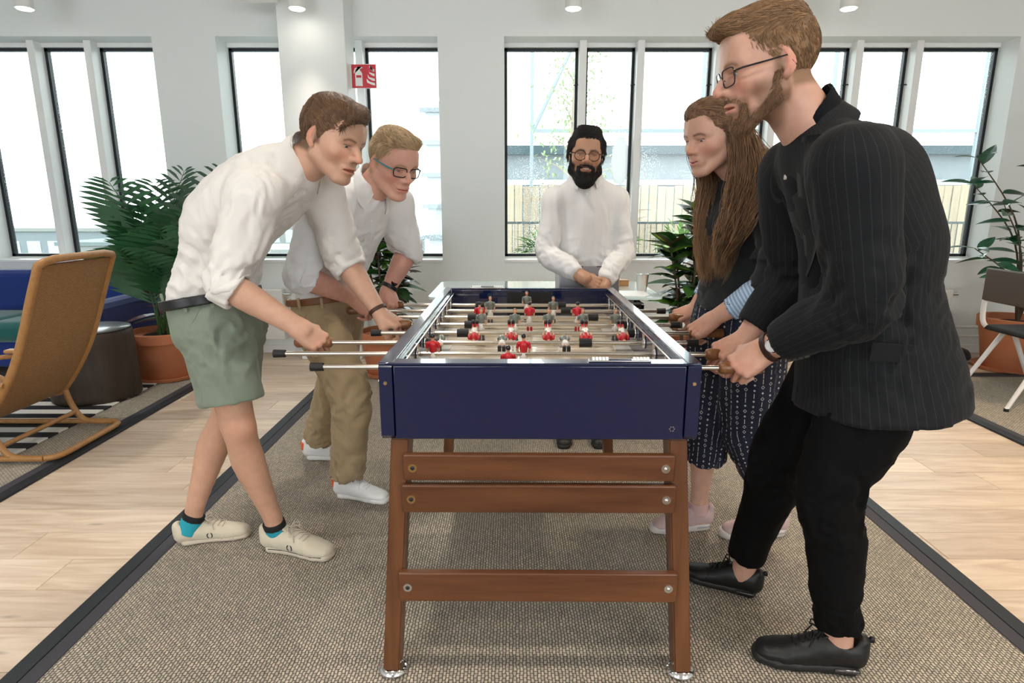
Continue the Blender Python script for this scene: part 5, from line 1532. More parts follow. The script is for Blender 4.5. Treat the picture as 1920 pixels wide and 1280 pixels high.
# ------------------------------------------------------------------ bearded man with laptop behind the table
def man_three():
    base = A(.385, 3.26, 0)
    pr = empty('person', base, 'smiling bearded man in round glasses and white shirt standing behind the table', 'person')
    tone = (.50, .285, .185)
    H = A(.385, 3.28, .93); N = A(.382, 3.25, 1.400); mid = A(.385, 3.27, 1.16)
    fwd = unit(A(-.06, -1, 0)); rt = unit(np.cross(fwd, (0, 0, 1)))       # rt = image left
    Rs = A(.228, 3.24, 1.312); Ls = A(.534, 3.26, 1.312)
    Re = A(.185, 3.20, 1.045); Le = A(.570, 3.22, 1.050)
    Wl = A(.455, 3.035, .905); Wr = A(.345, 3.015, .945)
    MR = hand_frame(Wr, (.84, -.06, -.42), (.20, -.85, .45), .98)
    ML = hand_frame(Wl, (-.70, -.02, -.70), (-.35, -.85, .40), .98)
    hm = frame(P(1099, 292, 3.19), (-.06, -.99, -.03), (.07, 0, 1), 1.03)
    parts = []
    S, v, f, c = build_head(hm, N-A(0, 0, .03), tone, dict(brow=(.012, .009, .008), mouth_w=.027, smile=.007, mouth_open=.0050, nose=1.05, lid=.0034, scalp=(.012, .009, .008), hairline=.080,
        beard='full', beard_col=(.012, .009, .008), beard_base=.95))
    parts.append((v, f, c))
    qh = S.q; headS = S
    for side, M, E, cl in ((1, MR, Re, (28, 40, 25)), (-1, ML, Le, (30, 40, 30))):
        S = Shape(); w = M[:3, 3]
        forearm(S, E, w, M[:3, 1], (.040, .042, .029, .021))
        nl = add_hand(S, M, side, cl, spread=.04)
        vv, ff = S.mesh(.0028, 1, True); parts.append((vv, ff, skin_cols(vv, tone, nl, [(w+M[:3, 0]*.09, .03)])))
    K = Shape(); torso(K, H+A(0, 0, .06), mid, N, rt, rt, [(.110, .075), (.125, .09), (.14, .10), (.14, .09), (.09, .065)]); shoulders(K, N, Ls, Rs, .05)
    for p_, q_ in ((Rs, Re), (Ls, Le)): K.cone(p_, q_, .045, .04, k=.03)
    Rh, Rk, Ra = A(.318, 3.28, .80), A(.29, 3.26, .49), A(.29, 3.28, .09); Lh, Lk, La = A(.452, 3.28, .80), A(.475, 3.26, .49), A(.48, 3.28, .09)
    for h_, k_, a_ in ((Rh, Rk, Ra), (Lh, Lk, La)): K.cone(lerp(h_, k_, .22), k_, .064, .046, k=.05); K.cone(k_, a_, .05, .034, k=.02)
    body_obj(pr, base, parts, K)
    eyes(hm, pr, base, (.035, .018, .010), (-.1, 1, -.02))
    # teeth
    T = Shape().at(hm); T.ell((0, .079, -.0635), (.020, .012, .0042), k=0); T.at(np.eye(4)); tv, tf = T.mesh(.0018)
    link('teeth', mesh_np('teeth', tv-base, tf, mat('teeth', (.80, .77, .70), .25)), pr)
    V = hair_cap(hm, .009, .014, .012, (.062, .080, .030), (0, .0, .100))
    V.cone((-.035, .055, .104), (.030, .066, .110), .022, .020, k=.03)
    for s in (-1, 1): V.cone((s*.072, .015, .06), (s*.080, -.035, -.005), .016, .014, k=.02)
    cap_cuts(V, (.112, -.014, .090, .088), -.075, -.03)
    def fl(q):
        x, y, z = q.T; t = sm(z, .04, .10)
        return np.stack([.85*t+.15*np.sign(x)*(1-t), -.45*t-.5*(1-t), -.15*t-.8*(1-t)], 1)
    grow_hair('hair', pr, base, hm, V, fl, 6000, .055, .0008, (.014, .011, .010), 13, lift=.0012, jitter=.10, nseg=4)
    # beard
    B = Shape().at(hm)
    for s in (-1, 1):
        B.cone((s*.068, .004, -.020), (s*.060, .018, -.072), .008, .016, k=.012); B.cone((s*.060, .018, -.072), (s*.026, .070, -.116), .016, .020, k=.02)
        B.cone((s*.034, .078, -.062), (s*.030, .074, -.095), .009, .014, k=.012); B.cone((s*.031, .083, -.056), (s*.004, .0985, -.0475), .0055, .0055, k=.006)
    B.ell((0, .074, -.122), (.034, .028, .032), k=.02); B.ell((0, .090, -.086), (.018, .009, .006), k=.008)
    B.ell((0, .098, -.0660), (.0255, .022, .0115), k=.003, op='s')
    B.at(np.eye(4))
    def fb(q): return np.stack([.25*np.sign(q[:, 0])*np.exp(-((q[:, 2]+.05)/.01)**2), .25+0*q[:, 0], -1+0*q[:, 0]], 1)
    grow_hair('beard', pr, base, hm, B, fb, 4500, .018, .0006, (.014, .011, .010), 14, lift=.002, jitter=.3, nseg=3, noise=.003)
    glasses(pr, base, hm, mat('tortoiseshell', (.07, .028, .014), .25), None, 'round', .0255, .0225, .0022, .098, -.004)
    S = Shape()
    for sh, el, hn in ((Rs, Re, Wr), (Ls, Le, Wl)):
        ax_ = unit(np.cross(el-sh, hn-el)); cu = lerp(el, hn, .84)
        S.loft([(sh, .059, .063, ax_), (lerp(sh, el, .5), .057, .060, ax_), (el, .055, .056, ax_), (lerp(el, hn, .45), .048, .050, ax_), (cu, .037, .040, ax_)], n=3, k=.02)
        d = unit(hn-el); S.half(cu+d*.014, d, cu-.08, cu+.10)
    torso(S, H-A(0, 0, .06), mid, N, rt, rt, [(.150, .112), (.148, .114), (.158, .120), (.162, .110), (.115, .082)])
    shoulders(S, N, Ls, Rs, .062)
    S.half(H-A(0, 0, .12), (0, 0, -1))
    v, f = S.mesh(.006, 1)
    v = folds(v, f, .0065, (0, 0, 1), 12, 3.0, 23, [(Re, .11, .014, rt), (Le, .11, .014, rt), (lerp(Re, Wr, .6), .1, .010, rt), (lerp(Le, Wl, .6), .1, .010, rt)])
    so = link('shirt', mesh_np('shirt', v-base, f, M_shirt2), pr)
    nk = hm[:3, 3]-hm[:3, 1]*.03
    collar(so, base, S, lerp(N, nk, .20), nk, fwd+A(0, 0, -.2), .058, M_shirt2, .034, .026, .016, .040)
    buttons(so, base, S, [lerp(H, N, t) for t in (.1, .26, .42, .58, .74, .88)], fwd, M_btn)
    pl = [trace(S, lerp(H, N, t)+fwd*.3+rt*.016, -fwd) for t in np.linspace(.02, .93, 14)]
    MB().tube([p-base for p in pl if p is not None], .0022, 5).obj('placket_seam', M_shirt2, so)
    M_dk = cloth_mat('charcoal_trouser', (.03, .03, .035), var=.8)
    S = Shape(); S.econe(H-A(0, 0, .02), H-A(0, 0, .10), (.128, .095), (.140, .105), rt, k=.03)
    for h_, k_, a_ in ((Rh, Rk, Ra), (Lh, Lk, La)):
        S.loft([(h_, .074, .09, rt), (k_, .066, .072, rt), (lerp(k_, a_, .97), .056, .060, rt)], n=4, k=.03)
    v, f = S.mesh(.009, 1); v = folds(v, f, .005, (0, 0, 1), 11, 1.5, 33)
    link('trousers', mesh_np('trousers', v-base, f, M_dk), pr)
    m_b = mat('dark_shoe', (.02, .018, .016), .45)
    for a_ in (Ra, La): shoe(pr, base, A(a_[0], a_[1]+.07, 0), A(a_[0]-.01, a_[1]-.21, 0), m_b, m_b, mat('dark_lace', (.02, .02, .02), .8), high=1.05)
man_three()
def laptop():
    c = A(.392, 3.10, .882)
    r = empty('laptop', c, 'closed grey metal laptop held upright by the bearded man', 'laptop', rz=.02)
    m_al = mat('space_grey_aluminium', (.36, .35, .37), .35, .85)
    MB().box((0, .0, .0), (.305, .008, .215), .0035).obj('base_shell', m_al, r)
    MB().box((0, .0075, .0), (.303, .005, .213), .002).obj('lid', m_al, r)
    for sx in (-1, 1):
        for sz in (-1, 1): MB().cyl((sx*.132, -.004, sz*.09), (sx*.132, -.0062, sz*.09), .0065, seg=16).obj('rubber_foot', M_rubber, r)
    MB().box((-.06, -.0042, .1045), (.05, .001, .004)).obj('vent_slot', M_rubber, r); MB().box((.06, -.0042, .1045), (.05, .001, .004)).obj('vent_slot', M_rubber, r)
laptop()
# ------------------------------------------------------------------ tall man in pinstripe jacket
def man_five():
    base = A(.85, 1.65, 0)
    pr = empty('person', base, 'bearded man in glasses and a charcoal pinstripe jacket at the near handles', 'person')
    tone = (.66, .385, .29)
    H = A(.945, 1.585, .90); N = A(.745, 1.555, 1.450); mid = A(.895, 1.565, 1.20)
    fwd = unit(A(-.97, .20, 0)); rt = unit(np.cross(fwd, (0, 0, 1)))      # rt points away from the camera
    Ls = A(.735, 1.375, 1.375); Rs = A(.765, 1.735, 1.375)
    Le = A(.800, 1.385, 1.075); Re = A(.835, 1.83, 1.08)
    Hl = rod_world(0, .648); Hr = rod_world(1, .640)
    ML = grip(Hl, (-.74, .18, -.62), (-.36, -.74, .55), 1.03, .035, .072)
    MR = hand_frame(Hr+A(.062, .010, .045), (-.84, -.12, -.42), (-.22, -.42, .86), 1.03)
    hm = frame(P(1438, 128, 1.545), (-.965, .02, -.22), (-.06, .0, 1), 1.07)
    parts = []
    ho = dict(brow=(.25, .14, .075), mouth_w=.022, mouth_open=.0026, nose=1.1, lid=.0034, scalp=(.26, .15, .08), hairline=.092, beard='full', beard_col=(.20, .105, .055), beard_base=.7)
    S, v, f, c = build_head(hm, N-A(-.01, 0, .03), tone, ho)
    parts.append((v, f, c)); HS = S; qh = S.q; hv = v; hf = f
    for side, M, E in ((-1, ML, Le), (1, MR, Re)):
        S = Shape(); w = M[:3, 3]
        forearm(S, E, w, M[:3, 1], (.042, .045, .031, .023))
        nl = add_hand(S, M, side, (46, 72, 42), spread=.03)
        vv, ff = S.mesh(.0028, 1, True); parts.append((vv, ff, skin_cols(vv, np.array(tone)*A(1, .95, .92), nl, [(w+M[:3, 0]*.09, .03), (w+M[:3, 0]*.13-M[:3, 2]*.03, .03)])))
    Lh, Lk, La = A(.935, 1.515, .88), A(.835, 1.50, .545), lerp(PF(1616, 1264), PF(1398, 1232), .22)+A(0, 0, .10)
    Rh, Rk, Ra = A(.925, 1.66, .88), A(.815, 1.76, .530), lerp(PF(1424, 1124), PF(1272, 1078), .22)+A(0, 0, .10)
    for k_, a_ in ((Lk, La), (Rk, Ra)):
        S = Shape(); S.loft([(lerp(k_, a_, .7), .036, .040, rt), (lerp(k_, a_, .9), .030, .035, rt), (a_-A(0, 0, .045), .032, .038, rt)], n=3)
        vv, ff = S.mesh(.005); parts.append((vv, ff, skin_cols(vv, tone)))
    K = Shape(); torso(K, H+A(0, 0, .06), mid, N, rt, rt, [(.110, .075), (.14, .10), (.155, .115), (.155, .10), (.09, .065)]); shoulders(K, N, Ls, Rs, .05)
    for p_, q_ in ((Rs, Re), (Ls, Le)): K.cone(p_, q_, .05, .042, k=.03)
    for h_, k_, a_ in ((Rh, Rk, Ra), (Lh, Lk, La)): K.cone(lerp(h_, k_, .22), k_, .064, .046, k=.05); K.cone(k_, lerp(k_, a_, .8), .055, .036, k=.02)
    body_obj(pr, base, parts, K)
    eyes(hm, pr, base, (.09, .13, .16), (.0, 1, -.25))
    V = hair_cap(hm, .0035, .004, .006, (.060, .090, .032), (0, .0, .098))
    V.cone((-.040, .070, .100), (.040, .070, .100), .018, .018, k=.022); V.cone((-.03, .094, .100), (.03, .094, .100), .010, .010, k=.015)
    cap_cuts(V, (.112, -.004, .090, .088), -.06, -.03)
    def fl(q):
        x, y, z = q.T; t = sm(z, .045, .095)
        return np.stack([.0*t, 1.0*t-.25*(1-t), .12*t-.85*(1-t)], 1)
    def ln(q): return .014+.028*sm(q[:, 2], .05, .10)
    grow_hair('hair', pr, base, hm, V, fl, 8500, ln, .00055, (.29, .165, .082), 17, lift=.0012, jitter=.14, nseg=4)
    # beard: short hairs over jaw, chin and lip
    B = Shape().at(hm)
    for s in (-1, 1):
        B.cone((s*.0665, .004, -.020), (s*.058, .014, -.068), .006, .011, k=.010); B.cone((s*.058, .014, -.068), (s*.024, .066, -.108), .011, .014, k=.016)
        B.cone((s*.034, .073, -.064), (s*.028, .072, -.095), .005, .010, k=.010); B.cone((s*.030, .082, -.055), (s*.004, .0955, -.0485), .0040, .0045, k=.005)
    B.ell((0, .074, -.108), (.026, .020, .022), k=.016); B.ell((0, .088, -.084), (.010, .007, .006), k=.006)
    B.ell((0, .098, -.0665), (.0235, .020, .0095), k=.003, op='s'); B.at(np.eye(4))
    def fb(q): return np.stack([0*q[:, 0], .35+0*q[:, 0], -1+0*q[:, 0]], 1)
    grow_hair('beard', pr, base, hm, B, fb, 6500, .012, .00048, (.25, .135, .07), 18, lift=.0022, jitter=.35, nseg=3, noise=.002)
    glasses(pr, base, hm, mat('black_acetate', (.012, .012, .014), .25), None, 'rect', .0255, .0185, .0015, .100, -.004)
    # ---- jacket
    def pin_mat():
        m = bpy.data.materials.new('charcoal_pinstripe_wool'); m.use_nodes = True; nt = m.node_tree; b = nt.nodes['Principled BSDF']; L = nt.links.new
        at = nt.nodes.new('ShaderNodeAttribute'); at.attribute_name = 'Flow'; sx = nt.nodes.new('ShaderNodeSeparateXYZ'); L(at.outputs['Vector'], sx.inputs[0])
        def mth(op, a, bb):
            n = nt.nodes.new('ShaderNodeMath'); n.operation = op
            for i, x in enumerate((a, bb)):
                if isinstance(x, (int, float)): n.inputs[i].default_value = x
                else: L(x, n.inputs[i])
            return n.outputs[0]
        st = mth('LESS_THAN', mth('FRACT', mth('DIVIDE', sx.outputs[0], .016), 0), .09)
        dt = mth('LESS_THAN', mth('FRACT', mth('DIVIDE', sx.outputs[1], .004), 0), .62)
        k = mth('MULTIPLY', mth('MULTIPLY', st, dt), .16)
        tc = nt.nodes.new('ShaderNodeTexCoord'); no = nt.nodes.new('ShaderNodeTexNoise'); no.inputs['Scale'].default_value = 600; L(tc.outputs['Object'], no.inputs['Vector'])
        rp = nt.nodes.new('ShaderNodeValToRGB'); rp.color_ramp.elements[0].color = (.006, .0066, .008, 1); rp.color_ramp.elements[1].color = (.016, .0175, .020, 1); L(no.outputs['Fac'], rp.inputs[0])
        mx = nt.nodes.new('ShaderNodeMix'); mx.data_type = 'RGBA'; L(k, mx.inputs[0]); L(rp.outputs[0], mx.inputs[6]); mx.inputs[7].default_value = (.16, .17, .19, 1)
        L(mx.outputs[2], b.inputs['Base Color']); b.inputs['Roughness'].default_value = .8; b.inputs['Specular IOR Level'].default_value = .2; b.inputs['Sheen Weight'].default_value = .04; b.inputs['Sheen Roughness'].default_value = .4
        bp = nt.nodes.new('ShaderNodeBump'); bp.inputs['Strength'].default_value = .2; bp.inputs['Distance'].default_value = .001; L(no.outputs['Fac'], bp.inputs['Height']); L(bp.outputs[0], b.inputs['Normal'])
        return m
    M_jk = pin_mat()
    tail = A(.985, 1.585, .80)
    S = Shape()
    lines = [([tail-A(0, 0, .1), H, mid, N], rt, .17)]
    for sh, el, hn in ((Ls, Le, ML[:3, 3]), (Rs, Re, MR[:3, 3])):
        ax_ = unit(np.cross(el-sh, hn-el)); cu = lerp(el, hn, .80)
        S.loft([(sh, .082, .086, ax_), (lerp(sh, el, .45), .077, .080, ax_), (el, .068, .070, ax_), (lerp(el, hn, .5), .058, .060, ax_), (cu, .049, .050, ax_)], n=3, k=.022)
        d = unit(hn-el); S.half(cu+d*.006, d, cu-.08, cu+.10); S.cone(lerp(el, hn, .70), hn, .038, .041, k=.003, op='s')
        lines.append(([sh, el, hn], ax_, .068))
    n_sl = len(S.pr)
    S.loft([(tail-A(0, 0, .07), .222, .205, rt), (tail, .216, .198, rt), (H+A(0, 0, .05), .196, .176, rt), (lerp(H, mid, .6), .172, .152, rt), (mid+A(.012, 0, 0), .182, .156, rt), (lerp(mid, N, .5)+A(.012, 0, 0), .186, .136, rt), (lerp(mid, N, .84), .130, .092, rt)], n=3, k=.014)
    shoulders(S, N, Ls, Rs, .068, .015)
    S.ell(lerp(mid, N, .55)+A(.07, 0, 0), (.10, .15, .13), k=.05)
    St = Shape(); St.pr = S.pr[n_sl:]
    S.half(tail-A(0, 0, .03), (.10, 0, -1))
    S.box(tail+A(.19, -.06, .02), (.12, .0025, .16), np.array(Matrix.Rotation(.1, 3, 'Y')), r=.001, k=.004, op='s')     # back vent
    v, f = S.mesh(.0062, 1)
    uvw = flow_coords(v, lines)
    v = folds(v, f, .0045, (0, 0, 1), 8, 2.5, 61, [(Le, .14, .016, unit(ML[:3, 3]-Le)), (Re, .12, .012, rt), (lerp(Ls, N, .3)+A(0, 0, -.09), .13, .007, (0, 0, 1)), (H+A(0, -.1, .05), .2, .007, rt)])
    jo = link('jacket', mesh_np('jacket', v-base, f, M_jk, uv=uvw), pr)
    S.field(.0062); St.field(.0062)
    # lapels + collar
    a = unit(hm[:3, 3]-N); nk = hm[:3, 3]-hm[:3, 1]*.03
    for s in (-1, 1):
        nr_, nc_ = 15, 5; G = np.zeros((nr_, nc_, 3)); D_ = np.zeros((nr_, nc_, 3))
        for i, t in enumerate(np.linspace(0, 1, nr_)):
            c_ = lerp(lerp(H, mid, .70), lerp(mid, N, .97), t); wd = .012+.062*min(1, t*1.6)*(1 if t < .82 else 1-(t-.82)*1.6)
            for j, u_ in enumerate(np.linspace(0, 1, nc_)):
                off = .012+.046*t+wd*u_
                dd = unit(fwd+rt*s*(.15+.75*t)*(.4+.6*u_))
                q = trace(St, c_+rt*s*off+dd*.26, -dd, 240, .0015)
                G[i, j] = (c_+dd*.13+rt*s*off if q is None else q)+dd*(.004+.004*u_); D_[i, j] = dd
        sheet('lapel', jo, base, G, D_, .006, M_jk, lines[:1], 5)
    C = Shape(); ca = lerp(N, nk, .12)
    C.econe(ca-a*.03, ca+a*.040, (.088, .092), (.066, .070), rt, k=0); C.econe(ca-a*.06, ca+a*.08, (.070, .074), (.060, .064), rt, k=0, op='s'); C.half(ca+a*.026, unit(a+fwd*.5)); C.half(ca-a*.035, -a); C.half(ca+fwd*.03, fwd)
    v, f = C.mesh(.0032, 1); link('jacket_collar', mesh_np('jacket_collar', v-base, f, M_jk, uv=flow_coords(v, lines[:1])), jo)
    # flap pocket, cuff buttons
    q0 = trace(S, H+A(-.045, -.4, .05), A(0, 1, 0), 300); 
    if q0 is not None: MB().box(q0-base+A(0, -.001, 0), (.14, .006, .045), .0025, Matrix.Rotation(.08, 3, 'Y') @ Matrix.Rotation(.10, 3, 'Z')).obj('pocket_flap', cloth_mat('charcoal_wool_plain', (.010, .011, .013), var=.8, sheen=.04), jo)
    d = unit(ML[:3, 3]-Le)
    for k in range(4):
        p = lerp(Le, ML[:3, 3], .80)-d*.017*k; dd = unit(A(.35, -.9, -.25)-d*np.dot(A(.35, -.9, -.25), d))
        q = trace(S, p+dd*.12, -dd, 90, .0015)
        if q is not None: MB().cyl(q-base-dd*.001, q-base+dd*.004, .0068, seg=14).obj('cuff_button', mat('horn_button', (.09, .08, .07), .3), jo)
    # dark polo under the jacket with pale buttons
    M_po = cloth_mat('black_pique', (.005, .0055, .008), var=.8, sheen=.03)
    C = Shape(); C.econe(N-a*.03, lerp(N, nk, .60), (.072, .076), (.066, .070), rt, k=0); C.econe(N-a*.12, lerp(N, nk, 1.1), (.060, .064), (.056, .060), rt, k=0, op='s'); C.half(lerp(N, nk, .36), unit(a+fwd*.35)); C.half(N-a*.02, -a)
    v, f = C.mesh(.003, 1); po = link('polo_shirt', mesh_np('polo_shirt', v-base, f, M_po), pr)
    T = Shape(); T.loft([(lerp(H, mid, .6)+fwd*.10, .10, .055, rt), (mid+fwd*.10, .11, .058, rt), (lerp(mid, N, .6)+fwd*.075, .09, .05, rt), (lerp(mid, N, .92)+fwd*.045, .06, .04, rt)], n=3)
    v, f = T.mesh(.006, 1); link('polo_front', mesh_np('polo_front', v-base, f, M_po), po)
    for t in (.62, .80, .96):
        q = trace(T, lerp(mid, N, t)+fwd*.30-rt*.018, -fwd, 240, .0015)
        if q is not None: MB().cyl(q-base-fwd*.001, q-base+fwd*.004, .0062, seg=14).obj('polo_button', M_btn, po)
    # ---- trousers
    M_bt = cloth_mat('black_denim', (.0025, .0025, .003), var=.7, sheen=0)
    S = Shape(); S.econe(H+A(0, 0, .02), H-A(0, 0, .06), (.140, .110), (.155, .125), rt, k=.03)
    for h_, k_, a_ in ((Lh, Lk, La), (Rh, Rk, Ra)):
        S.loft([(h_+A(.01, 0, .0), .086, .108, rt), (lerp(h_, k_, .45)+A(.012, 0, 0), .088, .104, rt), (k_, .070, .076, rt), (lerp(k_, a_, .3)-fwd*.012, .062, .068, rt), (lerp(k_, a_, .65), .052, .056, rt), (lerp(k_, a_, .95), .044, .050, rt)], n=3, k=.03)
        d = unit(a_-k_); c0 = lerp(k_, a_, .90); S.half(c0, d, c0-A(.1, .08, .08), c0+A(.1, .08, .1)); S.cone(lerp(k_, a_, .8), a_, .036, .038, k=.003, op='s')
    v, f = S.mesh(.006, 1)
    v = folds(v, f, .005, (0, 0, 1), 10, 1.5, 71, [(Lk-fwd*.04, .13, .012, rt), (Rk-fwd*.04, .13, .012, rt), (lerp(Lk, La, .85), .1, .012, rt), (H+A(.10, -.05, -.16), .10, .012, rt)])
    link('trousers', mesh_np('trousers', v-base, f, M_bt), pr)
    # ---- shoes, watch, ring
    m_b = mat('black_shoe_leather', (.008, .008, .009), .45, bump=(180, .08, .001)); m_s = mat('black_rubber_sole', (.014, .013, .013), .5); m_l = mat('black_lace', (.008, .008, .009), .8); m_g = mat('gum_rubber', (.25, .12, .06), .6)
    shoe(pr, base, PF(1616, 1264), PF(1398, 1232), m_b, m_s, m_l, high=1.08, sole_h=.028, tab=('loop', m_b), accents=[('bubble', mat('dark_air_cell', (.03, .03, .032), .15, coat=.5))])
    shoe(pr, base, PF(1424, 1124), PF(1272, 1078), m_b, m_s, m_l, high=1.08, sole_h=.028, tab=('loop', m_b), accents=[('bubble', MATS['dark_air_cell'])])
    w = ML[:3, 3]; fd = unit(w-Le)
    wb = band('wristwatch', pr, base, w-fd*.014, fd, ML[:3, 1], .038, .031, .018, mat('dark_brown_strap', (.045, .018, .012), .45), .003, .0025)
    n_ = unit(ML[:3, 2]+A(.1, -.6, .0)); cc = w-fd*.014+n_*.035-base
    MB().cyl(cc, cc+n_*.007, .0195, seg=28).obj('watch_case', M_chrome, wb)
    MB().cyl(cc+n_*.007, cc+n_*.0078, .0172, seg=28).obj('watch_dial', mat('white_dial', (.8, .79, .76), .35), wb)
    e1 = unit(np.cross(n_, (0, 0, 1))); e2 = np.cross(e1, n_)
    for aa, ll in ((.7, .011), (2.4, .008)):
        MB().tube([cc+n_*.0082, cc+n_*.0082+(e1*math.cos(aa)+e2*math.sin(aa))*ll], .0006, 4).obj('watch_hand', M_rubber, wb)
man_five()
# ------------------------------------------------------------------ long-haired woman in grey jumper and patterned trousers
def woman():
    base = A(.83, 2.22, 0)
    pr = empty('person', base, 'long-haired woman in a dark grey jumper and patterned trousers at two handles', 'person')
    tone = (.66, .395, .295)
    H = A(.835, 2.21, .935); N = A(.800, 2.18, 1.405); mid = A(.850, 2.20, 1.17)
    fwd = unit(A(-.95, -.30, 0)); rt = unit(np.cross(fwd, (0, 0, 1)))     # rt points away from the camera
    Ls = A(.855, 2.005, 1.315); Rs = A(.755, 2.340, 1.310)
    Le = A(.860, 1.99, 1.045); Re = A(.845, 2.45, 1.060)
    Hl = rod_world(3, .668); Hr = rod_world(5, .690)
    ML = grip(Hl, (-.72, .22, -.62), (-.40, -.55, .72), .93, .034, .066)
    MR = hand_frame(Hr+A(.045, .020, .030), (-.86, -.22, -.30), (-.10, -.50, .82), .93)
    hm = frame(P(1337, 258, 2.11), (-.86, -.42, -.20), (-.06, 0, 1), .98)
    parts = []
    S, v, f, c = build_head(hm, N-A(0, 0, .02), tone, dict(brow=(.14, .075, .045), mouth_w=.022, smile=.003, nose=.88, lid=.0034, scalp=(.15, .078, .042), hairline=.082, jaw=.97,
        lip=(.56, .22, .20)))
    parts.append((v, f, c))
    for side, M, E in ((-1, ML, Le), (1, MR, Re)):
        S = Shape(); w = M[:3, 3]
        forearm(S, E, w, M[:3, 1], (.038, .040, .026, .020))
        nl = add_hand(S, M, side, (48, 74, 42), spread=.02)
        v, f = S.mesh(.0028, 1, True); parts.append((v, f, skin_cols(v, np.array(tone)*A(.97, .9, .88), nl, [(w+M[:3, 0]*.09, .03)])))
    Rh, Rk, Ra = A(.80, 2.29, .90), A(.765, 2.28, .50), lerp(PF(1332, 992), PF(1214, 1000), .22)+A(0, 0, .10)
    Lh, Lk, La = A(.86, 2.13, .90), A(.885, 2.16, .50), lerp(PF(1472, 1004), PF(1344, 1010), .22)+A(0, 0, .10)
    for k_, a_ in ((Rk, Ra), (Lk, La)):
        S = Shape(); S.loft([(lerp(k_, a_, .2), .050, .054, rt), (lerp(k_, a_, .45), .046, .050, rt), (lerp(k_, a_, .82), .032, .035, rt), (a_-A(0, 0, .05), .031, .036, rt)], n=3)
        v, f = S.mesh(.005); parts.append((v, f, skin_cols(v, tone)))
    K = Shape(); torso(K, H+A(0, 0, .06), mid, N, rt, rt, [(.110, .075), (.13, .095), (.14, .11), (.14, .095), (.085, .06)]); shoulders(K, N, Ls, Rs, .045)
    for p_, q_ in ((Rs, Re), (Ls, Le)): K.cone(p_, q_, .045, .038, k=.03)
    for h_, k_, a_ in ((Rh, Rk, Ra), (Lh, Lk, La)): K.cone(lerp(h_, k_, .22), k_, .064, .046, k=.05); K.cone(k_, lerp(k_, a_, .4), .05, .045, k=.02)
    body_obj(pr, base, parts, K)
    eyes(hm, pr, base, (.05, .07, .08), (.0, 1, -.35))
    # ---- hair: half tied back, long waves falling on both sides
    V = Shape().at(hm); V.ell((0, -.016, .038), (.0795, .102, .090), k=0); V.ell((0, -.07, .02), (.066, .05, .07), k=.03)
    V.ell((0, .03, .088), (.058, .060, .034), k=.03); cap_cuts(V, (.126, -.018, .090, .084), -.085, -.02)
    def fl(q):
        x, y, z = q.T
        return np.stack([-.25*np.sign(x)*sm(-y, -.05, .05), -1+0*x, -.35+.0*x], 1)
    ho = grow_hair('hair', pr, base, hm, V, fl, 6000, .060, .0006, (.24, .13, .068), 15, lift=.0006, jitter=.05, nseg=4)
    rng = np.random.default_rng(16)
    def lockset(guides, n, spread, wav, colr, nm, rad=.00095):
        """guides: list of polylines (world); strands interpolate between neighbouring guides"""
        G = np.array([np.array(g) for g in guides]); m = 14
        tt = np.linspace(0, G.shape[1]-1.001, m); i = tt.astype(int); fr_ = (tt-i)[None, :, None]
        def crs(g):
            a0 = g[:, np.maximum(i-1, 0)]; a1 = g[:, i]; a2 = g[:, i+1]; a3 = g[:, np.minimum(i+2, G.shape[1]-1)]
            return .5*(2*a1+(a2-a0)*fr_+(2*a0-5*a1+4*a2-a3)*fr_**2+(3*a1-a0-3*a2+a3)*fr_**3)
        GG = crs(G)
        u = rng.random(n)*(len(guides)-1.001); k = u.astype(int); w = (u-k)[:, None, None]
        path = GG[k]*(1-w)+GG[k+1]*w
        t = np.linspace(0, 1, m)[None, :, None]
        clump = rng.integers(0, 16, n); cp = np.random.default_rng(5).random(16)*6.28
        ph = cp[clump][:, None]+t[..., 0]*(19+3*cp[clump][:, None]/6.28)
        off = rng.normal(size=(n, 1, 3))*spread*(.35+.65*np.sin(np.pi*np.clip(t*1.15, 0, 1)))+np.random.default_rng(8).normal(size=(16, 3))[clump][:, None, :]*spread*.8*t
        path = path+off+wav*t*np.stack([np.sin(ph), np.cos(ph*.9+1), .3*np.sin(ph*.7)], -1)
        cut = rng.uniform(.78, 1.0, n)
        path = path[:, :1]+(path-path[:, :1])*np.minimum(1, cut[:, None, None]+0*t)
        vv, ff = tubes(path, rad*rng.uniform(.7, 1.4, n), .3)
        tcol = np.linspace(0, 1, m); tip = np.array([.46, .25, .11]); root = np.array(colr)
        cc = (root[None, None]*(1-tcol[None, :, None]**1.5*.6)+tip[None, None]*(tcol[None, :, None]**1.5*.6))*(1+.2*rng.normal(size=(n, 1, 1))).clip(.55, 1.6)
        cc = np.repeat(cc[:, :, None, :], 3, 2).reshape(-1, 3)
        return link(nm, mesh_np(nm, vv-base, ff, MATS['hair'], np.clip(cc, 0, 1)), ho)
    def hp(x, y, z): return A(x, y, z) @ hm[:3, :3].T+hm[:3, 3]
    # near side (her left, x<0): from temple behind the ear, down in front of the shoulder
    gs = [[hp(-.074, .022, .030), hp(-.082, -.020, .0), P(1385, 330, 2.02), P(1372, 400, 1.98), P(1352, 455, 1.97), P(1338, 505, 1.98)],
          [hp(-.070, -.04, .03), hp(-.084, -.05, -.02), P(1402, 340, 2.00), P(1388, 410, 1.96), P(1366, 470, 1.96), P(1348, 520, 1.98)],
          [hp(-.05, -.085, .03), hp(-.07, -.095, -.03), P(1425, 345, 2.03), P(1405, 405, 1.97), P(1376, 460, 1.96), P(1352, 500, 1.98)]]
    lockset(gs, 2700, .012, .014, (.22, .118, .06), 'hair_locks')
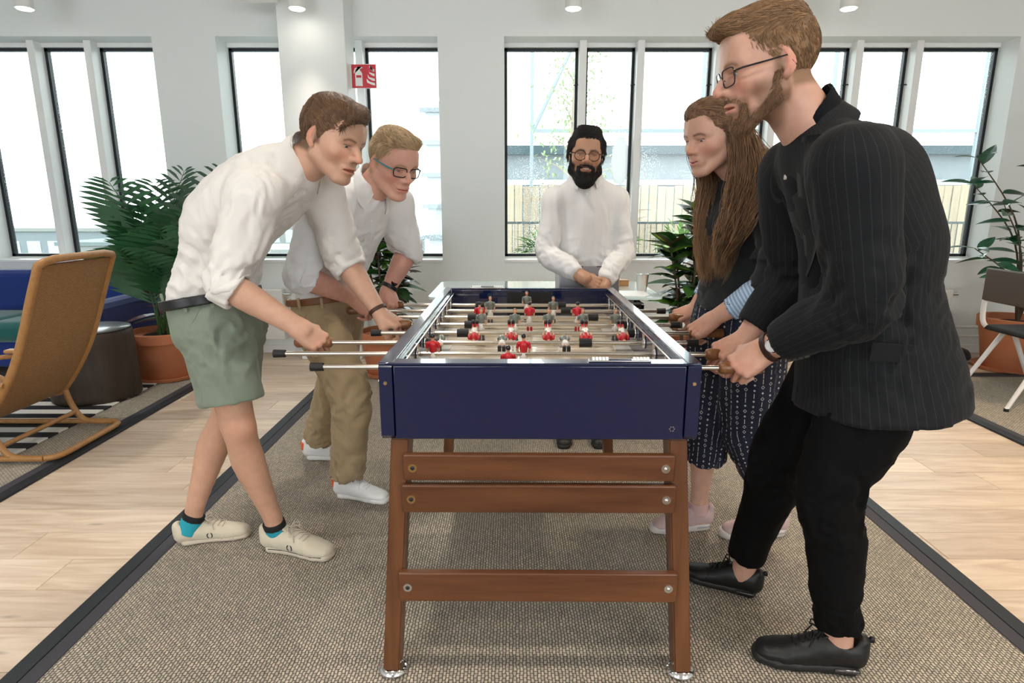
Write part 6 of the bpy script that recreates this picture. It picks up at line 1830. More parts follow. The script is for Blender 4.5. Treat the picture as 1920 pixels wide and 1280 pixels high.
    # far side: falls beside the face, further forward
    gs = [[hp(.074, .022, .010), hp(.078, .015, -.05), P(1322, 345, 2.20), P(1318, 410, 2.18), P(1312, 470, 2.17), P(1318, 525, 2.17)],
          [hp(.070, -.03, .0), hp(.074, -.02, -.07), P(1338, 350, 2.22), P(1334, 410, 2.20), P(1328, 470, 2.18), P(1332, 520, 2.17)]]
    lockset(gs, 1700, .012, .013, (.22, .118, .06), 'hair_locks')
    gs = [[hp(-.05, -.10, .02), hp(-.05, -.12, -.05), P(1440, 320, 2.08), P(1442, 350, 2.07)], [hp(.0, -.11, .02), hp(.0, -.13, -.05), P(1452, 318, 2.18), P(1456, 345, 2.18)],
          [hp(.05, -.10, .02), hp(.05, -.12, -.05), P(1440, 312, 2.28), P(1445, 335, 2.28)]]
    lockset(gs, 1000, .013, .008, (.22, .118, .06), 'hair_locks')
    # ---- jumper
    M_j = cloth_mat('charcoal_knit', (.026, .028, .030), var=.7, weave=350, bumps=.5, sheen=.15)
    S = Shape()
    for sh, el, hn in ((Ls, Le, ML[:3, 3]), (Rs, Re, MR[:3, 3])):
        ax_ = unit(np.cross(el-sh, hn-el)); cu = lerp(el, hn, .22)
        S.loft([(sh, .066, .070, ax_), (lerp(sh, el, .5), .060, .064, ax_), (el, .056, .058, ax_), (cu, .056, .057, ax_)], n=3, k=.02)
        d = unit(hn-el); S.half(cu+d*.012, d, cu-.09, cu+.11)
    torso(S, H+A(0, 0, .05), mid, N, rt, rt, [(.166, .138), (.160, .130), (.168, .145), (.160, .122), (.105, .080)])
    S.ell(mid+fwd*.085+A(0, 0, .055), (.10, .12, .075), k=.06)
    shoulders(S, N, Ls, Rs, .058)
    S.half(H-A(0, 0, .012), (0, 0, -1), H-.35, H+A(.35, .35, .12))
    v, f = S.mesh(.006, 1)
    v = folds(v, f, .005, (0, 0, 1), 10, 2.0, 41, [(Le, .12, .014, rt), (Re, .1, .012, rt), (H+fwd*.1+A(0, 0, .1), .15, .008, rt)])
    jo = link('jumper', mesh_np('jumper', v-base, f, M_j), pr)
    # ruffle on the near sleeve
    R_ = MB(); c0 = lerp(Ls, Le, .56); d = unit(Le-Ls); e1 = unit(np.cross(d, (1, 0, 0))); e2 = np.cross(d, e1)
    n_ = 90; r0 = []; r1 = []; r2 = []
    for k in range(n_):
        t = 2*math.pi*k/n_; rad = e1*math.cos(t)+e2*math.sin(t); wv = .010*math.sin(t*13+1.5*math.sin(t*3))
        r0.append(R_.bm.verts.new(c0+rad*.062-base)); r1.append(R_.bm.verts.new(c0+d*.022+rad*(.072+wv*.5)-base)); r2.append(R_.bm.verts.new(c0+d*.045+rad*(.078+wv)-base))
    for a_, b_ in ((r0, r1), (r1, r2)):
        for k in range(n_): R_.bm.faces.new((a_[k], a_[(k+1) % n_], b_[(k+1) % n_], b_[k]))
    ro = R_.obj('sleeve_ruffle', M_j, jo); md = ro.modifiers.new('thickness', 'SOLIDIFY'); md.thickness = .003
    # ---- blue shirt: tail under the jumper, striped cuffs, collar edge
    def stripe_mat():
        m = bpy.data.materials.new('blue_striped_cotton'); m.use_nodes = True; nt = m.node_tree; b = nt.nodes['Principled BSDF']
        at = nt.nodes.new('ShaderNodeAttribute'); at.attribute_name = 'Flow'; sx = nt.nodes.new('ShaderNodeSeparateXYZ'); nt.links.new(at.outputs['Vector'], sx.inputs[0])
        wv = nt.nodes.new('ShaderNodeMath'); wv.operation = 'MULTIPLY'; wv.inputs[1].default_value = 2*math.pi/.012; nt.links.new(sx.outputs[1], wv.inputs[0])
        sn = nt.nodes.new('ShaderNodeMath'); sn.operation = 'SINE'; nt.links.new(wv.outputs[0], sn.inputs[0])
        rp = nt.nodes.new('ShaderNodeValToRGB'); rp.color_ramp.elements[0].position = .35; rp.color_ramp.elements[0].color = (.27, .42, .66, 1); rp.color_ramp.elements[1].position = .75; rp.color_ramp.elements[1].color = (.60, .70, .82, 1)
        mr = nt.nodes.new('ShaderNodeMapRange'); mr.inputs[1].default_value = -1; nt.links.new(sn.outputs[0], mr.inputs[0]); nt.links.new(mr.outputs[0], rp.inputs[0])
        nt.links.new(rp.outputs[0], b.inputs['Base Color']); b.inputs['Roughness'].default_value = .8
        return m
    M_bl = stripe_mat()
    for E, M in ((Le, ML), (Re, MR)):
        d = unit(M[:3, 3]-E); a_ = lerp(E, M[:3, 3], .12); b_ = lerp(E, M[:3, 3], .74)
        C = Shape(); lat = M[:3, 1]
        C.econe(a_, b_, (.050, .051), (.040, .038), lat, k=0); C.econe(lerp(a_, b_, .7), b_+d*.05, (.034, .032), (.036, .034), lat, k=0, op='s'); C.half(b_, d)
        v, f = C.mesh(.004, 1); v = folds(v, f, .006, d, 16, 1.5, 8)
        link('shirt_cuff', mesh_np('shirt_cuff', v-base, f, M_bl, uv=flow_coords(v, [([a_, b_], lat, .04)])), pr)
    S = Shape(); S.econe(H+A(0, 0, .03), H-A(0, 0, .06), (.146, .118), (.160, .130), rt, k=0); S.half(H-A(0, 0, .055), (0, .0, -1))
    v, f = S.mesh(.006, 1); v = folds(v, f, .006, (0, 0, 1), 13, 4, 44)
    link('shirt_tail', mesh_np('shirt_tail', v-base, f, cloth_mat('blue_chambray', (.33, .47, .67), var=.85)), pr)
    nk = hm[:3, 3]-hm[:3, 1]*.03
    C = Shape(); a = unit(nk-N); C.econe(N+a*.02, N+a*.065, (.064, .066), (.060, .062), rt, k=0); C.econe(N, N+a*.1, (.058, .060), (.055, .057), rt, k=0, op='s'); C.half(N+a*.062, a); C.half(N+a*.015, -a)
    v, f = C.mesh(.003); link('shirt_collar', mesh_np('shirt_collar', v-base, f, cloth_mat('pale_blue_cotton', (.72, .78, .86), var=.95)), pr)
    # ---- patterned trousers
    def motif_mat():
        m = bpy.data.materials.new('navy_white_motif_cotton'); m.use_nodes = True; nt = m.node_tree; b = nt.nodes['Principled BSDF']; L = nt.links.new
        at = nt.nodes.new('ShaderNodeAttribute'); at.attribute_name = 'Flow'; sx = nt.nodes.new('ShaderNodeSeparateXYZ'); L(at.outputs['Vector'], sx.inputs[0])
        def mth(op, a, bb=None, c=None):
            n = nt.nodes.new('ShaderNodeMath'); n.operation = op
            for i, x in enumerate((a, bb, c)):
                if x is None: continue
                if isinstance(x, (int, float)): n.inputs[i].default_value = x
                else: L(x, n.inputs[i])
            return n.outputs[0]
        cu = mth('DIVIDE', sx.outputs[0], .024); cl = mth('FLOOR', cu); fu = mth('ABSOLUTE', mth('SUBTRACT', mth('FRACT', cu), .5))       # 0 in column centre
        rnd = mth('FRACT', mth('MULTIPLY', mth('SINE', mth('MULTIPLY', cl, 12.9)), 43758.5))
        rv = mth('ADD', mth('DIVIDE', sx.outputs[1], .021), mth('MULTIPLY', rnd, 7.0)); fv = mth('ABSOLUTE', mth('SUBTRACT', mth('FRACT', rv), .5)); row = mth('FLOOR', rv)
        r2 = mth('FRACT', mth('MULTIPLY', mth('SINE', mth('ADD', mth('MULTIPLY', row, 7.7), mth('MULTIPLY', cl, 3.1))), 9631.7))
        dia = mth('ADD', mth('MULTIPLY', fu, 2.2), mth('MULTIPLY', fv, 1.5))
        d_full = mth('LESS_THAN', dia, .34); d_ring = mth('MULTIPLY', mth('LESS_THAN', dia, .52), mth('GREATER_THAN', dia, .34))
        dash = mth('MULTIPLY', mth('LESS_THAN', fu, .045), mth('LESS_THAN', fv, .42))
        isd = mth('LESS_THAN', r2, .32); isr = mth('MULTIPLY', mth('GREATER_THAN', r2, .32), mth('LESS_THAN', r2, .5)); isl = mth('GREATER_THAN', r2, .5)
        tot = mth('MINIMUM', mth('ADD', mth('ADD', mth('MULTIPLY', d_full, isd), mth('MULTIPLY', d_ring, isr)), mth('MULTIPLY', dash, isl)), 1.0)
        mx = nt.nodes.new('ShaderNodeMix'); mx.data_type = 'RGBA'; L(tot, mx.inputs[0]); mx.inputs[6].default_value = (.008, .011, .030, 1); mx.inputs[7].default_value = (.55, .55, .56, 1)
        L(mx.outputs[2], b.inputs['Base Color']); b.inputs['Roughness'].default_value = .8
        return m
    S = Shape(); S.econe(H+A(0, 0, .0), H-A(0, 0, .10), (.158, .128), (.170, .140), rt, k=.03)
    ln = []
    for h_, k_, a_ in ((Rh, Rk, Ra), (Lh, Lk, La)):
        e = lerp(k_, a_, .55)
        S.loft([(h_, .105, .118, rt), (lerp(h_, k_, .5), .104, .112, rt), (k_, .094, .100, rt), (lerp(k_, a_, .35), .082, .086, rt), (e, .070, .074, rt)], n=3, k=.025)
        d = unit(a_-k_); c0 = lerp(k_, a_, .50); S.half(c0, d, c0-A(.12, .10, .10), c0+A(.12, .10, .12)); S.cone(lerp(k_, a_, .4), a_, .058, .058, k=.003, op='s')
        ln.append(([h_+A(0, 0, .1), k_, a_], rt, .10))
    v, f = S.mesh(.006, 1)
    uvw = flow_coords(v, ln)
    v = folds(v, f, .009, (0, 0, 1), 9, 2.6, 51, [(lerp(Rk, Ra, .4), .12, .014, (0, 0, 1)), (Rk, .15, .010, rt)])
    link('trousers', mesh_np('trousers', v-base, f, motif_mat(), uv=uvw), pr)
    # ---- trainers, bead bracelet
    m_p = mat('dusty_pink_suede', (.50, .34, .34), .75, noise=(25, (.58, .45, .43), .2), bump=(300, .2, .001)); m_s = mat('trainer_midsole', (.62, .58, .55), .55); m_l = mat('pink_lace', (.50, .38, .38), .8)
    m_a = mat('air_cell', (.35, .33, .34), .15, coat=.5)
    for hl, te in ((PF(1332, 992), PF(1214, 1000)), (PF(1472, 1004), PF(1344, 1010))):
        shoe(pr, base, hl, te, m_p, m_s, m_l, high=1.12, sole_h=.034, style='air', accents=[('bubble', m_a)])
    for a_, k_ in ((Ra, Rk), (La, Lk)):
        sock('sock', pr, base, a_+A(0, 0, .0), unit(k_-a_), rt, (.036, .041), (.037, .041), .05, mat('pink_sock', (.62, .40, .38), .9))
    w = MR[:3, 3]; bb = MB()
    for k in range(22):
        t = 2*math.pi*k/22
        bb.sph(w-MR[:3, 0]*.014+(MR[:3, 1]*math.cos(t)*.033+MR[:3, 2]*math.sin(t)*.027)-base, .0042, 1)
    bo = bb.obj('bead_bracelet', mat('dark_bead', (.02, .02, .025), .3), pr); bo['kind'] = 'stuff'
woman()
# ------------------------------------------------------------------ furniture
def soft_box(mb, lo, hi, b): return mb.b2(lo, hi, b)
def spl(pts, n=6):
    p = [np.asarray(x, float) for x in pts]; out = []
    for i in range(len(p)-1):
        p0, p1, p2, p3 = p[max(i-1, 0)], p[i], p[i+1], p[min(i+2, len(p)-1)]
        for t in np.linspace(0, 1, n, endpoint=False): out.append(.5*(2*p1+(p2-p0)*t+(2*p0-5*p1+4*p2-p3)*t*t+(3*p1-p0-3*p2+p3)*t**3))
    return out+[p[-1]]
def cane_material():
    m = bpy.data.materials.new('woven_cane'); m.use_nodes = True; nt = m.node_tree; b = nt.nodes['Principled BSDF']; L = nt.links.new
    at = nt.nodes.new('ShaderNodeAttribute'); at.attribute_name = 'Flow'
    br = nt.nodes.new('ShaderNodeTexBrick'); L(at.outputs['Vector'], br.inputs['Vector']); br.inputs['Scale'].default_value = 1
    br.inputs['Brick Width'].default_value = .016; br.inputs['Row Height'].default_value = .006; br.inputs['Mortar Size'].default_value = .0011; br.inputs['Mortar Smooth'].default_value = .6
    br.inputs['Color1'].default_value = (.46, .24, .085, 1); br.inputs['Color2'].default_value = (.36, .18, .06, 1); br.inputs['Mortar'].default_value = (.10, .045, .015, 1)
    L(br.outputs['Color'], b.inputs['Base Color']); b.inputs['Roughness'].default_value = .5
    iv = nt.nodes.new('ShaderNodeMath'); iv.operation = 'SUBTRACT'; iv.inputs[0].default_value = 1; L(br.outputs['Fac'], iv.inputs[1])
    bp = nt.nodes.new('ShaderNodeBump'); bp.inputs['Strength'].default_value = .7; bp.inputs['Distance'].default_value = .003; L(iv.outputs[0], bp.inputs['Height']); L(bp.outputs[0], b.inputs['Normal'])
    return m
M_cane = cane_material(); M_rat = mat('rattan_pole', (.44, .225, .08), .4, noise=(40, (.34, .16, .05), .25), bump=(160, .25, .002))
M_ply = mat('pale_bent_wood', (.55, .30, .12), .4, noise=(4, (.42, .21, .08), .2), stretch=(1, 12, 12))
def rattan_chair():
    o = A(-2.65, 3.18, .023)
    r = empty('rattan_armchair', o, 'high-backed woven rattan cantilever armchair seen from behind', 'armchair')
    prof = spl([(.41, .985), (.36, .86), (.215, .50), (.04, .235), (-.06, .19), (-.25, .235), (-.52, .36), (-.58, .365)], 6)
    hw = .275; n = len(prof)
    acc = [0]
    for a, b in zip(prof[:-1], prof[1:]): acc.append(acc[-1]+np.linalg.norm(b-a))
    V = []; U = []
    for side in (0, 1):
        for i, p in enumerate(prof):
            t = prof[min(i+1, n-1)]-prof[max(i-1, 0)]; t = t/np.linalg.norm(t); nr = np.array([t[1], -t[0]])*.006*(1 if side else -1)
            for j in range(7):
                y = -hw+2*hw*j/6; V.append((p[0]+nr[0], y, p[1]+nr[1])); U.append((y, acc[i], 0))
    Fc = []
    for side in (0, 1):
        for i in range(n-1):
            for j in range(6):
                k = side*n*7+i*7+j; q = (k, k+1, k+8, k+7); Fc.append(q if side else q[::-1])
    link('woven_back_and_seat', mesh_np('woven_back_and_seat', np.array(V), np.array(Fc), M_cane, uv=np.array(U)), r)
    edge = [(p[0], -hw, p[1]) for p in prof]; e2 = [(p[0], hw, p[1]) for p in prof]
    loop = [(.41, y, .985+.0) for y in (-.20, 0, .20)]
    MB().tube(edge[::-1]+[(.425, -hw+.02, 1.0), (.43, -.18, 1.012), (.43, .18, 1.012), (.425, hw-.02, 1.0)]+e2, .019, 10).obj('frame_pole', M_rat, r)
    for s in (-1, 1):
        MB().tube(spl([(.02, s*hw, .235), (.05, s*hw, .12), (.10, s*hw, .035), (.17, s*hw, .015), (.28, s*hw, .014)], 5), .016, 10).obj('leg', M_rat, r)
        MB().tube(spl([(.28, s*hw, .014), (.0, s*(hw+.005), .013), (-.45, s*(hw+.005), .013), (-.58, s*hw, .03), (-.62, s*hw, .12), (-.55, s*hw, .355)], 5), .016, 10).obj('runner', M_rat, r)
        MB().tube(spl([(.16, s*(hw+.02), .40), (.02, s*(hw+.035), .415), (-.30, s*(hw+.035), .40), (-.42, s*(hw+.03), .37), (-.45, s*hw, .33)], 5), .014, 10).obj('arm_pole', M_rat, r)
        MB().box((-.13, s*(hw+.038), .432), (.36, .055, .022), .008).obj('armrest', M_ply, r)
    MB().tube(spl([(.28, -hw, .014), (.335, -hw+.05, .014), (.34, 0, .014), (.335, hw-.05, .014), (.28, hw, .014)], 5), .016, 10).obj('base_bar', M_rat, r)
    MB().tube([(.07, -hw, .075), (.07, hw, .075)], .013, 10).obj('stretcher', M_rat, r)
rattan_chair()
# dark stump side table
st = empty('side_table', (-2.83, 4.02, .009), 'dark stained tree-stump side table beside the terracotta pot', 'side table')
S = Shape(); S.cone((0, 0, .0), (0, 0, .48), .262, .250, k=0); S.half((0, 0, .475), (0, 0, 1)); S.half((0, 0, .002), (0, 0, -1))
v, f = S.mesh(.016, 1); ang = np.arctan2(v[:, 1], v[:, 0]); rr = 1+.022*np.sin(ang*3+1)+.012*np.sin(ang*7); sidew = (v[:, 2] < .46)
v[:, 0] *= rr; v[:, 1] *= rr
link('stump', mesh_np('stump', v, f, mat('ebonised_wood', (.022, .016, .012), .5, noise=(3, (.055, .036, .024), .25), stretch=(6, 6, .8), bump=(6, .3, .01))), st)
MB().lathe([(.001, .474), (.243, .474), (.245, .477), (.24, .480), (.001, .480)], seg=40).obj('top', mat('stump_top_sheen', (.12, .11, .105), .3, noise=(5, (.07, .065, .06), .3), coat=.4), st)  # lighter colour stands in for light reflected off the top
# sofa
M_blue = cloth_mat('royal_blue_wool', (.008, .035, .22), var=.8, weave=300, bumps=.3, sheen=.4); M_teal = cloth_mat('teal_wool', (.012, .13, .125), var=.8, weave=300, bumps=.3, sheen=.4)
so = empty('sofa', (-4.45, 4.80, .009), 'royal blue sofa with a teal seat beneath the left windows', 'sofa')
MB().b2((-1.7, -.38, .10), (1.42, .40, .30), .02).obj('base', M_blue, so)
for i in range(4):
    x = -1.66+i*.76
    MB().b2((x, -.42, .29), (x+.75, .16, .45), .05).obj('seat_cushion', M_teal, so)
    MB().box((x+.375, .24, .585), (.74, .20, .36), .07, Matrix.Rotation(-.13, 3, 'X'), 3).obj('back_cushion', M_blue, so)
MB().b2((-1.7, .30, .28), (1.42, .42, .66), .04).obj('back_frame', M_blue, so)
MB().b2((1.28, -.40, .28), (1.44, .42, .58), .05).obj('arm', M_blue, so)
for x in (-1.6, 1.3):
    for y in (-.3, .32): MB().cyl((x, y, 0), (x, y, .11), .02, .025).obj('leg', M_rubber, so)

# white desk behind the football table, with glass top
M_wl = mat('white_laminate', (.84, .85, .84), .4)
def desk_glass():
    m = bpy.data.materials.new('frosted_white_glass'); m.use_nodes = True; b = m.node_tree.nodes['Principled BSDF']
    b.inputs['Base Color'].default_value = (.72, .86, .86, 1); b.inputs['Roughness'].default_value = .06; b.inputs['Coat Weight'].default_value = .6
    return m
dk = empty('desk', (.20, 3.98, .009), 'white desk with a rounded glass top behind the bearded man', 'desk')
D = Shape(); D.box((0, 0, .748), (.70, .42, .006), r=.0055)
def rounded_slab(x, y, r, z0, z1):
    p = []
    for cx, cy, a0 in ((x-r, y-r, 0), (-x+r, y-r, 90), (-x+r, -y+r, 180), (x-r, -y+r, 270)):
        for t in range(0, 91, 15): p.append((cx+r*math.cos(math.radians(a0+t)), cy+r*math.sin(math.radians(a0+t))))
    return MB().prism(p, 2, z0, z1)
rounded_slab(.70, .40, .07, .735, .749).obj('glass_top', desk_glass(), dk)
MB().b2((-.60, -.33, .66), (.60, .34, .70), .005).obj('apron', M_wl, dk)
for s in (-1, 1):
    MB().b2((s*.60, -.33, 0), (s*.56, .34, .70), .004).obj('side_panel', M_wl, dk)
    for y in (-.28, .28): MB().cyl((s*.56, y, .70), (s*.56, y, .735), .018, seg=16).obj('spacer', M_rubber, dk)
MB().b2((-.56, .30, .1), (.56, .32, .66), .003).obj('back_panel', M_wl, dk)
cp = empty('steel_cup', P(1203, 545, 3.86), 'brushed steel tumbler on the white desk', 'cup'); cp.location.z = .758
MB().lathe([(.030, 0), (.031, .002), (.040, .105), (.0405, .108), (.0385, .107), (.029, .004)], seg=28).obj('wall', mat('satin_steel', (.66, .65, .63), .28, 1.0), cp)
wb = empty('wooden_block', (.70, 4.14, .758), 'small tan wooden box on the white desk beside the laptop', 'box')
MB().box((0, 0, .018), (.17, .07, .036), .004).obj('box_body', M_ply, wb); MB().box((0, 0, .038), (.172, .072, .006), .002).obj('box_lid', M_ply, wb)
pa = empty('paper_stack', (.66, 3.74, .7582), 'stack of white paper sheets on the right end of the desk', 'paper')
for i in range(3): link('sheet', MB().b2((-.105, -.148, 0), (.105, .148, .0012)).mesh('sheet', mat('paper', (.86, .87, .88), .6)), pa, (0.01*i, .006*i, .0013*i), (0, 0, 1.45+.05*i))
ps = empty('folder', (-.28, 3.76, .7582), 'thin white folder on the left end of the desk', 'folder')
MB().box((0, 0, .003), (.30, .21, .006), .002).obj('cover', MATS['paper'], ps); MB().box((.005, 0, .0066), (.27, .19, .0012)).obj('sheet', MATS['paper'], ps)

# ---- right: table, chair, bag
M_chair_w = mat('white_powder_coat', (.80, .78, .76), .35)
ch = empty('chair', (3.42, 3.92, .009), 'white-framed chair with dark seat and brown backrest at the right edge', 'chair')
for sx in (-1, 1):
    MB().tube([(sx*.03-.02, -.19, .44), (sx*.26-.02, -.21+.0, .015)], [.017, .013], 10).obj('leg', M_chair_w, ch)
    MB().tube([(sx*.03-.02, .19, .44), (sx*.26-.02, .23, .015)], [.017, .013], 10).obj('leg', M_chair_w, ch)
for sx, sy in ((-1, -1), (1, -1), (-1, 1), (1, 1)): MB().cyl((sx*.26-.02, sy*.22-(.0 if sy > 0 else -.01), 0), (sx*.26-.02, sy*.22-(.0 if sy > 0 else -.01), .02), .015, seg=12).obj('foot', M_rubber, ch)
MB().tube(spl([(-.20, -.20, .76), (-.21, -.205, .62), (-.20, -.20, .50), (-.13, -.20, .455), (.0, -.20, .44), (.2, -.19, .45)], 5), .016, 10).obj('side_frame', M_chair_w, ch)
MB().tube(spl([(-.20, .20, .76), (-.21, .205, .62), (-.20, .20, .50), (-.13, .20, .455), (.0, .20, .44), (.2, .19, .45)], 5), .016, 10).obj('side_frame', M_chair_w, ch)
MB().box((.02, 0, .468), (.42, .42, .035), .015).obj('seat', mat('black_seat_fabric', (.012, .012, .014), .8), ch)
b = MB(); b.box((-.215, 0, .76), (.022, .44, .22), .010); b.obj('backrest', mat('dark_brown_shell', (.06, .035, .022), .45), ch)
ct = empty('cafe_table', (3.93, 3.80, .009), 'pale wood table top at the right edge of the picture', 'table')
rounded_slab(.42, .40, .05, .715, .745).obj('table_top', mat('pale_ash', (.60, .44, .28), .4, noise=(3, (.50, .35, .21), .2), stretch=(1, 10, 10)), ct)
MB().lathe([(.24, 0), (.24, .012), (.03, .03), (.028, .715), (.001, .715)], seg=28).obj('pedestal', M_chrome, ct)
bg = empty('camera_bag', (3.42, 5.02, 0), 'black padded bag lying on the floor below the radiator', 'bag')
S = Shape(); S.loft([((-.34, 0, .06), .07, .055, (0, 1, 0)), ((-.15, .01, .075), .10, .072, (0, 1, 0)), ((.12, 0, .08), .10, .078, (0, 1, 0)), ((.36, -.01, .06), .08, .055, (0, 1, 0))], n=4); S.half((0, 0, .003), (0, 0, -1))
v, f = S.mesh(.012, 1); v = folds(v, f, .014, (1, 0, 0), 8, 2, 81)
link('bag_body', mesh_np('bag_body', v, f, cloth_mat('black_nylon', (.018, .018, .018), var=.6)), bg)
MB().tube(spl([(-.2, -.08, .10), (-.05, -.12, .19), (.15, -.11, .18), (.25, -.08, .10)], 6), .011, 8).obj('strap', MATS['black_rubber'], bg)
MB().box((.02, -.085, .09), (.05, .02, .02), .003).obj('buckle', M_chrome, bg)
pd = empty('gear_pouch', (4.12, 4.92, 0), 'olive cloth pouch beside the black bag on the floor', 'pouch')
S = Shape(); S.ell((0, 0, .07), (.20, .11, .075)); S.ell((.1, .02, .10), (.10, .08, .05), k=.03); S.half((0, 0, .003), (0, 0, -1)); v, f = S.mesh(.012, 1); v = folds(v, f, .012, (1, 0, 0), 9, 2, 83)
link('pouch_body', mesh_np('pouch_body', v, f, cloth_mat('olive_canvas', (.05, .045, .025), var=.7)), pd)
MB().tube([(-.1, -.07, .13), (.0, -.085, .15), (.12, -.06, .14)], .006, 6).obj('drawcord', MATS['black_rubber'], pd)

# ------------------------------------------------------------------ plants
M_terra = mat('terracotta', (.46, .155, .065), .75, noise=(9, (.52, .20, .10), .3), bump=(60, .1, .002))
M_soil = mat('dark_soil', (.03, .02, .014), .95, bump=(60, .8, .01))
def pot(parent, r, h):
    MB().lathe([(r*.70, 0), (r*.72, .004), (r*.93, h*.80), (r*.93, h*.80), (r*1.0, h*.805), (r*1.02, h*.99), (r*1.0, h), (r*.90, h), (r*.88, h*.9)], seg=36).obj('pot', M_terra, parent)
    MB().lathe([(.001, h*.88), (r*.89, h*.88), (r*.89, h*.895), (.001, h*.91)], seg=28).obj('soil', M_soil, parent)
    MB().lathe([(r*.78, 0), (r*.95, .005), (r*1.0, .03), (r*.97, .032), (r*.80, .012)], seg=36).obj('saucer', M_terra, parent)
def leaf_mesh(name, L, W, mats, fold=.25, droop=.25, n=7):
    b = MB(); rows = []
    for i in range(n+1):
        t = i/n; w = W*math.sin(math.pi*min(1, t**.75))**.9*.5+.0008; z = -droop*L*t*t
        rows.append([b.bm.verts.new((L*t, s*w, z+fold*w*abs(s))) for s in (-1, -.5, 0, .5, 1)])
    for a, c in zip(rows[:-1], rows[1:]):
        for k in range(4):
            f_ = b.bm.faces.new((a[k], a[k+1], c[k+1], c[k])); f_.material_index = 1 if (len(mats) > 1 and k in (1, 2)) else 0
    me = b.mesh(name, mats); return me
def place_leaf(me, parent, p, d, roll=0.0, s=1.0):
    d = unit(d); up = A(0, 0, 1) if abs(d[2]) < .95 else A(1, 0, 0)
    y = unit(np.cross(up, d)); z = np.cross(d, y)
    R = Matrix(np.stack([d, y, z], 1).tolist()) @ Matrix.Rotation(roll, 3, 'X')
    o = link('leaf', me, parent); o.matrix_local = Matrix.Translation(Vector(p)) @ R.to_4x4() @ Matrix.Scale(s, 4)
    return o
def leafmat(name, c1, c2, c3=None): return mat(name, c1, .38, noise=(14, c2, .22), coat=.25, spec=.4, rnd=.25)
LM = {'g': leafmat('croton_green', (.016, .075, .018), (.05, .14, .02)), 'd': leafmat('croton_dark', (.012, .035, .016), (.03, .07, .02)), 'r': leafmat('croton_red', (.16, .035, .018), (.06, .06, .015)), 'y': leafmat('croton_lime', (.20, .36, .03), (.12, .26, .03))}
CL = [leaf_mesh('leaf', .20, .098, [LM[a], LM[b]]) for a, b in (('g', 'g'), ('d', 'g'), ('d', 'd'), ('r', 'd'), ('g', 'y'), ('d', 'r'))]
LIME = leaf_mesh('leaf', .13, .065, [LM['y'], LM['y']])
def croton(loc, label, h, spread, n, r, seed, lime=False, ph=.34):
    rng = np.random.default_rng(seed)
    root = empty('potted_croton', loc, label, 'plant'); pot(root, r, ph)
    m_st = mat('croton_stem', (.10, .07, .045), .8)
    nst = 6
    for i in range(nst):
        a = 2*math.pi*i/nst+rng.random()*.6; top = A(math.cos(a)*spread*rng.uniform(.3, .9), math.sin(a)*spread*rng.uniform(.3, .9), h*rng.uniform(.72, 1.0))
        b0 = A(math.cos(a)*.04, math.sin(a)*.04, ph*.88); midp = lerp(b0, top, .5)+A(0, 0, .05)
        pts = spl([b0, midp, top], 6); MB().tube(pts, np.linspace(.010, .005, len(pts)), 7).obj('stem', m_st, root)
        for k in range(n//nst):
            t = .28+.72*(k+.5)/(n/nst); q = pts[min(int(t*(len(pts)-1)), len(pts)-1)]
            aa = k*2.4+rng.random(); d = A(math.cos(aa), math.sin(aa), rng.uniform(.15, .95) if t > .6 else rng.uniform(-.2, .5))
            place_leaf(CL[rng.choice(6, p=[.24, .2, .14, .14, .14, .14])], root, q, d, rng.uniform(-.4, .4), rng.uniform(.8, 1.25))
    if lime: place_leaf(LIME, root, A(-.03, -.06, h*.97), (.2, -.5, .9), .3, 1.0)
p = PF(730, 700); croton((p[0], p[1], .009), 'croton in a terracotta pot behind the blond man', 1.24, .24, 150, .22, 3)
croton((1.235, 4.22, .009), 'croton with one lime leaf half hidden behind the long-haired woman', 1.30, .30, 168, .22, 5, True)
# palm
def palm(loc, label, tips, seed, r=.25, ph=.36):
    rng = np.random.default_rng(seed); root = empty('potted_palm', loc, label, 'plant'); pot(root, r, ph)
    m_l = mat('palm_green', (.014, .085, .035), .4, noise=(6, (.03, .14, .045), .25), coat=.2, rnd=.2); m_s = mat('palm_stem', (.05, .12, .03), .6)
    for (tip, arch) in tips:
        tip = np.asarray(tip)-np.asarray(loc); b0 = A(rng.uniform(-.05, .05), rng.uniform(-.05, .05), ph*.85)
        hor = tip*A(1, 1, 0); midp = lerp(b0, tip, .55)-hor*.18+A(0, 0, arch)
        pts = np.array(spl([b0, lerp(b0, midp, .5)-hor*.05, midp, tip], 8)); m = MB(); m.mi = 1
        m.tube(list(pts), np.linspace(.009, .002, len(pts)), 6); m.mi = 0
        nl = 16
        for k in range(nl):
            t = .38+.62*k/(nl-1); i = min(int(t*(len(pts)-1)), len(pts)-2); q = lerp(pts[i], pts[i+1], t*(len(pts)-1)-i)
            tg = unit(pts[i+1]-pts[i]); sd = unit(np.cross(tg, (0, 0, 1))); upv = np.cross(sd, tg)
            LL = (.40*math.sin(math.pi*(.25+.70*(k/(nl-1))))+.06)*1.0
            for s in (-1, 1):
                d = unit(tg*.62+sd*s*.9+upv*.2); w = unit(np.cross(d, upv))*.007
                pr_ = [q, q+d*LL*.35+w, q+d*LL*.7+w*.7-A(0, 0, LL*.10), q+d*LL-A(0, 0, LL*.25), q+d*LL*.7-w*.7-A(0, 0, LL*.10), q+d*LL*.35-w]
                vs_ = [m.bm.verts.new(x) for x in pr_]
                f1 = m.bm.faces.new(vs_[:3]+[vs_[3]]); f2 = m.bm.faces.new([vs_[0], vs_[3], vs_[4], vs_[5]]); f1.material_index = 0; f2.material_index = 0
        link('frond', m.mesh('frond', [m_l, m_s]), root)
pl = PF(318, 706); pl = A(pl[0], pl[1], .009)
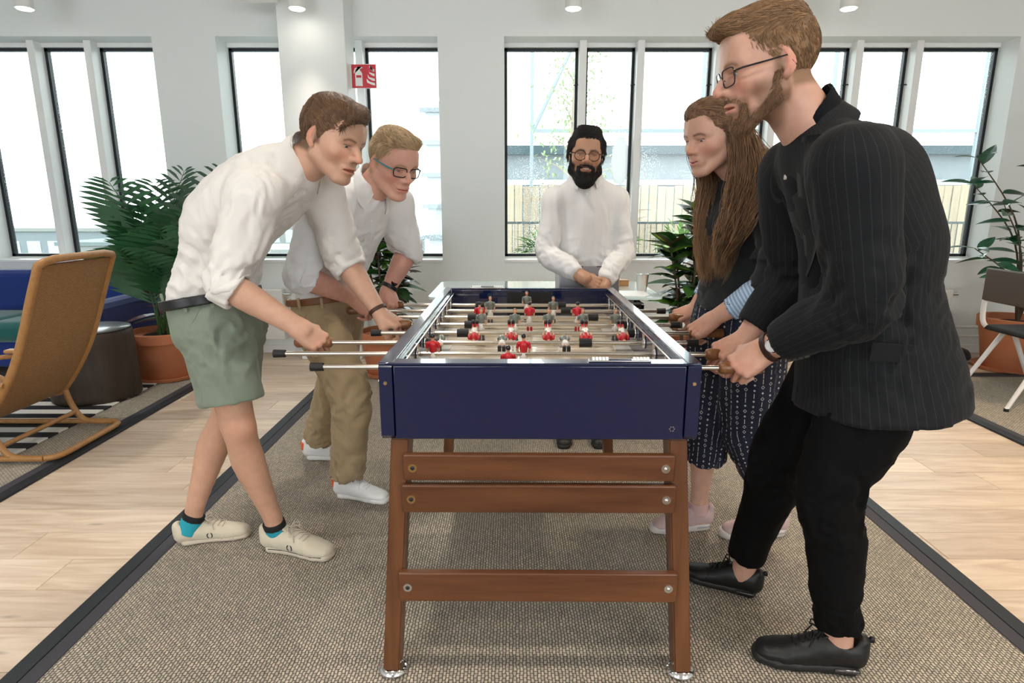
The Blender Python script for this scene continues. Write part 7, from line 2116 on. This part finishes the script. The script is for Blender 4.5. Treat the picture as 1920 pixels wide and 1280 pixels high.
tips = [(P(412, 318, 4.30), .10), (P(345, 322, 4.55), .16), (P(205, 342, 4.15), .16), (P(290, 345, 4.8), .15), (P(415, 395, 4.1), .05), (P(225, 470, 4.0), .10), (P(262, 400, 4.6), .12), (P(340, 400, 4.0), .12), (P(420, 450, 4.6), .10), (P(280, 470, 4.9), .1), (P(380, 350, 4.8), .12), (P(300, 430, 4.05), .10)]
palm(pl, 'tall palm in a terracotta pot behind the man in shorts', tips, 9)
# red cordyline
cd = empty('potted_cordyline', (-2.74, 4.82, .0), 'burgundy leaved plant behind the palm pot', 'plant'); pot(cd, .12, .30)
m_c1 = leafmat('burgundy_leaf', (.17, .014, .045), (.05, .014, .02)); m_c2 = leafmat('crimson_vein', (.50, .03, .11), (.22, .02, .06)); m_c3 = leafmat('silver_green_leaf', (.10, .18, .09), (.05, .09, .05))
CM = [leaf_mesh('leaf', .42, .095, [m_c1, m_c1], .3, .25), leaf_mesh('leaf', .40, .085, [m_c1, m_c2], .3, .35), leaf_mesh('leaf', .34, .08, [m_c3, m_c1], .3, .3)]
rng = np.random.default_rng(4)
MB().tube([(0, 0, .25), (.02, -.02, .5), (.03, -.03, .78)], [.018, .014, .010], 8).obj('stem', mat('croton_stem', (.10, .07, .045), .8), cd)
for k in range(30):
    a = k*2.4; t = k/30
    place_leaf(CM[rng.choice(3, p=[.4, .4, .2])], cd, A(.03*t, -.03*t, .34+.44*t), A(math.cos(a), math.sin(a), -.1+1.5*t*rng.uniform(.6, 1.1)), rng.uniform(-.3, .3), rng.uniform(.75, 1.1))
# glossy shrub at the right edge
gl = empty('potted_rubber_shrub', (4.02, 4.80, .0), 'glossy green shrub in a brown pot at the right edge', 'plant'); pot(gl, .26, .42)
m_gl = leafmat('glossy_leaf', (.012, .075, .040), (.03, .13, .06)); GM = leaf_mesh('leaf', .21, .085, [m_gl], .2, .2)
rng = np.random.default_rng(12)
ends = [(-.62, -.15, 1.62), (-.50, -.3, 1.30), (-.62, -.25, .98), (-.40, -.35, .78), (-.2, -.3, 1.72), (.1, -.1, 1.9), (-.15, -.4, 1.15), (.3, 0, 1.5), (-.45, .1, 1.45), (.35, -.3, 1.1), (-.05, -.2, 1.45)]
for e in ends:
    pts = spl([(0, 0, .36), (e[0]*.25, e[1]*.25, .36+(e[2]-.36)*.6), e], 7); MB().tube(pts, np.linspace(.011, .003, len(pts)), 6).obj('branch', MATS['croton_stem'], gl)
    for k in range(11):
        q = pts[5+min(k, 9)] if len(pts) > 14 else pts[-1]; a = k*2.4
        d = unit(A(*e)*A(1, 1, .25)-A(0, 0, .25))*.7+A(math.cos(a), math.sin(a), .1+.2*math.sin(a*3))
        place_leaf(GM, gl, q, d, rng.uniform(-.5, .5), rng.uniform(.7, 1.1))
# ------------------------------------------------------------------ outside the windows
TZ = .10
tag(MB().b2((-.9, 5.75, TZ-.2), (16, 26, TZ)).obj('terrace', mat('terrace_paving', (.42, .42, .40), .8, noise=(3, (.36, .36, .35), .3))), 'pale paved roof terrace outside the right windows', 'terrace', kind='structure')
tag(MB().b2((-160, 8, -5.2), (160, 400, -5.0)).obj('ground', mat('far_ground_asphalt', (.20, .22, .22), .9, noise=(.05, (.27, .29, .28), .3))), 'pale ground far below the left windows', 'ground', kind='structure')
# fence of upright planks
M_fp = mat('weathered_plank', (.36, .30, .22), .8, noise=(2, (.27, .22, .16), .25), stretch=(14, 14, 1), rnd=.2)
fe = empty('plank_fence', (5.0, 10.2, TZ), 'weathered upright plank fence across the terrace', 'fence')
pm = MB().b2((-.062, -.012, 0), (.062, .012, 1.50), .003).mesh('plank', M_fp)
for i in range(82): link('plank', pm, fe, (-5.3+i*.136, random.uniform(-.01, .01), random.uniform(-.02, .02)))
for z in (.35, 1.25): MB().b2((-5.4, .012, z), (5.9, .05, z+.08)).obj('rail', M_fp, fe)
# grey building beyond
M_gb = mat('grey_cladding', (.15, .175, .19), .6, noise=(2, (.19, .215, .23), .3)); M_db = mat('dark_glazing', (.03, .055, .065), .15); M_lb = mat('pale_fascia', (.34, .40, .42), .5)
bd = empty('flat_roofed_building', (5, 17, TZ), 'low grey flat-roofed building beyond the plank fence', 'building')
MB().b2((-5.5, 0, 0), (11, 6, 2.55)).obj('wall', M_gb, bd); MB().b2((-5.7, -.25, 2.5), (11.2, 6.2, 2.72)).obj('roof', M_db, bd); MB().b2((-5.5, -.06, 1.72), (11, .0, 1.86)).obj('fascia', M_lb, bd)
for i in range(9):
    w_ = MB().b2((-5.2+i*1.8, -.05, .75), (-3.9+i*1.8, .0, 1.62)).obj('window', M_db, bd); MB().b2((-5.12+i*1.8, -.07, .82), (-3.98+i*1.8, -.05, 1.55)).obj('pane', mat('far_pane', (.06, .12, .15), .1), w_)
# steel pergola frame
M_sf = mat('steel_frame_grey', (.20, .24, .26), .5)
pg = empty('steel_pergola', (4.0, 13.0, TZ), 'tall slim steel pergola frame above the fence', 'pergola')
for x in (-3.6, -1.55, -.2, 2.4, 3.9, 5.4, 6.9): MB().b2((x-.035, -.035, 0), (x+.035, .035, 5.2)).obj('post', M_sf, pg)
for z in (2.62, 5.1): MB().b2((-3.6, -.03, z), (6.9, .03, z+.07)).obj('beam', M_sf, pg)
MB().tube([(-3.6, 0, 2.6), (-2.4, 0, 5.1)], .04, 6).obj('brace', M_sf, pg)
# railing with mesh panels nearer the window
rl = empty('terrace_railing', (3.4, 8.2, TZ), 'dark slim railing on the terrace outside the window', 'railing')
M_rl = mat('railing_grey', (.06, .075, .08), .5)
for i in range(6): MB().b2((-3.6+i*1.45-.03, -.02, 0), (-3.6+i*1.45+.03, .02, .98)).obj('post', M_rl, rl)
for z in (.30, .95): MB().b2((-3.6, -.012, z), (3.65, .012, z+.03)).obj('rail', M_rl, rl)
for k in range(95): link('wire', bpy.data.meshes.get('wire_me') or MB().b2((-.004, -.004, .3), (.004, .004, .96)).mesh('wire_me', M_rl), rl, (-3.55+k*.076, 0, 0))
dkk = empty('planter_box', (2.6, 7.55, TZ), 'long dark timber planter below the window line', 'planter')
for k in range(5): MB().b2((-2.9, -.25, k*.095), (4.1, .25, k*.095+.085), .004).obj('board', mat('planter_board', (.13, .14, .14), .7, noise=(3, (.18, .18, .17), .3), rnd=.2), dkk)
# shrubs on the terrace
SL = leaf_mesh('leaf', .12, .05, [mat('shrub_leaf', (.10, .22, .05), .5, noise=(5, (.22, .34, .10), .3), rnd=.3)])
def shrub(x, y, z, r, n, seed, label):
    rng = np.random.default_rng(seed); e = empty('terrace_shrub', (x, y, z), label, 'shrub', 'shrubs in the terrace planter')
    MB().tube([(0, 0, 0), (.01, 0, r*.8)], [.015, .008], 6).obj('stem', MATS['croton_stem'], e)
    V = []; Fc = []; base = np.array([v_.co[:] for v_ in SL.vertices]); bf = np.array([p_.vertices[:] for p_ in SL.polygons])
    for k in range(n):
        d = unit(rng.normal(size=3)*A(1, 1, .8)+A(0, 0, .3)); p = d*r*rng.uniform(.4, 1.0)*A(1.2, .8, .9)+A(0, 0, r*.9)
        y_ = unit(np.cross((.1, .2, 1), d)); z_ = np.cross(d, y_); R = np.stack([d, y_, z_], 1)
        Fc.append(bf+len(V)*len(base)); V.append(base @ R.T*rng.uniform(.7, 1.3)+p)
    lo = link('foliage', mesh_np('foliage', np.concatenate(V), np.concatenate(Fc), SL.materials[0]), e); lo['kind'] = 'stuff'
for i, (x, r, w_) in enumerate(((.35, .20, 'left of the bearded man'), (1.25, .24, 'right of the bearded man'), (2.05, .27, 'behind the long-haired woman'), (3.0, .2, 'hidden behind the jacket wearer'), (4.6, .26, 'far right of the jacket wearer'), (5.9, .24, 'rightmost of the row'))):
    shrub(x, 7.55, TZ+.46, r, 170, 60+i, 'green shrub in the terrace planter, '+w_)
# young tree
tr = empty('young_tree', (1.05, 10.9, TZ), 'pale young tree standing outside, left of the bearded man', 'tree')
rng = np.random.default_rng(77)
MB().tube(spl([(0, 0, 0), (.04, 0, 1.2), (-.03, 0, 2.4), (.02, 0, 3.6)], 5), np.linspace(.06, .015, 16), 8).obj('trunk', mat('pale_bark', (.30, .24, .18), .8), tr)
V = []; Fc = []; base = np.array([v_.co[:] for v_ in SL.vertices]); bf = np.array([p_.vertices[:] for p_ in SL.polygons])
for k in range(14):
    z0 = 1.5+k*.14; a = k*2.4; e = A(math.cos(a)*(.75-.03*k), math.sin(a)*(.7-.03*k), z0+.35)
    MB().tube([(0, 0, z0), lerp(A(0, 0, z0), e, .5)+A(0, 0, .05), e], [.015, .01, .004], 5).obj('branch', MATS['pale_bark'], tr)
    for j in range(60):
        p = lerp(A(0, 0, z0), e, rng.uniform(.3, 1.05))+rng.normal(size=3)*.13; d = unit(rng.normal(size=3)); y_ = unit(np.cross((.1, .2, 1), d)); z_ = np.cross(d, y_)
        Fc.append(bf+len(V)*len(base)); V.append(base @ np.stack([d, y_, z_], 1).T*.7+p)
fo = link('foliage', mesh_np('foliage', np.concatenate(V), np.concatenate(Fc), mat('pale_tree_leaf', (.26, .36, .17), .6, rnd=.1, noise=(3, (.34, .44, .24), .3))), tr); fo['kind'] = 'stuff'
# distant harbour buildings seen through the left windows
rng = random.Random(5)
fm = [mat('far_facade_a', (.15, .18, .19), .8), mat('far_facade_b', (.19, .20, .19), .8), mat('far_facade_c', (.12, .15, .15), .8)]
for i, (x, y, w_, h_, lab) in enumerate(((-52, 70, 18, 3.6, 'leftmost of the row'), (-36, 62, 13, 2.6, 'second from the left'), (-40, 95, 26, 5.2, 'longest and farthest'), (-24, 58, 9, 2.2, 'third from the left'), (-27, 85, 15, 4.4, 'behind the palm'), (-13, 60, 8, 3.0, 'right of the column'))):
    b_ = empty('warehouse', (x, y, -5.0), 'pale distant warehouse beyond the left windows, '+lab, 'building', 'distant warehouses')
    MB().b2((-w_/2, -4, 0), (w_/2, 4, h_)).obj('wall', fm[i % 3], b_); MB().b2((-w_/2-.2, -4.2, h_), (w_/2+.2, 4.2, h_+.35)).obj('roof', fm[(i+1) % 3], b_)
    for k in range(int(w_/2.2)): MB().b2((-w_/2+.6+k*2.2, -4.05, h_*.35), (-w_/2+2.0+k*2.2, -4, h_*.72)).obj('window', M_lb, b_)
tw = empty('concrete_tower', (-2.15, 19, -5), 'narrow grey concrete tower at the edge of the column window', 'building')
MB().b2((-.35, -.3, 0), (.55, .3, 9.2)).obj('wall', mat('tower_grey', (.34, .38, .40), .8), tw)
for z in (5.3, 6.2, 7.1, 8.0, 8.9): MB().b2((-.5, -.42, z), (.6, -.3, z+.12)).obj('ledge', M_gb, tw)
